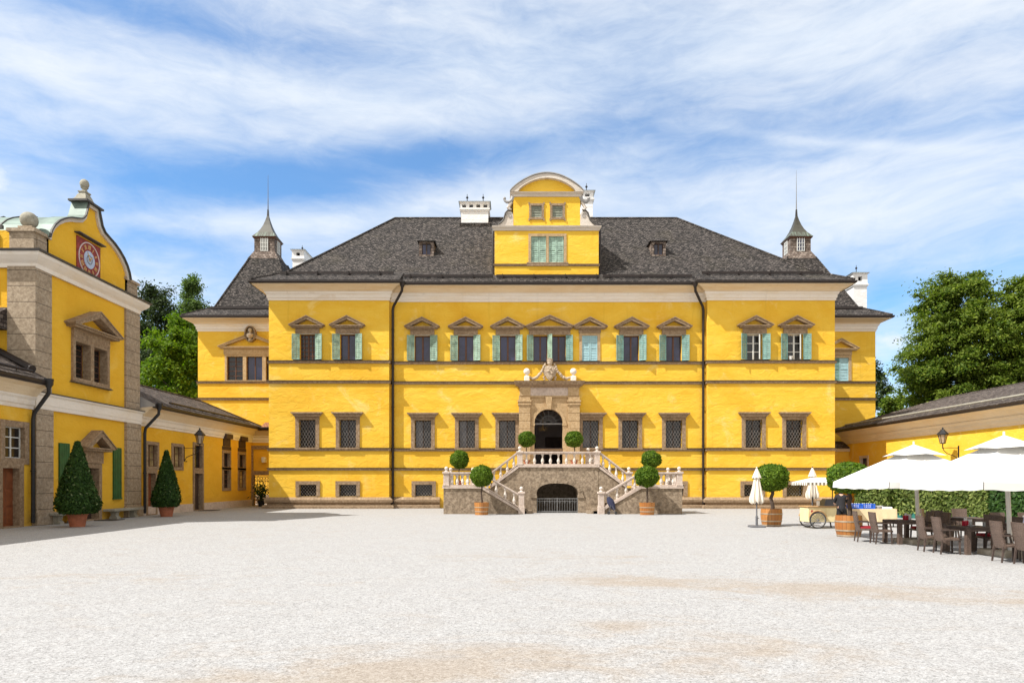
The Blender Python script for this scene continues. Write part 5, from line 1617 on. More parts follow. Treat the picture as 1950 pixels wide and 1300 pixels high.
# pilasters: front face and return
for a, b in ((TY0, TY0 + 0.95), (TY1 - 1.25, TY1 - 0.05)):
    mb = MB(FL); mb.box(a, b, -0.10, 1.0, 4.95, TH); mb.box(a + (0.0 if a > 30 else 0.0), b + 0.04, -0.14, 1.02, 0.5, 4.55)
    mb.box(a - 0.05, b + 0.10, -0.22, 1.06, 0, 0.5)
    mb.build('pilaster', 'block_stone', CT, world=True)
    # pedestal and ball above the cornice
    mb = MB(FL); mb.box(a + 0.05, b - 0.05, 0.0, 0.95, 10.68, 11.42); mb.box(a - 0.03, b + 0.03, -0.08, 1.03, 11.42, 11.55)
    mb.box(a + 0.22, b - 0.22, 0.2, 0.75, 11.55, 11.72)
    mb.box(a + 0.2, b - 0.2, -0.04, 0.0, 10.85, 11.28)
    pd = mb.build('pedestal', 'block_stone', CT, world=True)
    MB(FL).ball(((a + b) / 2, 0.48, 12.02), 0.32, 16, 10).build('stone_ball', 'bench_stone', pd, smooth=True, world=True)
# top finial
mb = MB(FL)
z0 = 13.95
sec = [(0.38, 0), (0.38, 0.08), (0.29, 0.20), (0.23, 0.34), (0.17, 0.44), (0.21, 0.47), (0.21, 0.52), (0.10, 0.55)]
vs = []; fs = []
for r, z in sec:
    vs += [(TC - r, 0.28 - r * 0.8, z0 + z), (TC + r, 0.28 - r * 0.8, z0 + z), (TC + r, 0.28 + r * 0.8, z0 + z), (TC - r, 0.28 + r * 0.8, z0 + z)]
for i in range(len(sec) - 1):
    for k in range(4): fs.append((4 * i + k, 4 * i + (k + 1) % 4, 4 * i + 4 + (k + 1) % 4, 4 * i + 4 + k))
mb.add(vs, fs)
mb.lathe([(0.10, 0.5), (0.12, 0.58), (0.08, 0.63), (0.16, 0.71)], (TC, 0.28, z0), 12); mb.ball((TC, 0.28, z0 + 0.88), 0.19, 14, 9, 1.12)
mb.build('finial', 'bench_stone', CT, smooth=True, world=True)
tp = [(-26, TY0 + 0.0), (-18.6, TY0 + 0.0), (-18.6, TY1), (-26, TY1)]
tp = [(-26, TY0 + 0.12), (-19.65, TY0 + 0.12), (-19.65, TY0), (-18.5, TY0), (-18.5, TY0 + 0.97), (-18.6, TY0 + 0.97), (-18.6, TY1 - 1.27), (-18.5, TY1 - 1.27), (-18.5, TY1 - 0.03), (-26, TY1 - 0.03)]
simple = [(-26, TY0 + 0.05), (-18.53, TY0 + 0.05), (-18.53, TY1 - 0.08), (-26, TY1 - 0.08)]
MB().sweep(simple, [(-0.05, 10.02), (0.04, 10.02), (0.07, 10.18), (0.22, 10.30), (0.34, 10.44), (0.36, 10.56), (-0.05, 10.56)]).build('cornice', 'white_plaster', CT, world=True)
MB().sweep(simple, [(-0.06, 10.563), (0.42, 10.563), (0.44, 10.64), (-0.06, 10.70)]).build('flashing', 'lead', CT, world=True)
MB().sweep(simple, [(-0.06, 4.56), (0.06, 4.56), (0.08, 4.70), (0.10, 4.74), (0.12, 5.06), (0.20, 5.12), (0.20, 5.18), (-0.06, 5.18)]).build('cornice', 'white_plaster', CT, world=True)
MB().sweep(simple, [(-0.06, 5.183), (0.24, 5.183), (0.25, 5.22), (-0.06, 5.27)]).build('flashing', 'lead', CT, world=True)
# clock
ck = MB(FL); cy, cz, rr = 29.95, 11.42, 0.70
ck.box(cy - 0.82, cy + 0.82, -0.05, 0.0, cz - 0.79, cz + 0.80)
clk = ck.build('clock', 'clock_red', CT, world=True)
mb = MB(FL); mb.prism([(cy - 0.95, cz + 0.88), (cy + 0.95, cz + 0.88), (cy + 0.95, cz + 0.925), (cy - 0.95, cz + 0.925)], -0.24, 0.02)
mb.build('clock_hood', 'lead', clk, world=True)
def ring(mb, r0, r1, y0, y1, n=48):
    vs = []; fs = []
    for i in range(n):
        t = 2 * pi * i / n
        for r, y in ((r0, y1), (r0, y0), (r1, y0), (r1, y1)): vs.append((cy + r * cos(t), y, cz + r * sin(t)))
    for i in range(n):
        j = (i + 1) % n
        for k in range(3): fs.append((4 * i + k, 4 * i + k + 1, 4 * j + k + 1, 4 * j + k))
    mb.add(vs, fs); return mb
ring(MB(FL), rr, rr + 0.045, -0.075, -0.04).build('clock_rim', 'clock_rim', clk, world=True)
mb = MB(FL); ring(mb, 0.0, 0.38, -0.068, -0.04); mb.build('clock_face', 'clock_blue', clk, world=True)
mb = MB(FL); ring(mb, 0.16, 0.20, -0.078, -0.06); mb.build('inner_ring', 'grey_iron', clk, world=True)
nums = ['XII', 'I', 'II', 'III', 'IIII', 'V', 'VI', 'VII', 'VIII', 'IX', 'X', 'XI']
for h_, s_ in enumerate(nums):
    mb = MB(FL)
    a = pi / 2 - 2 * pi * h_ / 12
    wds = {'I': 0.045, 'V': 0.10, 'X': 0.10}
    tw = sum(wds[c] for c in s_); off = -tw / 2
    Mn = Matrix.Translation((cy, 0, cz)) @ Matrix.Rotation(-(a - pi / 2), 4, 'Y')
    Mn = Matrix.Translation((cy, 0, cz)) @ Matrix.Rotation(pi / 2 - a, 4, 'Y')
    for c in s_:
        w_ = wds[c]; x0_ = off; x1_ = off + w_; zz0, zz1 = 0.45, 0.63
        if c == 'I': strokes = [((x0_ + x1_) / 2, (x0_ + x1_) / 2)]
        elif c == 'V': strokes = [(x0_ + 0.01, (x0_ + x1_) / 2), (x1_ - 0.01, (x0_ + x1_) / 2)]
        else: strokes = [(x0_ + 0.01, x1_ - 0.01), (x1_ - 0.01, x0_ + 0.01)]
        for q, (xt, xb_) in enumerate(strokes):
            mb.prism([(xb_ - 0.012, zz0), (xb_ + 0.012, zz0), (xt + 0.012, zz1), (xt - 0.012, zz1)], -0.062 - 0.002 * q, -0.045, 'y', Mn)
        off += w_
    mb.build('numeral', 'gold_paint', clk, world=True)
mb = MB(FL)
for ang, L_, w_ in ((R(118), 0.36, 0.03), (R(40), 0.26, 0.04)):
    mb = MB(FL)
    dx, dz = cos(ang), sin(ang)
    mb.prism([(cy - dz * w_, cz + dx * w_), (cy + dx * L_, cz + dz * L_), (cy + dz * w_, cz - dx * w_), (cy - dx * 0.1, cz - dz * 0.1)], -0.095, -0.08)
    mb.build('clock_hand', 'gold_paint', clk, world=True)
# first-floor double window
st = MB(FL)
multi_surround(st, hs[:2], 0.16, 0.10, True, deep=0.26)
st.box(28.80, 31.40, -0.12, 0.02, 7.81, 8.20)
st.box(28.75, 31.45, -0.16, 0.02, 5.93, 5.99)
win = st.build('window', 'trim_stone', CT, world=True)
pd = MB(FL); pediment(pd, 30.1, 1.72, 8.20, 9.14, 0.46, 0.20); pd.build('pediment', 'trim_stone', win, world=True)
for (a, b, c, d) in hs[:2]:
    fr = MB(FL); fr.box(a, a + 0.06, 0.28, 0.34, c, d); fr.box(b - 0.06, b, 0.28, 0.34, c, d); fr.box((a + b) / 2 - 0.03, (a + b) / 2 + 0.03, 0.28, 0.34, c, d); fr.box(a, b, 0.285, 0.335, d - 0.06, d)
    for q in range(1, 6): fr.box(a, b, 0.29, 0.325, c + (d - c) * q / 6 - 0.012, c + (d - c) * q / 6 + 0.012)
    fr.build('frame', 'brown_wood', win, world=True)
    MB(FL).box(a, b, 0.31, 0.33, c, d).build('pane', 'dark_glass', win, world=True)
MB(FL).box(28.7, 31.5, -0.2, 0.02, 5.90, 5.93).build('sill', 'lead', win, world=True)
# ground-floor door with pediment and green shutters beside it
dr = wing_door(FL, CT, hs[2][0], hs[2][1], hs[2][3], 'dark_wood', 0.20, 0.3)
pd = MB(FL); pd.box(29.50, 30.90, -0.12, 0.02, 2.525, 3.05); pediment(pd, 30.2, 1.05, 3.05, 3.92, 0.46, 0.19); pd.build('pediment', 'trim_stone', dr, world=True)
for a, b in ((27.98, 28.62), (31.78, 32.42)):
    mb = MB(FL); mb.box(a, b, -0.06, -0.01, 0.95, 3.30)
    for i in range(5): mb.box(a + (b - a) * i / 5 + 0.01, a + (b - a) * (i + 1) / 5 - 0.01, -0.075, -0.055, 0.97, 3.28)
    mb.box(a - 0.02, b + 0.02, -0.09, 0.0, 0.88, 0.95)
    mb.build('shutter', 'green_paint', CT, world=True)
# green-shuttered window and small lean-to roof on the flank, at the picture's edge
FS = Matrix.Translation((0, TY0 + 0.12, 0))
closed_leaf(FS, CT, -20.6, -19.98, 10.9 - 0.0, 11.35, -0.03, 'teal_shutter', 6)
closed_leaf(FS, CT, -20.9, -20.05, 8.75, 9.6, -0.03, 'teal_shutter', 8)
mb = MB(); mb.add([(-25, TY0 - 1.1, 7.75), (-19.62, TY0 - 1.1, 7.75), (-19.62, TY0 + 0.12, 8.5), (-25, TY0 + 0.12, 8.5), (-25, TY0 - 1.1, 7.6), (-19.62, TY0 - 1.1, 7.6), (-19.62, TY0 + 0.12, 7.6), (-25, TY0 + 0.12, 7.6)], [(0, 1, 2, 3), (4, 7, 6, 5), (0, 4, 5, 1), (1, 5, 6, 2)])
mb.build('lean_to_roof', 'low_roof_shingles', CT, world=True)
# downpipes of the left range
mbp = downpipe([(-17.75, 26.15, 5.42), (-17.78, 26.2, 5.10), (-18.42, 26.32, 4.35), (-18.46, 26.32, 4.1), (-18.46, 26.32, 0.12)], NW, 0.075, mat='black_metal')
downpipe([(-17.75, 34.35, 5.42), (-17.78, 34.35, 5.10), (-18.42, 34.32, 4.40), (-18.46, 34.32, 4.15), (-18.46, 34.32, 0.12)], LW, 0.075, mat='black_metal')

# ------------------------------------------------------------------ right low wing
RW = thing('service_wing', 'low yellow wing with grey shingle roof behind the cafe umbrellas', 'building', (27.5, 30, 0))
mb = MB(FR)
rh = [(-48.9, -48.0, 2.55, 3.40), (-45.1, -44.2, 1.3, 2.2), (-38.2, -37.2, 1.3, 2.2), (-31.2, -30.2, 1.3, 2.2)]
mb.wall(-51.4, -12, 0, 5.4, 0, rh, 0.3)
mb.quad((-12, 0, 0), (-12, 8, 0), (-12, 8, 5.4), (-12, 0, 5.4)); mb.quad((-51.4, 8, 0), (-12, 8, 0), (-12, 8, 5.4), (-51.4, 8, 5.4))
mb.build('wall', 'yellow_plaster', RW, world=True, recalc=False)
wp = [(25.0, 51.5), (25.0, 12)]
MB().sweep(wp, WCOR).build('cornice', 'cream_plaster', RW, world=True)
MB().sweep(wp, WSOF).build('soffit', 'cream_plaster', RW, world=True)
half_gutter(wp, RW, 0.66, 5.52)
ra, rb = (29.6, 12, 7.42), (29.6, 46.5, 7.42)
ea, eb = (24.18, 12, EZ), (24.18, 51.9, EZ)
ba_, bb_ = (35, 12, EZ), (35, 51.9, EZ)
rf = wing_roof(RW, [(ea, eb, rb, ra), (ra, rb, bb_, ba_), (eb, bb_, rb)], [(ea, eb), (bb_, ba_)], [(ra, rb), (rb, eb)])
guard_along(rf, (24.65, 13, EZ + 0.32), (24.65, 50.5, EZ + 0.32), 15, 'bench_stone', 0.06)
for q in rh: wing_window(FR, RW, *q, (1, 1), 'dark_glass', 'brown_wood', 0.16, 'pink_stone')
downpipe([(24.3, 25.0, 5.42), (24.3, 25.0, 5.0), (24.75, 25.0, 4.4), (24.85, 25.0, 4.1), (24.85, 25.0, 0.1)], RW, 0.075)
# link wall closing the corner beside the palace
LK = thing('link_wall', 'short orange yellow wall closing the corner between palace and right wing', 'wall', (22.8, 51, 0))
MB().box(XR, 25.0, 50.6, 50.9, 0, 4.20).build('wall', 'yellow_plaster', LK, world=True)
MB().box(XR, 25.0, 50.5, 50.6, 3.95, 4.20).build('coping', 'cream_plaster', LK, world=True)
MB().box(XR, 25.0, 50.52, 50.6, 2.4, 2.58).build('string_course', 'trim_stone', LK, world=True)
mb = MB(); mb.quad((XR, 50.3, 4.22), (24.9, 50.3, 4.22), (24.9, 51.4, 4.75), (XR, 51.4, 4.75)); mb.quad((XR, 50.3, 4.16), (24.9, 50.3, 4.16), (24.9, 51.4, 4.69), (XR, 51.4, 4.69)); mb.build('tile_roof', 'low_roof_shingles', LK, world=True)

# ------------------------------------------------------------------ wall lanterns
def lantern(loc, rot, label):
    """origin on the wall at the bracket's height; local -y points away from the wall"""
    t = thing('wall_lantern', label, 'lantern', loc, rot, 'wall lanterns on curled brackets')
    mb = MB()
    mb.lathe([(0.0001, -0.005), (0.06, 0.0), (0.06, 0.0)], (0, 0, 0), 6)
    mb.box(-0.05, 0.05, -0.03, 0.0, -0.75, 0.12)
    mb.tube([(0, 0.0, 0.0), (0, -0.92, 0.0)], 0.018, 6)
    mb.tube([(0, -0.88, 0.02), (0, -0.84, -0.14), (0, -0.64, -0.32), (0, -0.34, -0.42), (0, -0.14, -0.52), (0, -0.05, -0.70), (0, -0.12, -0.78), (0, -0.18, -0.70)], 0.022, 6)
    mb.tube([(0, -0.90, -0.05), (0, -0.90, 0.22)], 0.03, 6)
    mb.build('bracket', 'black_metal', t, smooth=True)
    c = (0, -0.90, 0.22)
    mb = MB()
    for k in range(6):
        a = 2 * pi * k / 6
        mb.tube([(0.13 * cos(a), -0.90 + 0.13 * sin(a), 0.24), (0.23 * cos(a), -0.90 + 0.23 * sin(a), 0.74)], 0.014, 4)
    mb.lathe([(0.05, 0.0), (0.14, 0.02), (0.14, 0.05), (0.10, 0.06)], c, 6)
    mb.lathe([(0.25, 0.50), (0.30, 0.52), (0.30, 0.55), (0.22, 0.64), (0.13, 0.74), (0.10, 0.80), (0.04, 0.82), (0.05, 0.87), (0.01, 0.94)], c, 6)
    mb.build('lantern_frame', 'black_metal', t)
    MB().lathe([(0.12, 0.06), (0.215, 0.51)], c, 6).build('lantern_glass', 'lamp_glass', t)
    return t
lantern((-18.6, 38.7, 3.60), R(90), 'black wall lantern on a curled bracket above the left wing doorway')
lantern((25.0, 38.2, 3.60), R(-90), 'black wall lantern on a curled bracket above the white cafe umbrellas')

# ------------------------------------------------------------------ trees beyond the buildings
def crown_clumps(n, shape, seed):
    """clump centres in an envelope; shape(h in 0..1) -> relative radius"""
    rs = np.random.RandomState(seed); out = []
    while len(out) < n:
        h = rs.uniform(0, 1); r = shape(h)
        if rs.uniform() > r + 0.15: continue
        a = rs.uniform(0, 2 * pi); r *= 1 + 0.16 * sin(3 * a + seed + 5 * h) + 0.10 * sin(5 * a + 9 * h + 2 * seed)
        q = r * sqrt(rs.uniform(0.12, 1.0)) * rs.uniform(0.82, 1.08)
        out.append((q * cos(a), q * sin(a), h))
    return np.array(out)

def tree(name, label, px, Y, ptop, pbot, halfpx, mat, shape, n_cl, n_lf, leaf, seed, flat=0.45, clump=0.17, droop=0.0, group=None, spray=1.5):
    x = X(px, Y); zt = Z(ptop, Y); zb = max(1.0, Z(pbot, Y)); rad = halfpx * Y / F; h = zt - zb
    t = thing(name, label, 'tree', (x, Y, 0), 0, group)
    rs = np.random.RandomState(seed)
    cl = crown_clumps(n_cl, shape, seed)
    cen = []; nor = []
    for (cx, cy, ch) in cl:
        c = np.array((cx * rad, cy * rad, zb + ch * h))
        k = int(n_lf * rs.uniform(0.6, 1.4)); cr = rad * clump * rs.uniform(0.7, 1.35)
        # a spray: long outwards, narrow across, flat, drooping at its tip
        o = np.array((cx, cy, 0.0)); o /= (np.linalg.norm(o) + 1e-6)
        q_ = np.array((-o[1], o[0], 0.0))
        el = rs.uniform(0.9, spray)
        g3 = rs.normal(size=(k, 3)) * 0.62
        lift = rs.uniform(-0.25, 0.30) + 0.55 * max(0.0, ch - 0.6)
        p = np.outer(g3[:, 0] * cr * el, o) + np.outer(g3[:, 1] * cr * 0.75, q_)
        p[:, 2] += g3[:, 2] * cr * flat + lift * g3[:, 0] * cr * el - droop * np.abs(g3[:, 0]) ** 1.6 * cr
        cen.append(c + p)
        nn = rs.normal(size=(k, 3)) * 0.55 + np.array((0, 0, 0.75)) + o * 0.35
        nor.append(nn)
    cen = np.vstack(cen) - np.array((0, 0, 0)); nor = np.vstack(nor)
    leaf_object('crown', cen, nor, leaf, mat, t)
    mb = MB()
    tr = max(0.16, rad * 0.06)
    pts = [(0, 0, -0.1)]; q = 6
    for i in range(1, q + 1):
        pts.append((rs.uniform(-.05, .05) * rad, rs.uniform(-.05, .05) * rad, (zt * 0.9) * i / q))
    mb.tube(pts, [tr * (1.15 - 1.0 * i / q) for i in range(q + 1)], 9)
    for (cx, cy, ch) in cl[:: max(1, n_cl // 26)]:
        z1 = zb + ch * h; z0 = max(zb * 0.7, z1 - rad * 0.45 * (0.4 + abs(cx) + abs(cy)))
        f = min(0.95, z0 / zt)
        mb.tube([(0, 0, z0), (cx * rad * 0.5, cy * rad * 0.5, z0 + (z1 - z0) * 0.65), (cx * rad * 0.95, cy * rad * 0.95, z1)], [tr * 0.35, tr * 0.2, 0.02], 5)
    mb.build('trunk', 'bark', t, smooth=True)
    return t

GT = 'trees behind the palace buildings'
def sh_round(h): return max(0.05, sin(pi * min(1, 0.12 + 0.88 * h)) ** 0.6 * (1.0 if h < 0.55 else 1.12 - 0.25 * h))
def sh_cone(h): return max(0.06, (1 - h) ** 0.75)
def sh_beech(h): return max(0.10, (0.98 - 0.10 * (h - 0.15) if h < 0.50 else 0.945 - 1.45 * (h - 0.50) ** 1.3))
def sh_tall(h): return max(0.22, min(1.0, 1.25 * (1.02 - h) ** 0.6))
tree('deciduous_tree', 'dark loose-crowned tree between the clock building and the palace', 300, 72, 545, 840, 66, 'dark_leaves', sh_round, 210, 200, 0.15, 3, 0.7, 0.20, 0.25, GT)
tree('maple_tree', 'bright light green maple in front of the darker trees on the left', 338, 62, 602, 860, 76, 'maple_leaves', sh_round, 190, 230, 0.15, 5, 0.6, 0.17, 0.15, GT)
tree('conifer_tree', 'feathery green tree tip above the left pavilion eaves', 366, 84, 533, 830, 46, 'larch_leaves', sh_tall, 230, 210, 0.15, 8, 1.0, 0.20, 0.0, GT)
tree('deciduous_tree', 'distant treetop just showing above the left slope of the palace roof', 612, 105, 478, 700, 30, 'dark_leaves', sh_round, 60, 160, 0.2, 12, 0.6, 0.22, 0.1, GT)
tree('beech_tree', 'big leafy beech to the right of the palace pavilion', 1824, 62, 528, 850, 106, 'beech_leaves', sh_beech, 760, 200, 0.13, 21, 0.42, 0.13, 0.32, GT, 1.9)
tree('beech_tree', 'leafy beech cut off by the right edge of the photo', 1972, 60, 518, 850, 92, 'beech_leaves', sh_beech, 600, 200, 0.13, 33, 0.42, 0.14, 0.32, GT, 1.9)
tree('weeping_tree', 'small dark weeping tree beside the right pavilion wall', 1662, 76, 690, 880, 40, 'dark_leaves', sh_round, 90, 190, 0.15, 41, 1.1, 0.20, 0.35, GT)
tree('deciduous_tree', 'low green tree between the weeping tree and the big beech', 1704, 70, 752, 880, 36, 'beech_leaves', sh_round, 80, 200, 0.15, 43, 0.6, 0.2, 0.2, GT)

# ------------------------------------------------------------------ clipped trees in tubs
def sphere_pts(n, jitter=0.05, flat=1.0):
    i = np.arange(n) + 0.5
    ph = np.arccos(1 - 2 * i / n); th = pi * (1 + 5 ** 0.5) * i
    p = np.stack([np.cos(th) * np.sin(ph), np.sin(th) * np.sin(ph), np.cos(ph)], 1)
    nrm = p.copy()
    ph0 = np.random.uniform(0, 6, 4)
    lump = 0.90 * (1 + 0.045 * np.sin(5 * p[:, 0] + ph0[0]) * np.cos(6 * p[:, 1] + ph0[1]) + 0.04 * np.sin(8 * p[:, 2] + 4 * p[:, 0] + ph0[2]))
    shoot = np.where(np.random.uniform(size=n) < 0.03, np.random.uniform(0.03, 0.12, n), 0.0)
    p *= (lump * (1 + np.random.normal(0, jitter, n) + (shoot if jitter > 0 else 0)))[:, None]
    p[:, 2] *= flat
    return p, nrm

def core_ball(r, flat=1.0, n=16, m=10):
    mb = MB(); mb.ball((0, 0, 0), r, n, m, flat); return mb.v, mb.f

def ball_crown(parent, r, z, flat=1.0, leaf=0.055, n=2600):
    p, nn = sphere_pts(n, 0.035, flat)
    nn = nn * 0.9 + np.random.normal(size=nn.shape) * 0.55
    p2, n2 = sphere_pts(n // 2, 0.03, flat)
    cen = np.vstack([p * r, p2 * r * 0.9]); nor = np.vstack([nn, n2 + np.random.normal(size=n2.shape) * 0.5])
    v, f = core_ball(r * 0.76, flat)
    o = leaf_object('crown', cen, nor, leaf, 'box_leaves', parent, 0.5, (v, f))
    o.location = (0, 0, z)
    return o

GB = 'ball-clipped trees in pots around the staircase'
def barrel_tub(parent, r0, r1, h, nh, bulge=0.03, z=0.0, feet=True):
    mb = MB()
    pr = [(r0, 0.0)] + [(r0 + (r1 - r0) * t + bulge * sin(pi * t), h * t) for t in (0.25, 0.5, 0.75, 1.0)]
    pr += [(r1 - 0.035, h), (r1 - 0.04, h - 0.05)]
    mb.lathe(pr, (0, 0, z), 28)
    tub = mb.build('tub', 'barrel_wood', parent, smooth=True)
    mb = MB()
    for t in nh:
        r = r0 + (r1 - r0) * t + bulge * sin(pi * t)
        mb.lathe([(r + 0.002, h * t - 0.022), (r + 0.010, h * t - 0.02), (r + 0.010, h * t + 0.02), (r + 0.002, h * t + 0.022)], (0, 0, z), 28)
    mb.build('hoop', 'hoop_metal', tub)
    MB().lathe([(0.0001, h - 0.05), (r1 - 0.04, h - 0.05)], (0, 0, z), 20).build('soil', 'soil', parent)
    return tub
def clay_pot(parent, r0, r1, h):
    mb = MB()
    mb.lathe([(r0, 0), (r0 + (r1 - r0) * 0.75, h * 0.78), (r1 - 0.02, h * 0.8), (r1, h * 0.82), (r1 + 0.01, h * 0.97), (r1 - 0.01, h), (r1 - 0.05, h), (r1 - 0.06, h * 0.9)], n=24)
    p = mb.build('pot', 'terracotta', parent, smooth=True)
    MB().lathe([(0.0001, h * 0.9), (r1 - 0.06, h * 0.9)], n=18).build('soil', 'soil', parent)
    return p
def stem(parent, z0, z1, r=0.035, wob=0.02):
    mb = MB(); n = 6
    mb.tube([(wob * sin(i * 1.7), wob * cos(i * 2.3) - wob, z0 + (z1 - z0) * i / n) for i in range(n + 1)], [r * (1.15 - 0.25 * i / n) for i in range(n + 1)], 8)
    return mb.build('trunk', 'trunk_bark', parent, smooth=True)

# pots on the stair (terracotta)
def pot_ball(x, y, z, r, zc, label):
    t = thing('ball_topiary', label, 'topiary', (x, y, z), random.uniform(0, 6), GB)
    clay_pot(t, 0.13, 0.20, 0.30); stem(t, 0.2, zc - r * 0.6, 0.030); ball_crown(t, r, zc, 0.95)
    return t
YLT = 38.6
a1 = pot_ball(X(1003, YLT), YLT, ZU, 0.50, Z(836, YLT) - ZU, 'ball topiary in terracotta pot on the upper landing, left of the arched door')
dup(a1, (X(1093, YLT), YLT, ZU), 1.3, 'ball topiary in terracotta pot on the upper landing, right of the arched door', (1.08, 1.08, 1.0))
YLS = 37.4
a2 = pot_ball(X(875, YLS), YLS, ZL, 0.545, Z(875, YLS) - ZL, 'ball topiary in terracotta pot behind the balusters of the left side landing')
dup(a2, (X(1240, YLS), YLS, ZL), 2.2, 'ball topiary standing behind the balusters of the right side landing', (1.04, 1.04, 1.0))
# tubs before the stair
YF = 35.25
a3 = thing('ball_topiary', 'ball topiary in a slatted wooden tub before the left stair flight', 'topiary', (X(917, YF), YF, 0), 0.4, GB)
barrel_tub(a3, 0.335, 0.385, 0.64, (0.28, 0.62), 0.0); stem(a3, 0.5, 1.7, 0.045); ball_crown(a3, 0.61, Z(906, YF), 0.95, 0.06, 3200)
dup(a3, (X(1232, YF), YF, 0), 2.0, 'ball topiary in a slatted wooden tub before the right stair flight', (1.05, 1.05, 0.985))

# the two barrel trees on the right
def rounded_box_crown(parent, rx, rz, z, leaf, n, power=3.0):
    p, nn = sphere_pts(n, 0.0)
    s = (np.abs(p) ** power).sum(1) ** (-1.0 / power)
    q = p * s[:, None]
    wob = (1 + 0.05 * np.sin(5 * p[:, 0] + 2) * np.cos(6 * p[:, 1]) + np.random.normal(0, 0.04, n) + np.where(np.random.uniform(size=n) < 0.03, np.random.uniform(0.03, 0.14, n), 0)) * 0.98
    q = q * wob[:, None] * np.array((rx, rx, rz))
    nor = nn + np.random.normal(size=nn.shape) * 0.6
    mb = MB(); mb.ball((0, 0, 0), rx * 0.72, 16, 10, rz / rx)
    inner = q[: n // 2] * 0.9
    o = leaf_object('crown', np.vstack([q, inner]), np.vstack([nor, nor[: n // 2]]), leaf, 'box_leaves', parent, 0.5, (mb.v, mb.f))
    o.location = (0, 0, z)
    return o
GR = 'clipped trees in round wooden barrels'
YR1 = 26.4
b1 = thing('barrel_tree', 'clipped laurel in a round wooden barrel beside the closed white parasol', 'topiary', (X(1469, YR1), YR1, 0), 0.3, GR)
barrel_tub(b1, 0.335, 0.385, 0.66, (0.06, 0.30, 0.72), 0.035); stem(b1, 0.55, 1.6, 0.065, 0.03); rounded_box_crown(b1, 0.54, 0.49, Z(909, YR1), 0.065, 3200, 2.6)
YR2 = 21.3
b2 = thing('barrel_tree', 'clipped laurel in a large wooden barrel with its crown half behind the open parasol', 'topiary', (X(1616, YR2), YR2, 0), 1.3, GR)
barrel_tub(b2, 0.33, 0.375, 0.66, (0.06, 0.30, 0.72), 0.04); stem(b2, 0.55, 1.5, 0.06, 0.03); rounded_box_crown(b2, 0.58, 0.45, Z(909, YR2), 0.06, 3400, 2.6)

# cone topiaries on the left
GC = 'cone topiaries in terracotta pots along the left range'
def cone_crown(parent, r, z0, z1, leaf, n):
    h = np.random.uniform(0, 1, n) ** 1.35
    prof = np.where(h < 0.12, 0.72 + 0.28 * np.sqrt(np.clip(h / 0.12, 0, 1)), 1.0 - 0.92 * np.clip((h - 0.12) / 0.88, 0, 1) ** 1.08)
    th = np.random.uniform(0, 2 * pi, n)
    rr = prof * r * (1 + 0.06 * np.sin(3 * th + 6 * h) + 0.03 * np.sin(7 * th - 11 * h) + np.random.normal(0, 0.05, n) + np.where(np.random.uniform(size=n) < 0.025, np.random.uniform(0.04, 0.16, n), 0))
    p = np.stack([rr * np.cos(th), rr * np.sin(th), z0 + h * (z1 - z0)], 1)
    nor = np.stack([np.cos(th), np.sin(th), np.full(n, 0.35)], 1) + np.random.normal(size=(n, 3)) * 0.55
    mb = MB(); mb.lathe([(r * 0.5, z0 + 0.03), (r * 0.86, z0 + 0.12 * (z1 - z0)), (r * 0.42, z0 + 0.6 * (z1 - z0)), (0.01, z0 + 0.97 * (z1 - z0))], n=18)
    return leaf_object('crown', p, nor, leaf, 'yew_leaves', parent, 0.42, (mb.v, mb.f))
c1 = thing('cone_topiary', 'large dark green cone topiary in a terracotta pot before the clock building door', 'topiary', (X(147.5, 25.9), 25.9, 0), 0, GC)
clay_pot(c1, 0.25, 0.36, 0.56); cone_crown(c1, 0.71, 0.52, 3.22, 0.062, 8000); stem(c1, 0.4, 2.8, 0.05)
c2 = thing('cone_topiary', 'smaller cone topiary in a terracotta pot beneath the low wing windows', 'topiary', (X(317, 33.4), 33.4, 0), 1.0, GC)
clay_pot(c2, 0.26, 0.36, 0.52); cone_crown(c2, 0.63, 0.50, 3.22, 0.062, 7000); stem(c2, 0.4, 2.8, 0.05)

# leafy shrub in a dark pot by the gate
sh_ = thing('potted_shrub', 'loose leafy shrub in a dark pot beside the iron passage gate', 'plant', (X(497.5, 47.4), 47.4, 0))
MB().lathe([(0.18, 0), (0.26, 0.36), (0.28, 0.40), (0.24, 0.40), (0.23, 0.36)], n=16).build('pot', 'black_metal', sh_, smooth=True)
p = np.random.normal(size=(700, 3)) * np.array((0.24, 0.24, 0.30)) + np.array((0, 0, 1.0))
leaf_object('foliage', p, np.random.normal(size=(700, 3)) + np.array((0, 0, 0.6)), 0.075, 'yew_leaves', sh_)
mb = MB()
for i in range(7):
    a = i * 0.9; mb.tube([(0.04 * cos(a), 0.04 * sin(a), 0.34), (0.16 * cos(a), 0.16 * sin(a), 1.1)], [0.014, 0.006], 4)
mb.build('stem', 'trunk_bark', sh_)

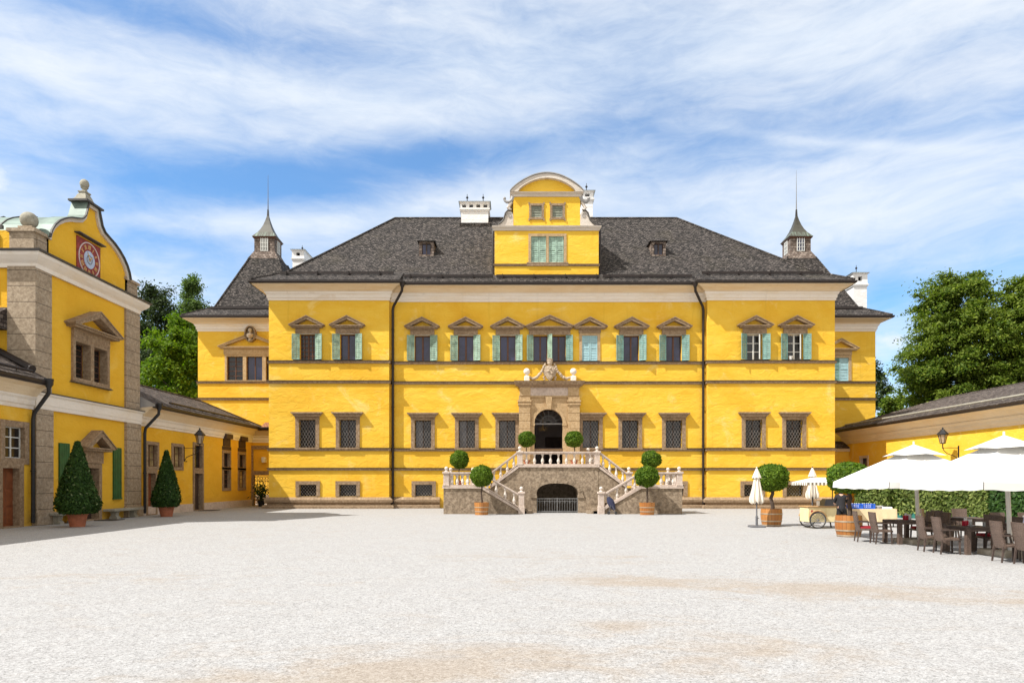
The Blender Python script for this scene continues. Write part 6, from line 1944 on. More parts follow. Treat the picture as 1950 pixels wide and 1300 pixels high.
# stone benches against the clock building
GBN = 'stone benches against the clock building'
def bench(y0, y1, label):
    t = thing('stone_bench', label, 'bench', (-18.3, (y0 + y1) / 2, 0), 0, GBN)
    L = (y1 - y0) / 2
    MB().bevbox(-0.26, 0.30, -L, L, 0.36, 0.46, 0.02).build('seat', 'bench_stone', t)
    for yy in (-L * 0.62, L * 0.62):
        mb = MB(); mb.prism([(-0.16, 0.0), (0.22, 0.0), (0.20, 0.08), (0.12, 0.16), (0.16, 0.30), (0.24, 0.359), (-0.20, 0.359), (-0.12, 0.30), (-0.08, 0.16), (-0.16, 0.08)], yy - 0.13, yy + 0.13)
        mb.build('leg', 'bench_stone', t)
    return t
bench(30.95, 33.4, 'weathered stone bench right of the clock building door'); bench(27.15, 28.75, 'weathered stone bench half hidden behind the large cone topiary')
GM = 'dark door mats on the gravel'
tag(MB().bevbox(-18.2, -17.4, 29.7, 30.7, 0.004, 0.03, 0.008).build('door_mat', 'mat_fibre'), 'dark mat lying before the clock building door', 'door mat', GM)
tag(MB().bevbox(-18.35, -17.5, 39.9, 41.0, 0.004, 0.03, 0.008).build('door_mat', 'mat_fibre'), 'dark mat lying before the low wing door under the lantern', 'door mat', GM)

# small white pot on a window sill upstairs
tag(MB().lathe([(0.09, 0), (0.13, 0.14), (0.14, 0.24), (0.15, 0.26), (0.12, 0.26), (0.10, 0.22)], (X(1506, YR), YR + 0.06, up_z0 + 0.0), 12).build('flower_pot', 'white_paint', None, smooth=True), 'small white pot on the sill of the rightmost upper front window', 'pot')

# ------------------------------------------------------------------ hedge sections
GH = 'clipped hedge sections behind the cafe'
def hedge(p0, p1, h, th, label, mat='hedge_leaves', n=2600):
    a = Vector(p0); b = Vector(p1); L = (b - a).length; ang = atan2(b.y - a.y, b.x - a.x)
    t = thing('hedge', label, 'hedge', (*a, 0), ang, GH)
    rs = np.random
    fr = rs.uniform(0, 1, (n, 2)); side = rs.choice(4, n, p=[0.48, 0.32, 0.14, 0.06])
    p = np.zeros((n, 3)); nn = np.zeros((n, 3))
    z0 = 0.22
    p[:, 0] = fr[:, 0] * L; p[:, 2] = z0 + fr[:, 1] * (h - z0); nn[:] = (0, -1, 0.25); p[:, 1] = -th / 2
    s = side == 1; p[s, 1] = (fr[s, 1] - 0.5) * th; p[s, 2] = h; nn[s] = (0, -0.2, 1)
    s = side == 2; p[s, 0] = np.where(rs.uniform(size=s.sum()) < 0.5, 0, L); p[s, 1] = (fr[s, 0] - 0.5) * th; nn[s] = (1, 0, 0.2)
    s = side == 3; p[s, 1] = th / 2; nn[s] = (0, 1, 0.2)
    p += rs.normal(0, 0.05, (n, 3)); p[:, 1] += 0.05 * np.sin(p[:, 0] * 7 + p[:, 2] * 5)
    nn += rs.normal(0, 0.5, (n, 3))
    mb = MB(); mb.box(0.05, L - 0.05, -th / 2 + 0.08, th / 2 - 0.08, z0, h - 0.08)
    leaf_object('foliage', p, nn, 0.085, mat, t, 0.6, (mb.v, mb.f))
    MB().bevbox(0.02, L - 0.02, -th / 2 + 0.04, th / 2 - 0.04, 0, 0.30, 0.02).build('trough', 'teal_pot', t)
HA, HB = Vector((17.6, 34.5)), Vector((21.9, 26.2))
def hp(f): return HA + (HB - HA) * f
def hf(px):          # fraction along the hedge line seen at px
    k = (px - CX) / F; d = HB - HA
    return (k * HA.y - HA.x) / (d.x - k * d.y)
hedge(hp(hf(1640)), hp(hf(1704)), 1.42, 0.8, 'hedge section behind the cloth-covered serving table')
hedge(hp(hf(1716)), hp(hf(1812)), 1.42, 0.8, 'hedge section behind the pole of the nearer wide parasol, second in the row')
hedge(hp(hf(1817)), hp(hf(1893)), 1.42, 0.8, 'hedge section third in the row, right of the parasol pole')
hedge(hp(hf(1896)), hp(hf(1990)), 1.40, 0.8, 'darker hedge section at the right edge of the photo', 'yew_leaves', 3000)

# ------------------------------------------------------------------ parasols
GU = 'wide open white parasols over the cafe tables'
def parasol(x, y, label, half=1.52, zr=1.70, za=2.62, rot=0.0):
    t = thing('parasol', label, 'parasol', (x, y, 0), rot, GU)
    mb = MB()
    ns = 10
    # four sagging panels up to the vent opening
    q = 0.22
    def pt(s, u, f):
        """side s, u along the side -1..1, f from rim 0 to vent 1"""
        r = half * (1 - f * (1 - q))
        z = zr + (za - zr) * (f * 0.80) - 0.10 * sin(pi * f) * (1 - u * u) - 0.03 * (1 - u * u) * (1 - f)
        v = (u * r, -r)
        for _ in range(s): v = (-v[1], v[0])
        return (v[0], v[1], z)
    for s in range(4):
        vs = []; fs = []
        for j in range(ns + 1):
            for i in range(ns + 1): vs.append(pt(s, -1 + 2 * i / ns, j / ns))
        for j in range(ns):
            for i in range(ns):
                a = j * (ns + 1) + i; fs.append((a, a + 1, a + ns + 2, a + ns + 1))
        mb.add(vs, fs)
    mb.build('canopy', 'canvas_white', t, smooth=True)
    mb = MB()
    # hanging flaps, parted at the corners
    for s in range(4):
        vs = []; n = 14
        for i in range(n + 1):
            u = -0.992 + 1.984 * i / n
            a = pt(s, u, 0.0); w = 0.015 * sin(i * 2.2)
            b = pt(s, u * 1.0, -0.012)
            vs += [a, (b[0], b[1], a[2] - 0.17 + 0.012 * sin(i * 1.9))]
        mb.add(vs, [(2 * i, 2 * i + 2, 2 * i + 3, 2 * i + 1) for i in range(n)])
    mb.build('valance', 'canvas_white', t, smooth=True)
    mb = MB()
    q2 = 0.37 * half
    zb = zr + (za - zr) * 0.80 + 0.02
    top = (0, 0, za + 0.12)
    vs = [(-q2, -q2, zb - 0.04), (q2, -q2, zb - 0.04), (q2, q2, zb - 0.04), (-q2, q2, zb - 0.04), top]
    mids = [(0, -q2, zb - 0.0), (q2, 0, zb - 0.0), (0, q2, zb - 0.0), (-q2, 0, zb - 0.0)]
    mb.add(vs + mids, [(0, 5, 4), (5, 1, 4), (1, 6, 4), (6, 2, 4), (2, 7, 4), (7, 3, 4), (3, 8, 4), (8, 0, 4)])
    mb.build('vent_cap', 'canvas_white', t)
    mb = MB(); mb.tube([(0.12, -0.05, 0.0), (0.03, 0, za + 0.02)], 0.050, 12)
    mb.tube([(0, 0, za), (0, 0, za + 0.20)], 0.025, 8)
    mb.build('pole', 'pole_white', t, smooth=True)
    for k in range(8):
        a = pi / 4 * k
        r = half * (sqrt(2) if k % 2 else 1.0) * 0.985
        c, s_ = cos(a), sin(a)
        rb = MB(); rb.tube([(0.05 * c, 0.05 * s_, za - 0.05), (r * c, r * s_, zr - 0.04)], 0.014, 5)
        rb.tube([(0.06 * c, 0.06 * s_, zr + 0.05), (r * 0.5 * c, r * 0.5 * s_, (za + zr) / 2 - 0.08)], 0.012, 5)
        rb.build('rib', 'pole_white', t)
    mb = MB()
    for sx in (-1, 1):
        for sy in (-1, 1):
            mb.bevbox(0.12 + (0.01 if sx > 0 else -0.47), 0.12 + (0.47 if sx > 0 else -0.01), -0.05 + (0.01 if sy > 0 else -0.47), -0.05 + (0.47 if sy > 0 else -0.01), 0.004, 0.13, 0.02)
    mb.build('base_slab', 'concrete', t)
    return t
U1, U2 = (11.15, 18.95), (11.35, 15.75)
parasol(*U1, 'wide open white parasol nearer the barrel tree')
parasol(*U2, 'wide open white parasol cut by the right edge of the photo', 1.52, 1.70, 2.66)

def closed_parasol(x, y, ztop, zcan, label, tip, stripe=False):
    t = thing('closed_parasol', label, 'parasol', (x, y, 0), 0, 'closed white parasols')
    mb = MB(); n = 32
    prof = [(0.03, ztop + 0.03), (0.13, ztop - 0.22), (0.165, ztop - 0.32), (0.085, ztop - 0.33), (0.12, ztop - 0.55), (0.17, ztop - 0.85), (0.215, zcan + 0.18), (0.20, zcan + 0.04), (0.15, zcan)]
    vs = []; fs = []
    for j, (r, z) in enumerate(prof):
        amp = 0.0 if j == 0 else (0.10 if j < 3 else 0.20 + 0.04 * j)
        for k in range(n):
            a = 2 * pi * k / n
            rr = r * (1 + amp * cos(8 * a + 0.15 * j) * 0.8)
            zz = z - (0.05 * cos(8 * a) if j >= len(prof) - 2 else 0) - (0.02 * cos(8 * a) if j == 2 else 0)
            vs.append((rr * cos(a), rr * sin(a), zz))
    for j in range(len(prof) - 1):
        for k in range(n): fs.append((j * n + k, j * n + (k + 1) % n, (j + 1) * n + (k + 1) % n, (j + 1) * n + k))
    fs.append(tuple(range(n)))
    mb.add(vs, fs); mb.build('canopy', 'canvas_cream', t, smooth=True)
    mb = MB(); mb.tube([(0, 0, 0.05), (0, 0, ztop + 0.06)], 0.026, 8); mb.lathe([(0.045, 0.05), (0.045, 0.42), (0.03, 0.43)], n=8); mb.tube([(0.04, 0, 0.34), (0.09, 0, 0.34)], 0.014, 5)
    mb.build('pole', 'base_plate', t, smooth=True)
    mb = MB(); mb.bevbox(-0.27, 0.27, -0.24, 0.24, 0.0, 0.075, 0.03); mb.build('base', 'base_plate', t)
    MB().ball((0, 0, ztop + 0.06), 0.03, 8, 6).build('knob', tip, t)
    return t
closed_parasol(X(1441, 25.6), 25.6, Z(893, 25.6), Z(957, 25.6), 'closed cream parasol standing free left of the barrel tree', 'canvas_cream')
closed_parasol(X(1547, 28.2), 28.2, Z(892, 28.2), Z(948, 28.2), 'closed cream parasol behind the ice cream cart', 'dark_wood')

# ------------------------------------------------------------------ cart, serving table, crates
YC = 24.9
cart = thing('ice_cream_cart', 'cream coloured two-wheeled vending cart with striped awning', 'cart', (X(1573, YC), YC, 0), R(2))
w = 0.66
mb = MB(); mb.bevbox(-w, w, 0.0, 0.70, 0.24, 0.78, 0.03); mb.box(-w + 0.01, -w + 0.03, -0.004, 0.0, 0.3, 0.72)
for x in (-0.02, 0.02): mb.box(x - 0.006, x + 0.006, -0.008, 0.01, 0.28, 0.74)
body = mb.build('body', 'cart_cream', cart)
mb = MB(); mb.box(-w + 0.10, -w + 0.17, -0.012, -0.002, 0.60, 0.67); mb.box(-w + 0.10, -w + 0.17, -0.012, -0.002, 0.51, 0.58); mb.box(-w + 0.20, -w + 0.38, -0.012, -0.002, 0.57, 0.63)
mb.build('emblem', 'cart_red', body)
mb = MB(); mb.bevbox(-w - 0.03, w + 0.03, -0.03, 0.73, 0.78, 0.82, 0.01); mb.build('counter', 'tan_paint', cart)
mb = MB(); mb.add([(-0.05, 0.05, 0.82), (w - 0.03, 0.05, 0.82), (w - 0.03, 0.62, 0.82), (-0.05, 0.62, 0.82), (0.13, 0.25, 1.07), (w - 0.05, 0.25, 1.07), (w - 0.05, 0.55, 1.07), (0.13, 0.55, 1.07)], [(0, 1, 5, 4), (1, 2, 6, 5), (2, 3, 7, 6), (3, 0, 4, 7), (4, 5, 6, 7)])
mb.build('display_case', 'curtain_glass', cart)
def wheel(parent, x, y, r):
    mb = MB()
    n = 28
    vs = []; fs = []
    for i in range(n):
        a = 2 * pi * i / n
        for k in range(8):
            b = 2 * pi * k / 8; rr = r - 0.022 + 0.022 * cos(b); vs.append((x + rr * cos(a), y + 0.026 * sin(b), r + rr * sin(a)))
    for i in range(n):
        j = (i + 1) % n
        for k in range(8): fs.append((8 * i + k, 8 * i + (k + 1) % 8, 8 * j + (k + 1) % 8, 8 * j + k))
    mb.add(vs, fs)
    wh = mb.build('wheel', 'rubber', parent, smooth=True)
    mb = MB()
    for i in range(14):
        a = 2 * pi * i / 14; mb.tube([(x, y, r), (x + (r - 0.04) * cos(a), y, r + (r - 0.04) * sin(a))], 0.006, 4)
    mb.tube([(x + (r - 0.045) * cos(2 * pi * i / 24), y, r + (r - 0.045) * sin(2 * pi * i / 24)) for i in range(25)], 0.013, 5)
    mb.tube([(x, y - 0.05, r), (x, y + 0.05, r)], 0.035, 8)
    mb.build('rim', 'chrome', wh)
    mb = MB()
    mb.tube([(x + (r + 0.03) * cos(R(20 + 10 * i)), y, r + (r + 0.03) * sin(R(20 + 10 * i))) for i in range(15)], 0.024, 6)
    mb.build('mudguard', 'tan_paint', wh)
wheel(cart, -0.33, -0.06, 0.31); wheel(cart, -0.33, 0.76, 0.31)
mb = MB(); mb.tube([(-0.33, -0.04, 0.31), (-0.33, 0.74, 0.31)], 0.02, 6); mb.tube([(0.45, 0.1, 0.25), (0.50, 0.1, 0.0)], 0.025, 6); mb.tube([(0.45, 0.6, 0.25), (0.50, 0.6, 0.0)], 0.025, 6)
mb.build('undercarriage', 'black_metal', cart)
for x in (-0.33, 0.40): MB().tube([(x, 0.32, 0.82), (x, 0.32, 1.72)], 0.018, 6).build('awning_post', 'black_metal', cart)
mb = MB()
za, zb = 1.86, 1.68
vs = [(-0.85, -0.35, zb), (0.85, -0.35, zb), (0.85, 1.0, zb), (-0.85, 1.0, zb), (-0.35, 0.32, za), (0.45, 0.32, za)]
mb.add(vs, [(0, 1, 5, 4), (1, 2, 5), (2, 3, 4, 5), (3, 0, 4)])
aw = mb.build('awning', 'canvas_white', cart)
mb = MB()
def scallop(p, q, n):
    p, q = Vector(p), Vector(q); vs = []
    for i in range(n * 4 + 1):
        f = i / (n * 4); c = p + (q - p) * f; dz = 0.08 + 0.035 * abs(sin(pi * i / 4))
        vs += [c, c + Vector((0, 0, -dz))]
    mb.add(vs, [(2 * i, 2 * i + 2, 2 * i + 3, 2 * i + 1) for i in range(n * 4)])
scallop(vs[0], vs[1], 10); scallop(vs[1], vs[2], 8); scallop(vs[2], vs[3], 10); scallop(vs[3], vs[0], 8)
mb.build('scalloped_edge', 'striped_canvas', aw)
tag(MB().lathe([(0.055, 0), (0.06, 0.16), (0.045, 0.18), (0.0001, 0.19)], (X(1559, 24.95), 25.0, 0.822), 12).build('tub', 'canvas_cream', None, smooth=True), 'small cream tub on the cart counter by the awning post', 'tub')

YT = 25.9
stb = thing('serving_table', 'long serving table under a beige cloth before the hedge', 'table', (X(1658, YT), YT, 0), R(-6))
tz = 0.68; hw_ = 0.78; hd = 0.33
MB().box(-hw_, hw_, -hd, hd, tz - 0.03, tz).build('table_top', 'brown_wood', stb)
for sx in (-1, 1):
    for sy in (-1, 1): MB().tube([(sx * (hw_ - 0.08), sy * (hd - 0.06), 0), (sx * (hw_ - 0.08), sy * (hd - 0.06), tz - 0.03)], 0.02, 6).build('leg', 'black_metal', stb)
def cloth(cx, cy, hx, hy, z, drop, rot, label):
    t = thing('tablecloth', label, 'tablecloth', (cx, cy, 0), rot)
    mb = MB(); rim = []
    n = 60
    per = 4 * (hx + hy)
    for i in range(n):
        s = per * i / n
        if s < 2 * hx: p = (-hx + s, -hy)
        elif s < 2 * hx + 2 * hy: p = (hx, -hy + s - 2 * hx)
        elif s < 4 * hx + 2 * hy: p = (hx - (s - 2 * hx - 2 * hy), hy)
        else: p = (-hx, hy - (s - 4 * hx - 2 * hy))
        rim.append(p)
    vs = [(x, y, z) for x, y in rim]
    for lv in range(1, 5):
        f = lv / 4
        for i, (x, y) in enumerate(rim):
            k = 1 + (0.02 + 0.03 * (0.5 + 0.5 * sin(i * 1.7))) * f
            vs.append((x * k, y * k, z - drop * f))
    fs = [tuple(range(n))]
    for lv in range(4):
        for i in range(n): fs.append((lv * n + i, lv * n + (i + 1) % n, (lv + 1) * n + (i + 1) % n, (lv + 1) * n + i))
    mb.add(vs, fs); mb.build('cloth', 'tablecloth_cloth', t)
    return t
cloth(X(1658, YT), YT, hw_ + 0.02, hd + 0.02, tz + 0.006, 0.50, R(-6), 'beige cloth hanging over the long serving table')
def crate(x, y, z, label):
    t = thing('plastic_crate', label, 'crate', (x, y, z), R(-6), 'blue plastic crates on the serving table')
    mb = MB(); a, b, h = 0.22, 0.15, 0.19
    for zz0, zz1 in ((0.0, 0.06), (0.085, 0.11), (0.135, h)):
        mb.box(-a, a, -b, -b + 0.015, zz0, zz1); mb.box(-a, a, b - 0.015, b, zz0, zz1); mb.box(-a, -a + 0.015, -b, b, zz0, zz1); mb.box(a - 0.015, a, -b, b, zz0, zz1)
    for sx in (-1, 1):
        for sy in (-1, 1): mb.box(sx * a - 0.02, sx * a + 0.02, sy * b - 0.02, sy * b + 0.02, 0, h)
    for x_ in (-0.1, 0.1): mb.box(x_ - 0.012, x_ + 0.012, -b - 0.002, -b + 0.017, 0, h)
    mb.box(-a, a, -b, b, 0.0, 0.012)
    mb.build('crate_body', 'blue_plastic', t)
    mb = MB()
    for i in range(5): mb.lathe([(0.035, 0.013), (0.038, 0.15), (0.02, 0.2)], (-0.16 + 0.08 * i, 0.02 * (i % 2), 0), 8)
    tag(mb.build('paper_cups', 'white_plastic'), f'white cups standing in the {label.split(",")[0]}', 'cups').location = (x, y, z)
    return t
crate(X(1629, 25.8), 25.85, tz + 0.008, 'blue crate next to the barrel tree trunk, first of two'); crate(X(1651, 25.8), 25.82, tz + 0.008, 'blue crate at the middle of the serving table, second of two')
def stack_plates(x, y, z, n, r, label):
    mb = MB()
    for i in range(n): mb.lathe([(r * 0.55, 0.022 * i), (r, 0.022 * i + 0.018), (r, 0.022 * i + 0.021), (r * 0.5, 0.022 * i + 0.008)], (x, y, z), 18)
    tag(mb.build('plates', 'white_plastic'), label, 'plates')
stack_plates(X(1672, 25.8), 25.75, tz + 0.008, 5, 0.16, 'stack of white plates in the middle of the serving table')
mb = MB(); mb.bevbox(-0.2, 0.2, -0.14, 0.14, 0, 0.07, 0.02); tr_ = tag(mb.build('napkin_tray', 'white_plastic'), 'low white tray at the right end of the serving table', 'tray'); tr_.location = (X(1684, 25.8), 25.72, tz + 0.008)

# ------------------------------------------------------------------ cafe tables and chairs
def make_chair():
    t = thing('wicker_chair', '', 'chair', (0, 0, 0))
    # faces +x; seat 0.46 wide
    mb = MB(); mb.bevbox(-0.20, 0.22, -0.21, 0.21, 0.33, 0.385, 0.02); mb.build('seat', 'wicker', t)
    mb = MB(); vs = []; fs = []
    rows = 8
    for j in range(rows + 1):
        f = j / rows; z = 0.30 + 0.57 * f; xx = -0.20 - 0.10 * f ** 1.3 - 0.015 * sin(pi * f)
        wdt = 0.205 + 0.012 * f; cv = 0.025 * (1 - 0)
        for (dx, y) in ((0.018 - cv * 0, -wdt), (-0.008, -wdt * 0.5), (-0.012, 0), (-0.008, wdt * 0.5), (0.018, wdt)):
            vs.append((xx + dx, y, z))
        for (dx, y) in ((0.055, -wdt), (0.03, -wdt * 0.5), (0.026, 0), (0.03, wdt * 0.5), (0.055, wdt)):
            vs.append((xx + dx, y, z))
    for j in range(rows):
        b = j * 10
        for k in range(4):
            fs.append((b + k, b + k + 1, b + 11 + k, b + 10 + k)); fs.append((b + 5 + k, b + 15 + k, b + 16 + k, b + 6 + k))
        fs.append((b, b + 10, b + 15, b + 5)); fs.append((b + 4, b + 9, b + 19, b + 14))
    b = rows * 10
    for k in range(4): fs.append((b + k, b + k + 1, b + 6 + k, b + 5 + k)); fs.append((k, 5 + k, 6 + k, 1 + k))
    mb.add(vs, fs); mb.build('backrest', 'wicker', t)
    for sx, sy in ((-1, -1), (-1, 1), (1, -1), (1, 1)):
        mb = MB()
        xa = 0.18 if sx > 0 else -0.19
        mb.tube([(xa + 0.01 * sx - (0.03 if sx < 0 else 0), sy * 0.185, 0.0), (xa, sy * 0.18, 0.34)], [0.020, 0.026], 4)
        mb.build('leg', 'wicker_frame', t)
    for sy in (-1, 1):
        mb = MB(); mb.box(-0.24, 0.14, sy * 0.215 - 0.022, sy * 0.215 + 0.022, 0.555, 0.585); mb.tube([(0.13, sy * 0.215, 0.57), (0.17, sy * 0.205, 0.36)], 0.022, 4)
        mb.build('armrest', 'wicker_frame', t)
    return t
CH = make_chair(); first = [True]
def chair(x, y, rot, label, cushion=False):
    if first[0]:
        o = CH; o.location = (x, y, 0); o.rotation_euler = (0, 0, rot); o['label'] = label; o['group'] = 'brown wicker chairs at the cafe tables'; first[0] = False
        ROOTM[o.name] = Matrix.Translation((x, y, 0)) @ Matrix.Rotation(rot, 4, 'Z')
    else: o = dup(CH, (x, y, 0), rot, label)
    if cushion:
        c = thing('cushion', 'red seat cushion on the ' + cushion, 'cushion', (x, y, 0), rot, 'red seat cushions')
        MB().bevbox(-0.18, 0.20, -0.19, 0.19, 0.387, 0.445, 0.03).build('pad', 'red_cushion', c)
    return o
def cafe_table(x, y, lx, ly, label, rot=0.0):
    t = thing('cafe_table', label, 'table', (x, y, 0), rot, 'dark square cafe tables')
    MB().bevbox(-lx, lx, -ly, ly, 0.60, 0.645, 0.01).build('table_top', 'wicker_frame', t)
    MB().box(-lx + 0.05, lx - 0.05, -ly + 0.05, ly - 0.05, 0.54, 0.60).build('apron', 'wicker', t)
    for sx in (-1, 1):
        for sy in (-1, 1):
            MB().box(sx * (lx - 0.055) - 0.05, sx * (lx - 0.055) + 0.05, sy * (ly - 0.055) - 0.05, sy * (ly - 0.055) + 0.05, 0, 0.60).build('leg', 'wicker', t)
    return t
GMH = 'red and white menu holders on the cafe tables'
def menu(x, y, label, n=3, red=True):
    t = thing('menu_holder', label, 'menu holder', (x, y, 0.646), 0.3, GMH)
    MB().bevbox(-0.055, 0.055, -0.05, 0.05, 0, 0.12, 0.01).build('holder', 'red_glass', t)
    mb = MB()
    for i in range(n): mb.box(-0.05 + 0.02 * i, 0.04 + 0.02 * i, -0.02 + 0.02 * i, -0.015 + 0.02 * i, 0.05, 0.17 + 0.012 * (i % 2))
    mb.build('menu_cards', 'white_plastic', t)
    t2 = MB(); t2.lathe([(0.05, 0), (0.055, 0.15), (0.05, 0.15)], (x + 0.13, y + 0.04, 0.646), 10)
    tag(t2.build('napkin_cup', 'white_plastic', None, smooth=True), 'white napkin cup beside the ' + label, 'cup', 'napkin cups on the cafe tables')
    return t
# front row
TA, TB, TD = (10.86, 18.95), (10.95, 16.32), (11.2, 13.9)
cafe_table(*TA, 0.36, 0.42, 'dark table with a red menu holder nearest the barrel tree'); cafe_table(*TB, 0.36, 0.46, 'dark table between the two parasol poles with cards and glasses on it', R(-2)); cafe_table(*TD, 0.36, 0.46, 'dark table at the right edge beneath the second parasol', R(-4))
E_ = R(-4)
chair(10.05, 19.45, R(-14), 'empty wicker chair directly right of the big barrel, leftmost of all chairs', 'leftmost chair beside the barrel')
chair(10.18, 18.80, R(-6), 'empty wicker chair turned to the first table, second from the barrel', False)
chair(11.55, 19.28, R(176), 'wicker chair on the far side of the first table, beside the parasol pole', 'chair beside the parasol pole')
chair(11.62, 18.70, R(184), 'wicker chair partly hidden by the white parasol pole')
chair(10.28, 16.75, R(-10), 'wicker chair left of a close pair at the second table')
chair(10.32, 16.18, R(-8), 'wicker chair right of a close pair at the second table')
chair(11.62, 16.65, R(172), 'wicker chair across the second table with a bright red cushion', 'chair across the second table')
chair(11.68, 16.1, R(178), 'wicker chair across the second table, nearest the camera on that side')
chair(10.55, 14.50, R(-8), 'wicker chair seen from behind, second from the right edge of the photo')
chair(10.62, 13.95, R(-6), 'sunlit wicker chair at the right edge of the photo')
menu(10.98, 19.05, 'red menu holder on the table nearest the barrel tree')
menu(10.92, 16.45, 'red menu holder on the table between the parasol poles', 4)
# plates, glasses on table B
for dx, dy, lb in ((-0.15, -0.25, 'left'), (0.2, -0.2, 'right')):
    tag(MB().lathe([(0.03, 0), (0.033, 0.11), (0.030, 0.11), (0.028, 0.01)], (TB[0] + dx, TB[1] + dy, 0.646), 10).build('glass', 'grey_glass', None, smooth=True), f'empty drinking glass on the {lb} side of the second cafe table', 'glass')
tag(MB().lathe([(0.05, 0), (0.10, 0.015), (0.10, 0.02), (0.05, 0.008)], (TB[0] + 0.02, TB[1] - 0.05, 0.646), 16).build('saucer', 'white_plastic', None, smooth=True), 'white saucer on the second cafe table', 'saucer')
# row behind
TE, TG = (13.55, 20.2), (13.2, 17.4)
cafe_table(*TE, 0.38, 0.42, 'dark table in the back row in front of the hedge'); cafe_table(*TG, 0.38, 0.46, 'dark table in the back row near the second parasol pole')
chair(12.85, 20.9, R(-40), 'wicker chair against the hedge, back row, leftmost'); chair(13.9, 21.0, R(-95), 'wicker chair against the hedge, back row, second from left')
chair(13.2, 18.3, R(-85), 'wicker chair at the head of the back-row table facing the camera'); chair(13.95, 18.3, R(-98), 'wicker chair beside the head of the back-row table')
chair(12.4, 17.35, R(5), 'wicker chair on the near side of the back-row table by the second pole')
chair(14.0, 17.3, R(178), 'wicker chair on the hedge side of the back-row table by the second pole')
chair(12.7, 20.0, R(4), 'wicker chair on the near side of the back-row table by the hedge')
menu(13.30, 17.75, 'red menu holder on the back-row table by the second pole', 3)
# ------------------------------------------------------------------ pushchair
pc = thing('pushchair', 'folded dark navy pushchair leaning at the foot of the right stair flight', 'pushchair', (X(1164, 35.75), 35.75, 0), R(-8))
mb = MB()
for yy in (-0.16, 0.16):
    mb.tube([(-0.20, yy, 0.92), (-0.05, yy, 0.62), (0.22, yy, 0.12)], 0.014, 6); mb.tube([(-0.12, yy, 0.10), (-0.02, yy, 0.55), (0.02, yy, 0.66)], 0.014, 6)
    mb.tube([(-0.20, yy, 0.92), (-0.26, yy, 0.96), (-0.30, yy, 0.92)], 0.018, 6)
mb.tube([(-0.12, -0.16, 0.13), (0.22, 0.16, 0.13)], 0.012, 6); mb.tube([(-0.12, 0.16, 0.13), (0.22, -0.16, 0.13)], 0.012, 6)
mb.build('frame', 'base_plate', pc, smooth=True)
mb = MB(); vs = []; fs = []
for j in range(9):
    f = j / 8; cx_ = -0.17 + 0.34 * f; cz_ = 0.90 - 0.66 * f; th = 0.08 + 0.10 * sin(pi * min(1, f * 1.1)); 
    for k in range(10):
        a = 2 * pi * k / 10; vs.append((cx_ + th * cos(a) * 0.9, 0.18 * sin(a) * (1 + 0.1 * sin(5 * f)), cz_ + th * 0.5 * cos(a) + 0.012 * sin(7 * f + k)))
for j in range(8):
    for k in range(10): fs.append((10 * j + k, 10 * j + (k + 1) % 10, 10 * j + 10 + (k + 1) % 10, 10 * j + 10 + k))
fs += [tuple(range(10)), tuple(range(80, 90))]
mb.add(vs, fs); mb.build('seat_fabric', 'navy_fabric', pc, smooth=True)
for wx, wy in ((-0.13, -0.18), (-0.13, 0.18), (0.24, -0.18), (0.24, 0.18)):
    mb = MB(Matrix.Translation((wx, wy, 0.075)) @ Matrix.Rotation(R(90), 4, 'X')); mb.lathe([(0.03, -0.018), (0.068, -0.02), (0.075, -0.008), (0.075, 0.008), (0.068, 0.02), (0.03, 0.018)], n=14)
    mb.build('wheel', 'rubber', pc, smooth=True)

# ------------------------------------------------------------------ people
def skin_body(name, joints, edges, mat_, parent, sub=2):
    """joints: name -> (position, radius); one continuous surface grown along the bones"""
    names = list(joints)
    me = bpy.data.meshes.new(name)
    me.from_pydata([joints[n][0] for n in names], [(names.index(a), names.index(b)) for a, b in edges], [])
    o = bpy.data.objects.new(name, me); COL.objects.link(o)
    md = o.modifiers.new('skin', 'SKIN'); md.use_smooth_shade = True
    for i, n in enumerate(names):
        r = joints[n][1]; r = r if isinstance(r, tuple) else (r, r)
        me.skin_vertices[0].data[i].radius = r
    me.skin_vertices[0].data[0].use_root = True
    s_ = o.modifiers.new('sub', 'SUBSURF'); s_.levels = sub; s_.render_levels = sub
    dg = bpy.context.evaluated_depsgraph_get()
    nm = bpy.data.meshes.new_from_object(o.evaluated_get(dg))
    bpy.data.objects.remove(o)
    nm.materials.clear(); nm.materials.append(MAT[mat_])
    o = bpy.data.objects.new(name, nm); COL.objects.link(o)
    nm.shade_smooth()
    if parent: o.parent = parent
    return o
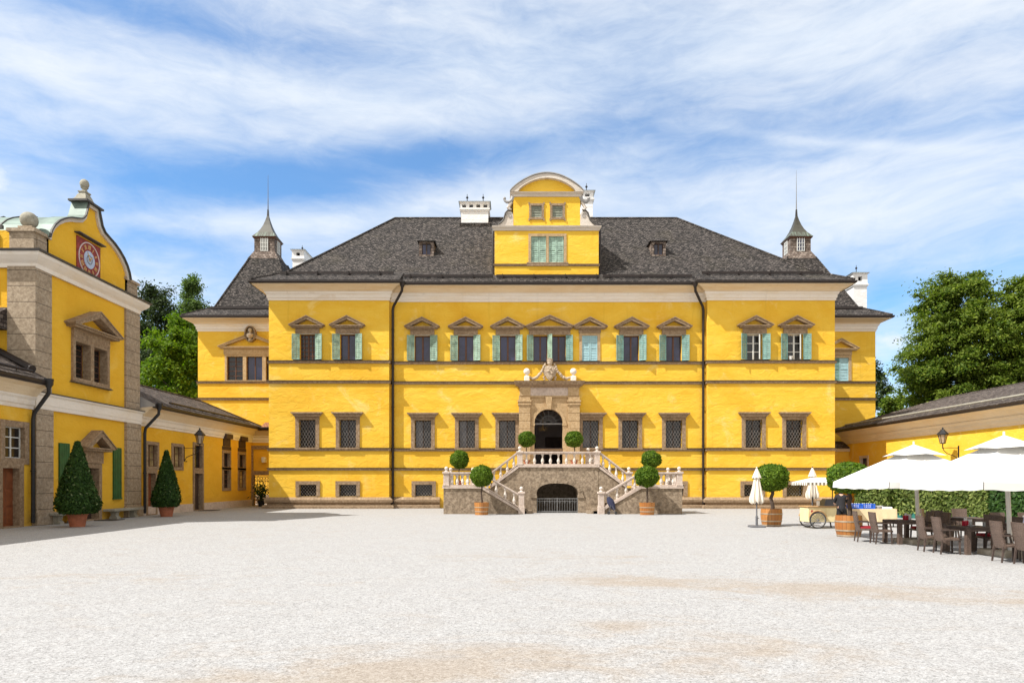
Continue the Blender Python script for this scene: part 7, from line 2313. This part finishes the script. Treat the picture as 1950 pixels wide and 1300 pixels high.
def hand(J, E, wrist, side, d, k, tag_):
    """five short finger chains off a palm"""
    w = Vector(wrist); d = Vector(d).normalized(); s = Vector(side).normalized(); 
    J[tag_ + 'palm'] = (tuple(w + d * 0.055 * k), (0.030 * k, 0.018 * k)); E.append((tag_ + 'wrist', tag_ + 'palm'))
    n = d.cross(s)
    for i, L_ in enumerate((0.062, 0.070, 0.066, 0.052)):
        off = s * (-0.027 + 0.018 * i) * k
        b = w + d * 0.085 * k + off; m = b + d * L_ * 0.5 * k; e = m + (d * 0.8 - n * 0.6) * L_ * 0.5 * k
        J[f'{tag_}f{i}a'] = (tuple(b), 0.0095 * k); J[f'{tag_}f{i}b'] = (tuple(m), 0.0085 * k); J[f'{tag_}f{i}c'] = (tuple(e), 0.007 * k)
        E += [(tag_ + 'palm', f'{tag_}f{i}a'), (f'{tag_}f{i}a', f'{tag_}f{i}b'), (f'{tag_}f{i}b', f'{tag_}f{i}c')]
    b = w + d * 0.035 * k - s * 0.034 * k; e = b + (d * 0.8 - s * 0.5) * 0.045 * k
    J[tag_ + 'ta'] = (tuple(b), 0.011 * k); J[tag_ + 'tb'] = (tuple(e), 0.009 * k); E += [(tag_ + 'palm', tag_ + 'ta'), (tag_ + 'ta', tag_ + 'tb')]
def head_parts(parent, c, fwd, k, hair, longhair=False):
    """face details and hair set on a head centred at c looking along fwd"""
    ang = atan2(fwd[1], fwd[0])
    M = Matrix.Translation(c) @ Matrix.Rotation(ang, 4, 'Z') @ Matrix.Scale(k, 4)
    mb = MB(M)
    for sy in (-1, 1): mb.ball((0.088, sy * 0.032, 0.005), 0.011, 8, 6)
    mb.build('eyes', 'white_plastic', parent)
    mb = MB(M)
    mb.ball((-0.018, 0, 0.030), 0.108, 14, 10, 1.02)
    if longhair: mb.lathe([(0.06, -0.22), (0.085, -0.10), (0.095, 0.0)], (-0.05, 0, 0.0), 12)
    mb.build('hair', hair, parent, smooth=True)

def head_joints(J, E, neck, c, fwd, k):
    f = Vector(fwd).normalized(); c = Vector(c)
    sd_ = Vector((-f.y, f.x, 0))
    J['skull'] = (tuple(c + Vector((0, 0, 0.02)) * k), (0.082 * k, 0.090 * k)); J['crown'] = (tuple(c + Vector((0, 0, 0.085)) * k - f * 0.01 * k), 0.055 * k)
    J['jaw'] = (tuple(c + f * 0.035 * k + Vector((0, 0, -0.075)) * k), 0.048 * k)
    J['nose'] = (tuple(c + f * 0.098 * k + Vector((0, 0, -0.015)) * k), 0.013 * k)
    E += [(neck, 'skull'), ('skull', 'crown'), ('skull', 'jaw'), ('skull', 'nose')]
    for i, s_ in ((0, 1), (1, -1)):
        J[f'ear{i}'] = (tuple(c + sd_ * 0.088 * k * s_), 0.015 * k); E.append(('skull', f'ear{i}'))

def standing_person(x, y, rot, label):
    """bends a little forward with both forearms reaching ahead; faces +x before rot"""
    k = 1.0 / 1.147
    t = thing('person', label, 'person', (x, y, 0), rot)
    J = {}; E = []
    J['pelvis'] = ((0, 0, 0.88 * k), (0.13 * k, 0.11 * k)); J['waist'] = ((0.03 * k, 0, 1.05 * k), (0.125 * k, 0.10 * k)); J['chest'] = ((0.10 * k, 0, 1.25 * k), (0.14 * k, 0.11 * k))
    J['upper'] = ((0.15 * k, 0, 1.38 * k), (0.10 * k, 0.08 * k)); J['neck'] = ((0.19 * k, 0, 1.46 * k), 0.050 * k)
    E += [('pelvis', 'waist'), ('waist', 'chest'), ('chest', 'upper'), ('upper', 'neck')]
    head_joints(J, E, 'neck', (0.245 * k, 0, 1.56 * k), (1, 0, -0.2), k)
    for nm, s_ in (('l', 1), ('r', -1)):
        J[nm + 'sh'] = ((0.15 * k, s_ * 0.18 * k, 1.36 * k), 0.058 * k); J[nm + 'el'] = ((0.20 * k, s_ * 0.24 * k, 1.09 * k), 0.043 * k); J[nm + 'wrist'] = ((0.43 * k, s_ * 0.17 * k, 1.03 * k), 0.028 * k)
        E += [('upper', nm + 'sh'), (nm + 'sh', nm + 'el'), (nm + 'el', nm + 'wrist')]
        hand(J, E, J[nm + 'wrist'][0], (0, s_ * 1.0, 0), (1, -0.1 * s_, -0.1), k, nm)
        J[nm + 'hip'] = ((0.0, s_ * 0.095 * k, 0.82 * k), 0.092 * k); J[nm + 'kn'] = ((0.02 * k, s_ * 0.10 * k, 0.46 * k), 0.060 * k); J[nm + 'an'] = ((-0.02 * k, s_ * 0.10 * k, 0.08 * k), 0.040 * k); J[nm + 'toe'] = ((0.15 * k, s_ * 0.12 * k, 0.035 * k), 0.033 * k)
        E += [('pelvis', nm + 'hip'), (nm + 'hip', nm + 'kn'), (nm + 'kn', nm + 'an'), (nm + 'an', nm + 'toe')]
    skin_body('body', J, E, 'skin', t)
    J2 = {n: (J[n][0], tuple(v * 1.24 for v in (J[n][1] if isinstance(J[n][1], tuple) else (J[n][1],) * 2))) for n in ('waist', 'chest', 'upper', 'lsh', 'lel', 'rsh', 'rel')}
    J2['pelvis'] = ((0, 0, 0.88 * k), (0.165 * k, 0.145 * k)); J2['hem'] = ((0, 0, 0.74 * k), (0.17 * k, 0.15 * k)); J2['collar'] = ((0.185 * k, 0, 1.45 * k), 0.066 * k)
    skin_body('shirt', J2, [('waist', 'chest'), ('waist', 'pelvis'), ('pelvis', 'hem'), ('upper', 'collar'), ('chest', 'upper'), ('upper', 'lsh'), ('upper', 'rsh'), ('lsh', 'lel'), ('rsh', 'rel')], 'black_cloth', t)
    J3 = {'pelvis': ((0, 0, 0.94 * k), (0.155 * k, 0.135 * k))}
    for nm in 'lr':
        for q, sc in (('hip', 1.22), ('kn', 1.3), ('an', 1.5)): J3[nm + q] = (J[nm + q][0], J[nm + q][1] * sc)
    skin_body('trousers', J3, [('pelvis', 'lhip'), ('pelvis', 'rhip'), ('lhip', 'lkn'), ('rhip', 'rkn'), ('lkn', 'lan'), ('rkn', 'ran')], 'black_cloth', t)
    mb = MB(); vs = []; fs = []
    for j in range(6):
        f = j / 5
        for i in range(9):
            a = R(-95 + 190 * i / 8); r = (0.155 + 0.05 * f) * k
            vs.append((r * cos(a) * 1.0 + 0.01 * k, r * sin(a) * 1.1, (1.02 - 0.62 * f) * k))
    for j in range(5):
        for i in range(8): fs.append((9 * j + i, 9 * j + i + 1, 9 * j + 10 + i, 9 * j + 9 + i))
    mb.add(vs, fs); mb.build('apron', 'olive_cloth', t, smooth=True)
    head_parts(t, (0.245 * k, 0, 1.57 * k), (1, 0), k, 'dark_hair', True)
    for nm, s_ in (('l', 1), ('r', -1)):
        mb = MB(); mb.ball((0.055 * k, s_ * 0.112 * k, 0.045 * k), 0.055 * k, 12, 7, 0.8); mb.ball((0.13 * k, s_ * 0.118 * k, 0.04 * k), 0.05 * k, 12, 7, 0.75); mb.build('shoe', 'rubber', t, smooth=True)
    return t
standing_person(X(1603, 23.9), 23.9, R(75), 'person in black top and olive apron working behind the barrel tree')

def seated_person(x, y, rot, label):
    """sits facing +x before rot, hands on the lap"""
    k = 1.0 / 1.147
    t = thing('person', label, 'person', (x, y, 0), rot)
    J = {}; E = []
    J['pelvis'] = ((-0.02, 0, 0.385 + 0.11 * k), (0.125 * k, 0.115 * k)); zp = 0.385 + 0.11 * k
    J['waist'] = ((-0.05 * k, 0, zp + 0.18 * k), (0.125 * k, 0.10 * k)); J['chest'] = ((-0.03 * k, 0, zp + 0.38 * k), (0.15 * k, 0.11 * k)); J['upper'] = ((-0.01 * k, 0, zp + 0.50 * k), (0.11 * k, 0.085 * k)); J['neck'] = ((0.02 * k, 0, zp + 0.59 * k), 0.05 * k)
    E += [('pelvis', 'waist'), ('waist', 'chest'), ('chest', 'upper'), ('upper', 'neck')]
    hc = (0.06 * k, 0, zp + 0.70 * k)
    head_joints(J, E, 'neck', hc, (1, 0, 0), k)
    for nm, s_ in (('l', 1), ('r', -1)):
        J[nm + 'sh'] = ((-0.01 * k, s_ * 0.19 * k, zp + 0.47 * k), 0.060 * k); J[nm + 'el'] = ((0.06 * k, s_ * 0.25 * k, zp + 0.20 * k), 0.044 * k); J[nm + 'wrist'] = ((0.27 * k, s_ * 0.15 * k, zp + 0.14 * k), 0.028 * k)
        E += [('upper', nm + 'sh'), (nm + 'sh', nm + 'el'), (nm + 'el', nm + 'wrist')]
        hand(J, E, J[nm + 'wrist'][0], (0, s_, 0), (1, -0.4 * s_, -0.25), k, nm)
        J[nm + 'hip'] = ((0.02, s_ * 0.095 * k, zp - 0.01 * k), 0.088 * k); J[nm + 'kn'] = ((0.42 * k, s_ * 0.12 * k, zp + 0.0 * k), 0.060 * k); J[nm + 'an'] = ((0.40 * k, s_ * 0.12 * k, 0.08 * k), 0.04 * k); J[nm + 'toe'] = ((0.55 * k, s_ * 0.14 * k, 0.035 * k), 0.033 * k)
        E += [('pelvis', nm + 'hip'), (nm + 'hip', nm + 'kn'), (nm + 'kn', nm + 'an'), (nm + 'an', nm + 'toe')]
    skin_body('body', J, E, 'skin', t)
    J2 = {n: (J[n][0], tuple(v * 1.22 for v in (J[n][1] if isinstance(J[n][1], tuple) else (J[n][1],) * 2))) for n in ('waist', 'chest', 'upper', 'lsh', 'lel', 'rsh', 'rel', 'pelvis')}
    skin_body('shirt', J2, [('waist', 'chest'), ('waist', 'pelvis'), ('chest', 'upper'), ('upper', 'lsh'), ('upper', 'rsh'), ('lsh', 'lel'), ('rsh', 'rel')], 'lavender_cloth', t)
    J3 = {'pelvis': (J['pelvis'][0], (0.145 * k, 0.132 * k))}
    for nm in 'lr':
        for q, sc in (('hip', 1.22), ('kn', 1.3), ('an', 1.5)): J3[nm + q] = (J[nm + q][0], J[nm + q][1] * sc)
    skin_body('trousers', J3, [('pelvis', 'lhip'), ('pelvis', 'rhip'), ('lhip', 'lkn'), ('rhip', 'rkn'), ('lkn', 'lan'), ('rkn', 'ran')], 'jeans_cloth', t)
    head_parts(t, (hc[0], 0, hc[2] + 0.005), (1, 0), k, 'brown_hair')
    for nm, s_ in (('l', 1), ('r', -1)):
        mb = MB(); mb.ball((0.45 * k, s_ * 0.125 * k, 0.045 * k), 0.055 * k, 12, 7, 0.8); mb.ball((0.53 * k, s_ * 0.135 * k, 0.04 * k), 0.05 * k, 12, 7, 0.75); mb.build('shoe', 'rubber', t, smooth=True)
    return t
chair(11.18, 14.75, R(-120), 'wicker chair at the right edge carrying the seated person')
seated_person(11.30, 14.72, R(-120), 'person in lavender shirt seated at the right edge of the photo')

# ------------------------------------------------------------------ bring the layout to metres
done = set()
for o in list(SC.objects):
    if o.type == 'EMPTY' or o.type == 'MESH':
        o.location = Vector(o.location) * S
    if o.type == 'MESH' and o.data.name not in done:
        done.add(o.data.name)
        o.data.transform(Matrix.Scale(S, 4))
cam.location = (0, 0, EYE * S)
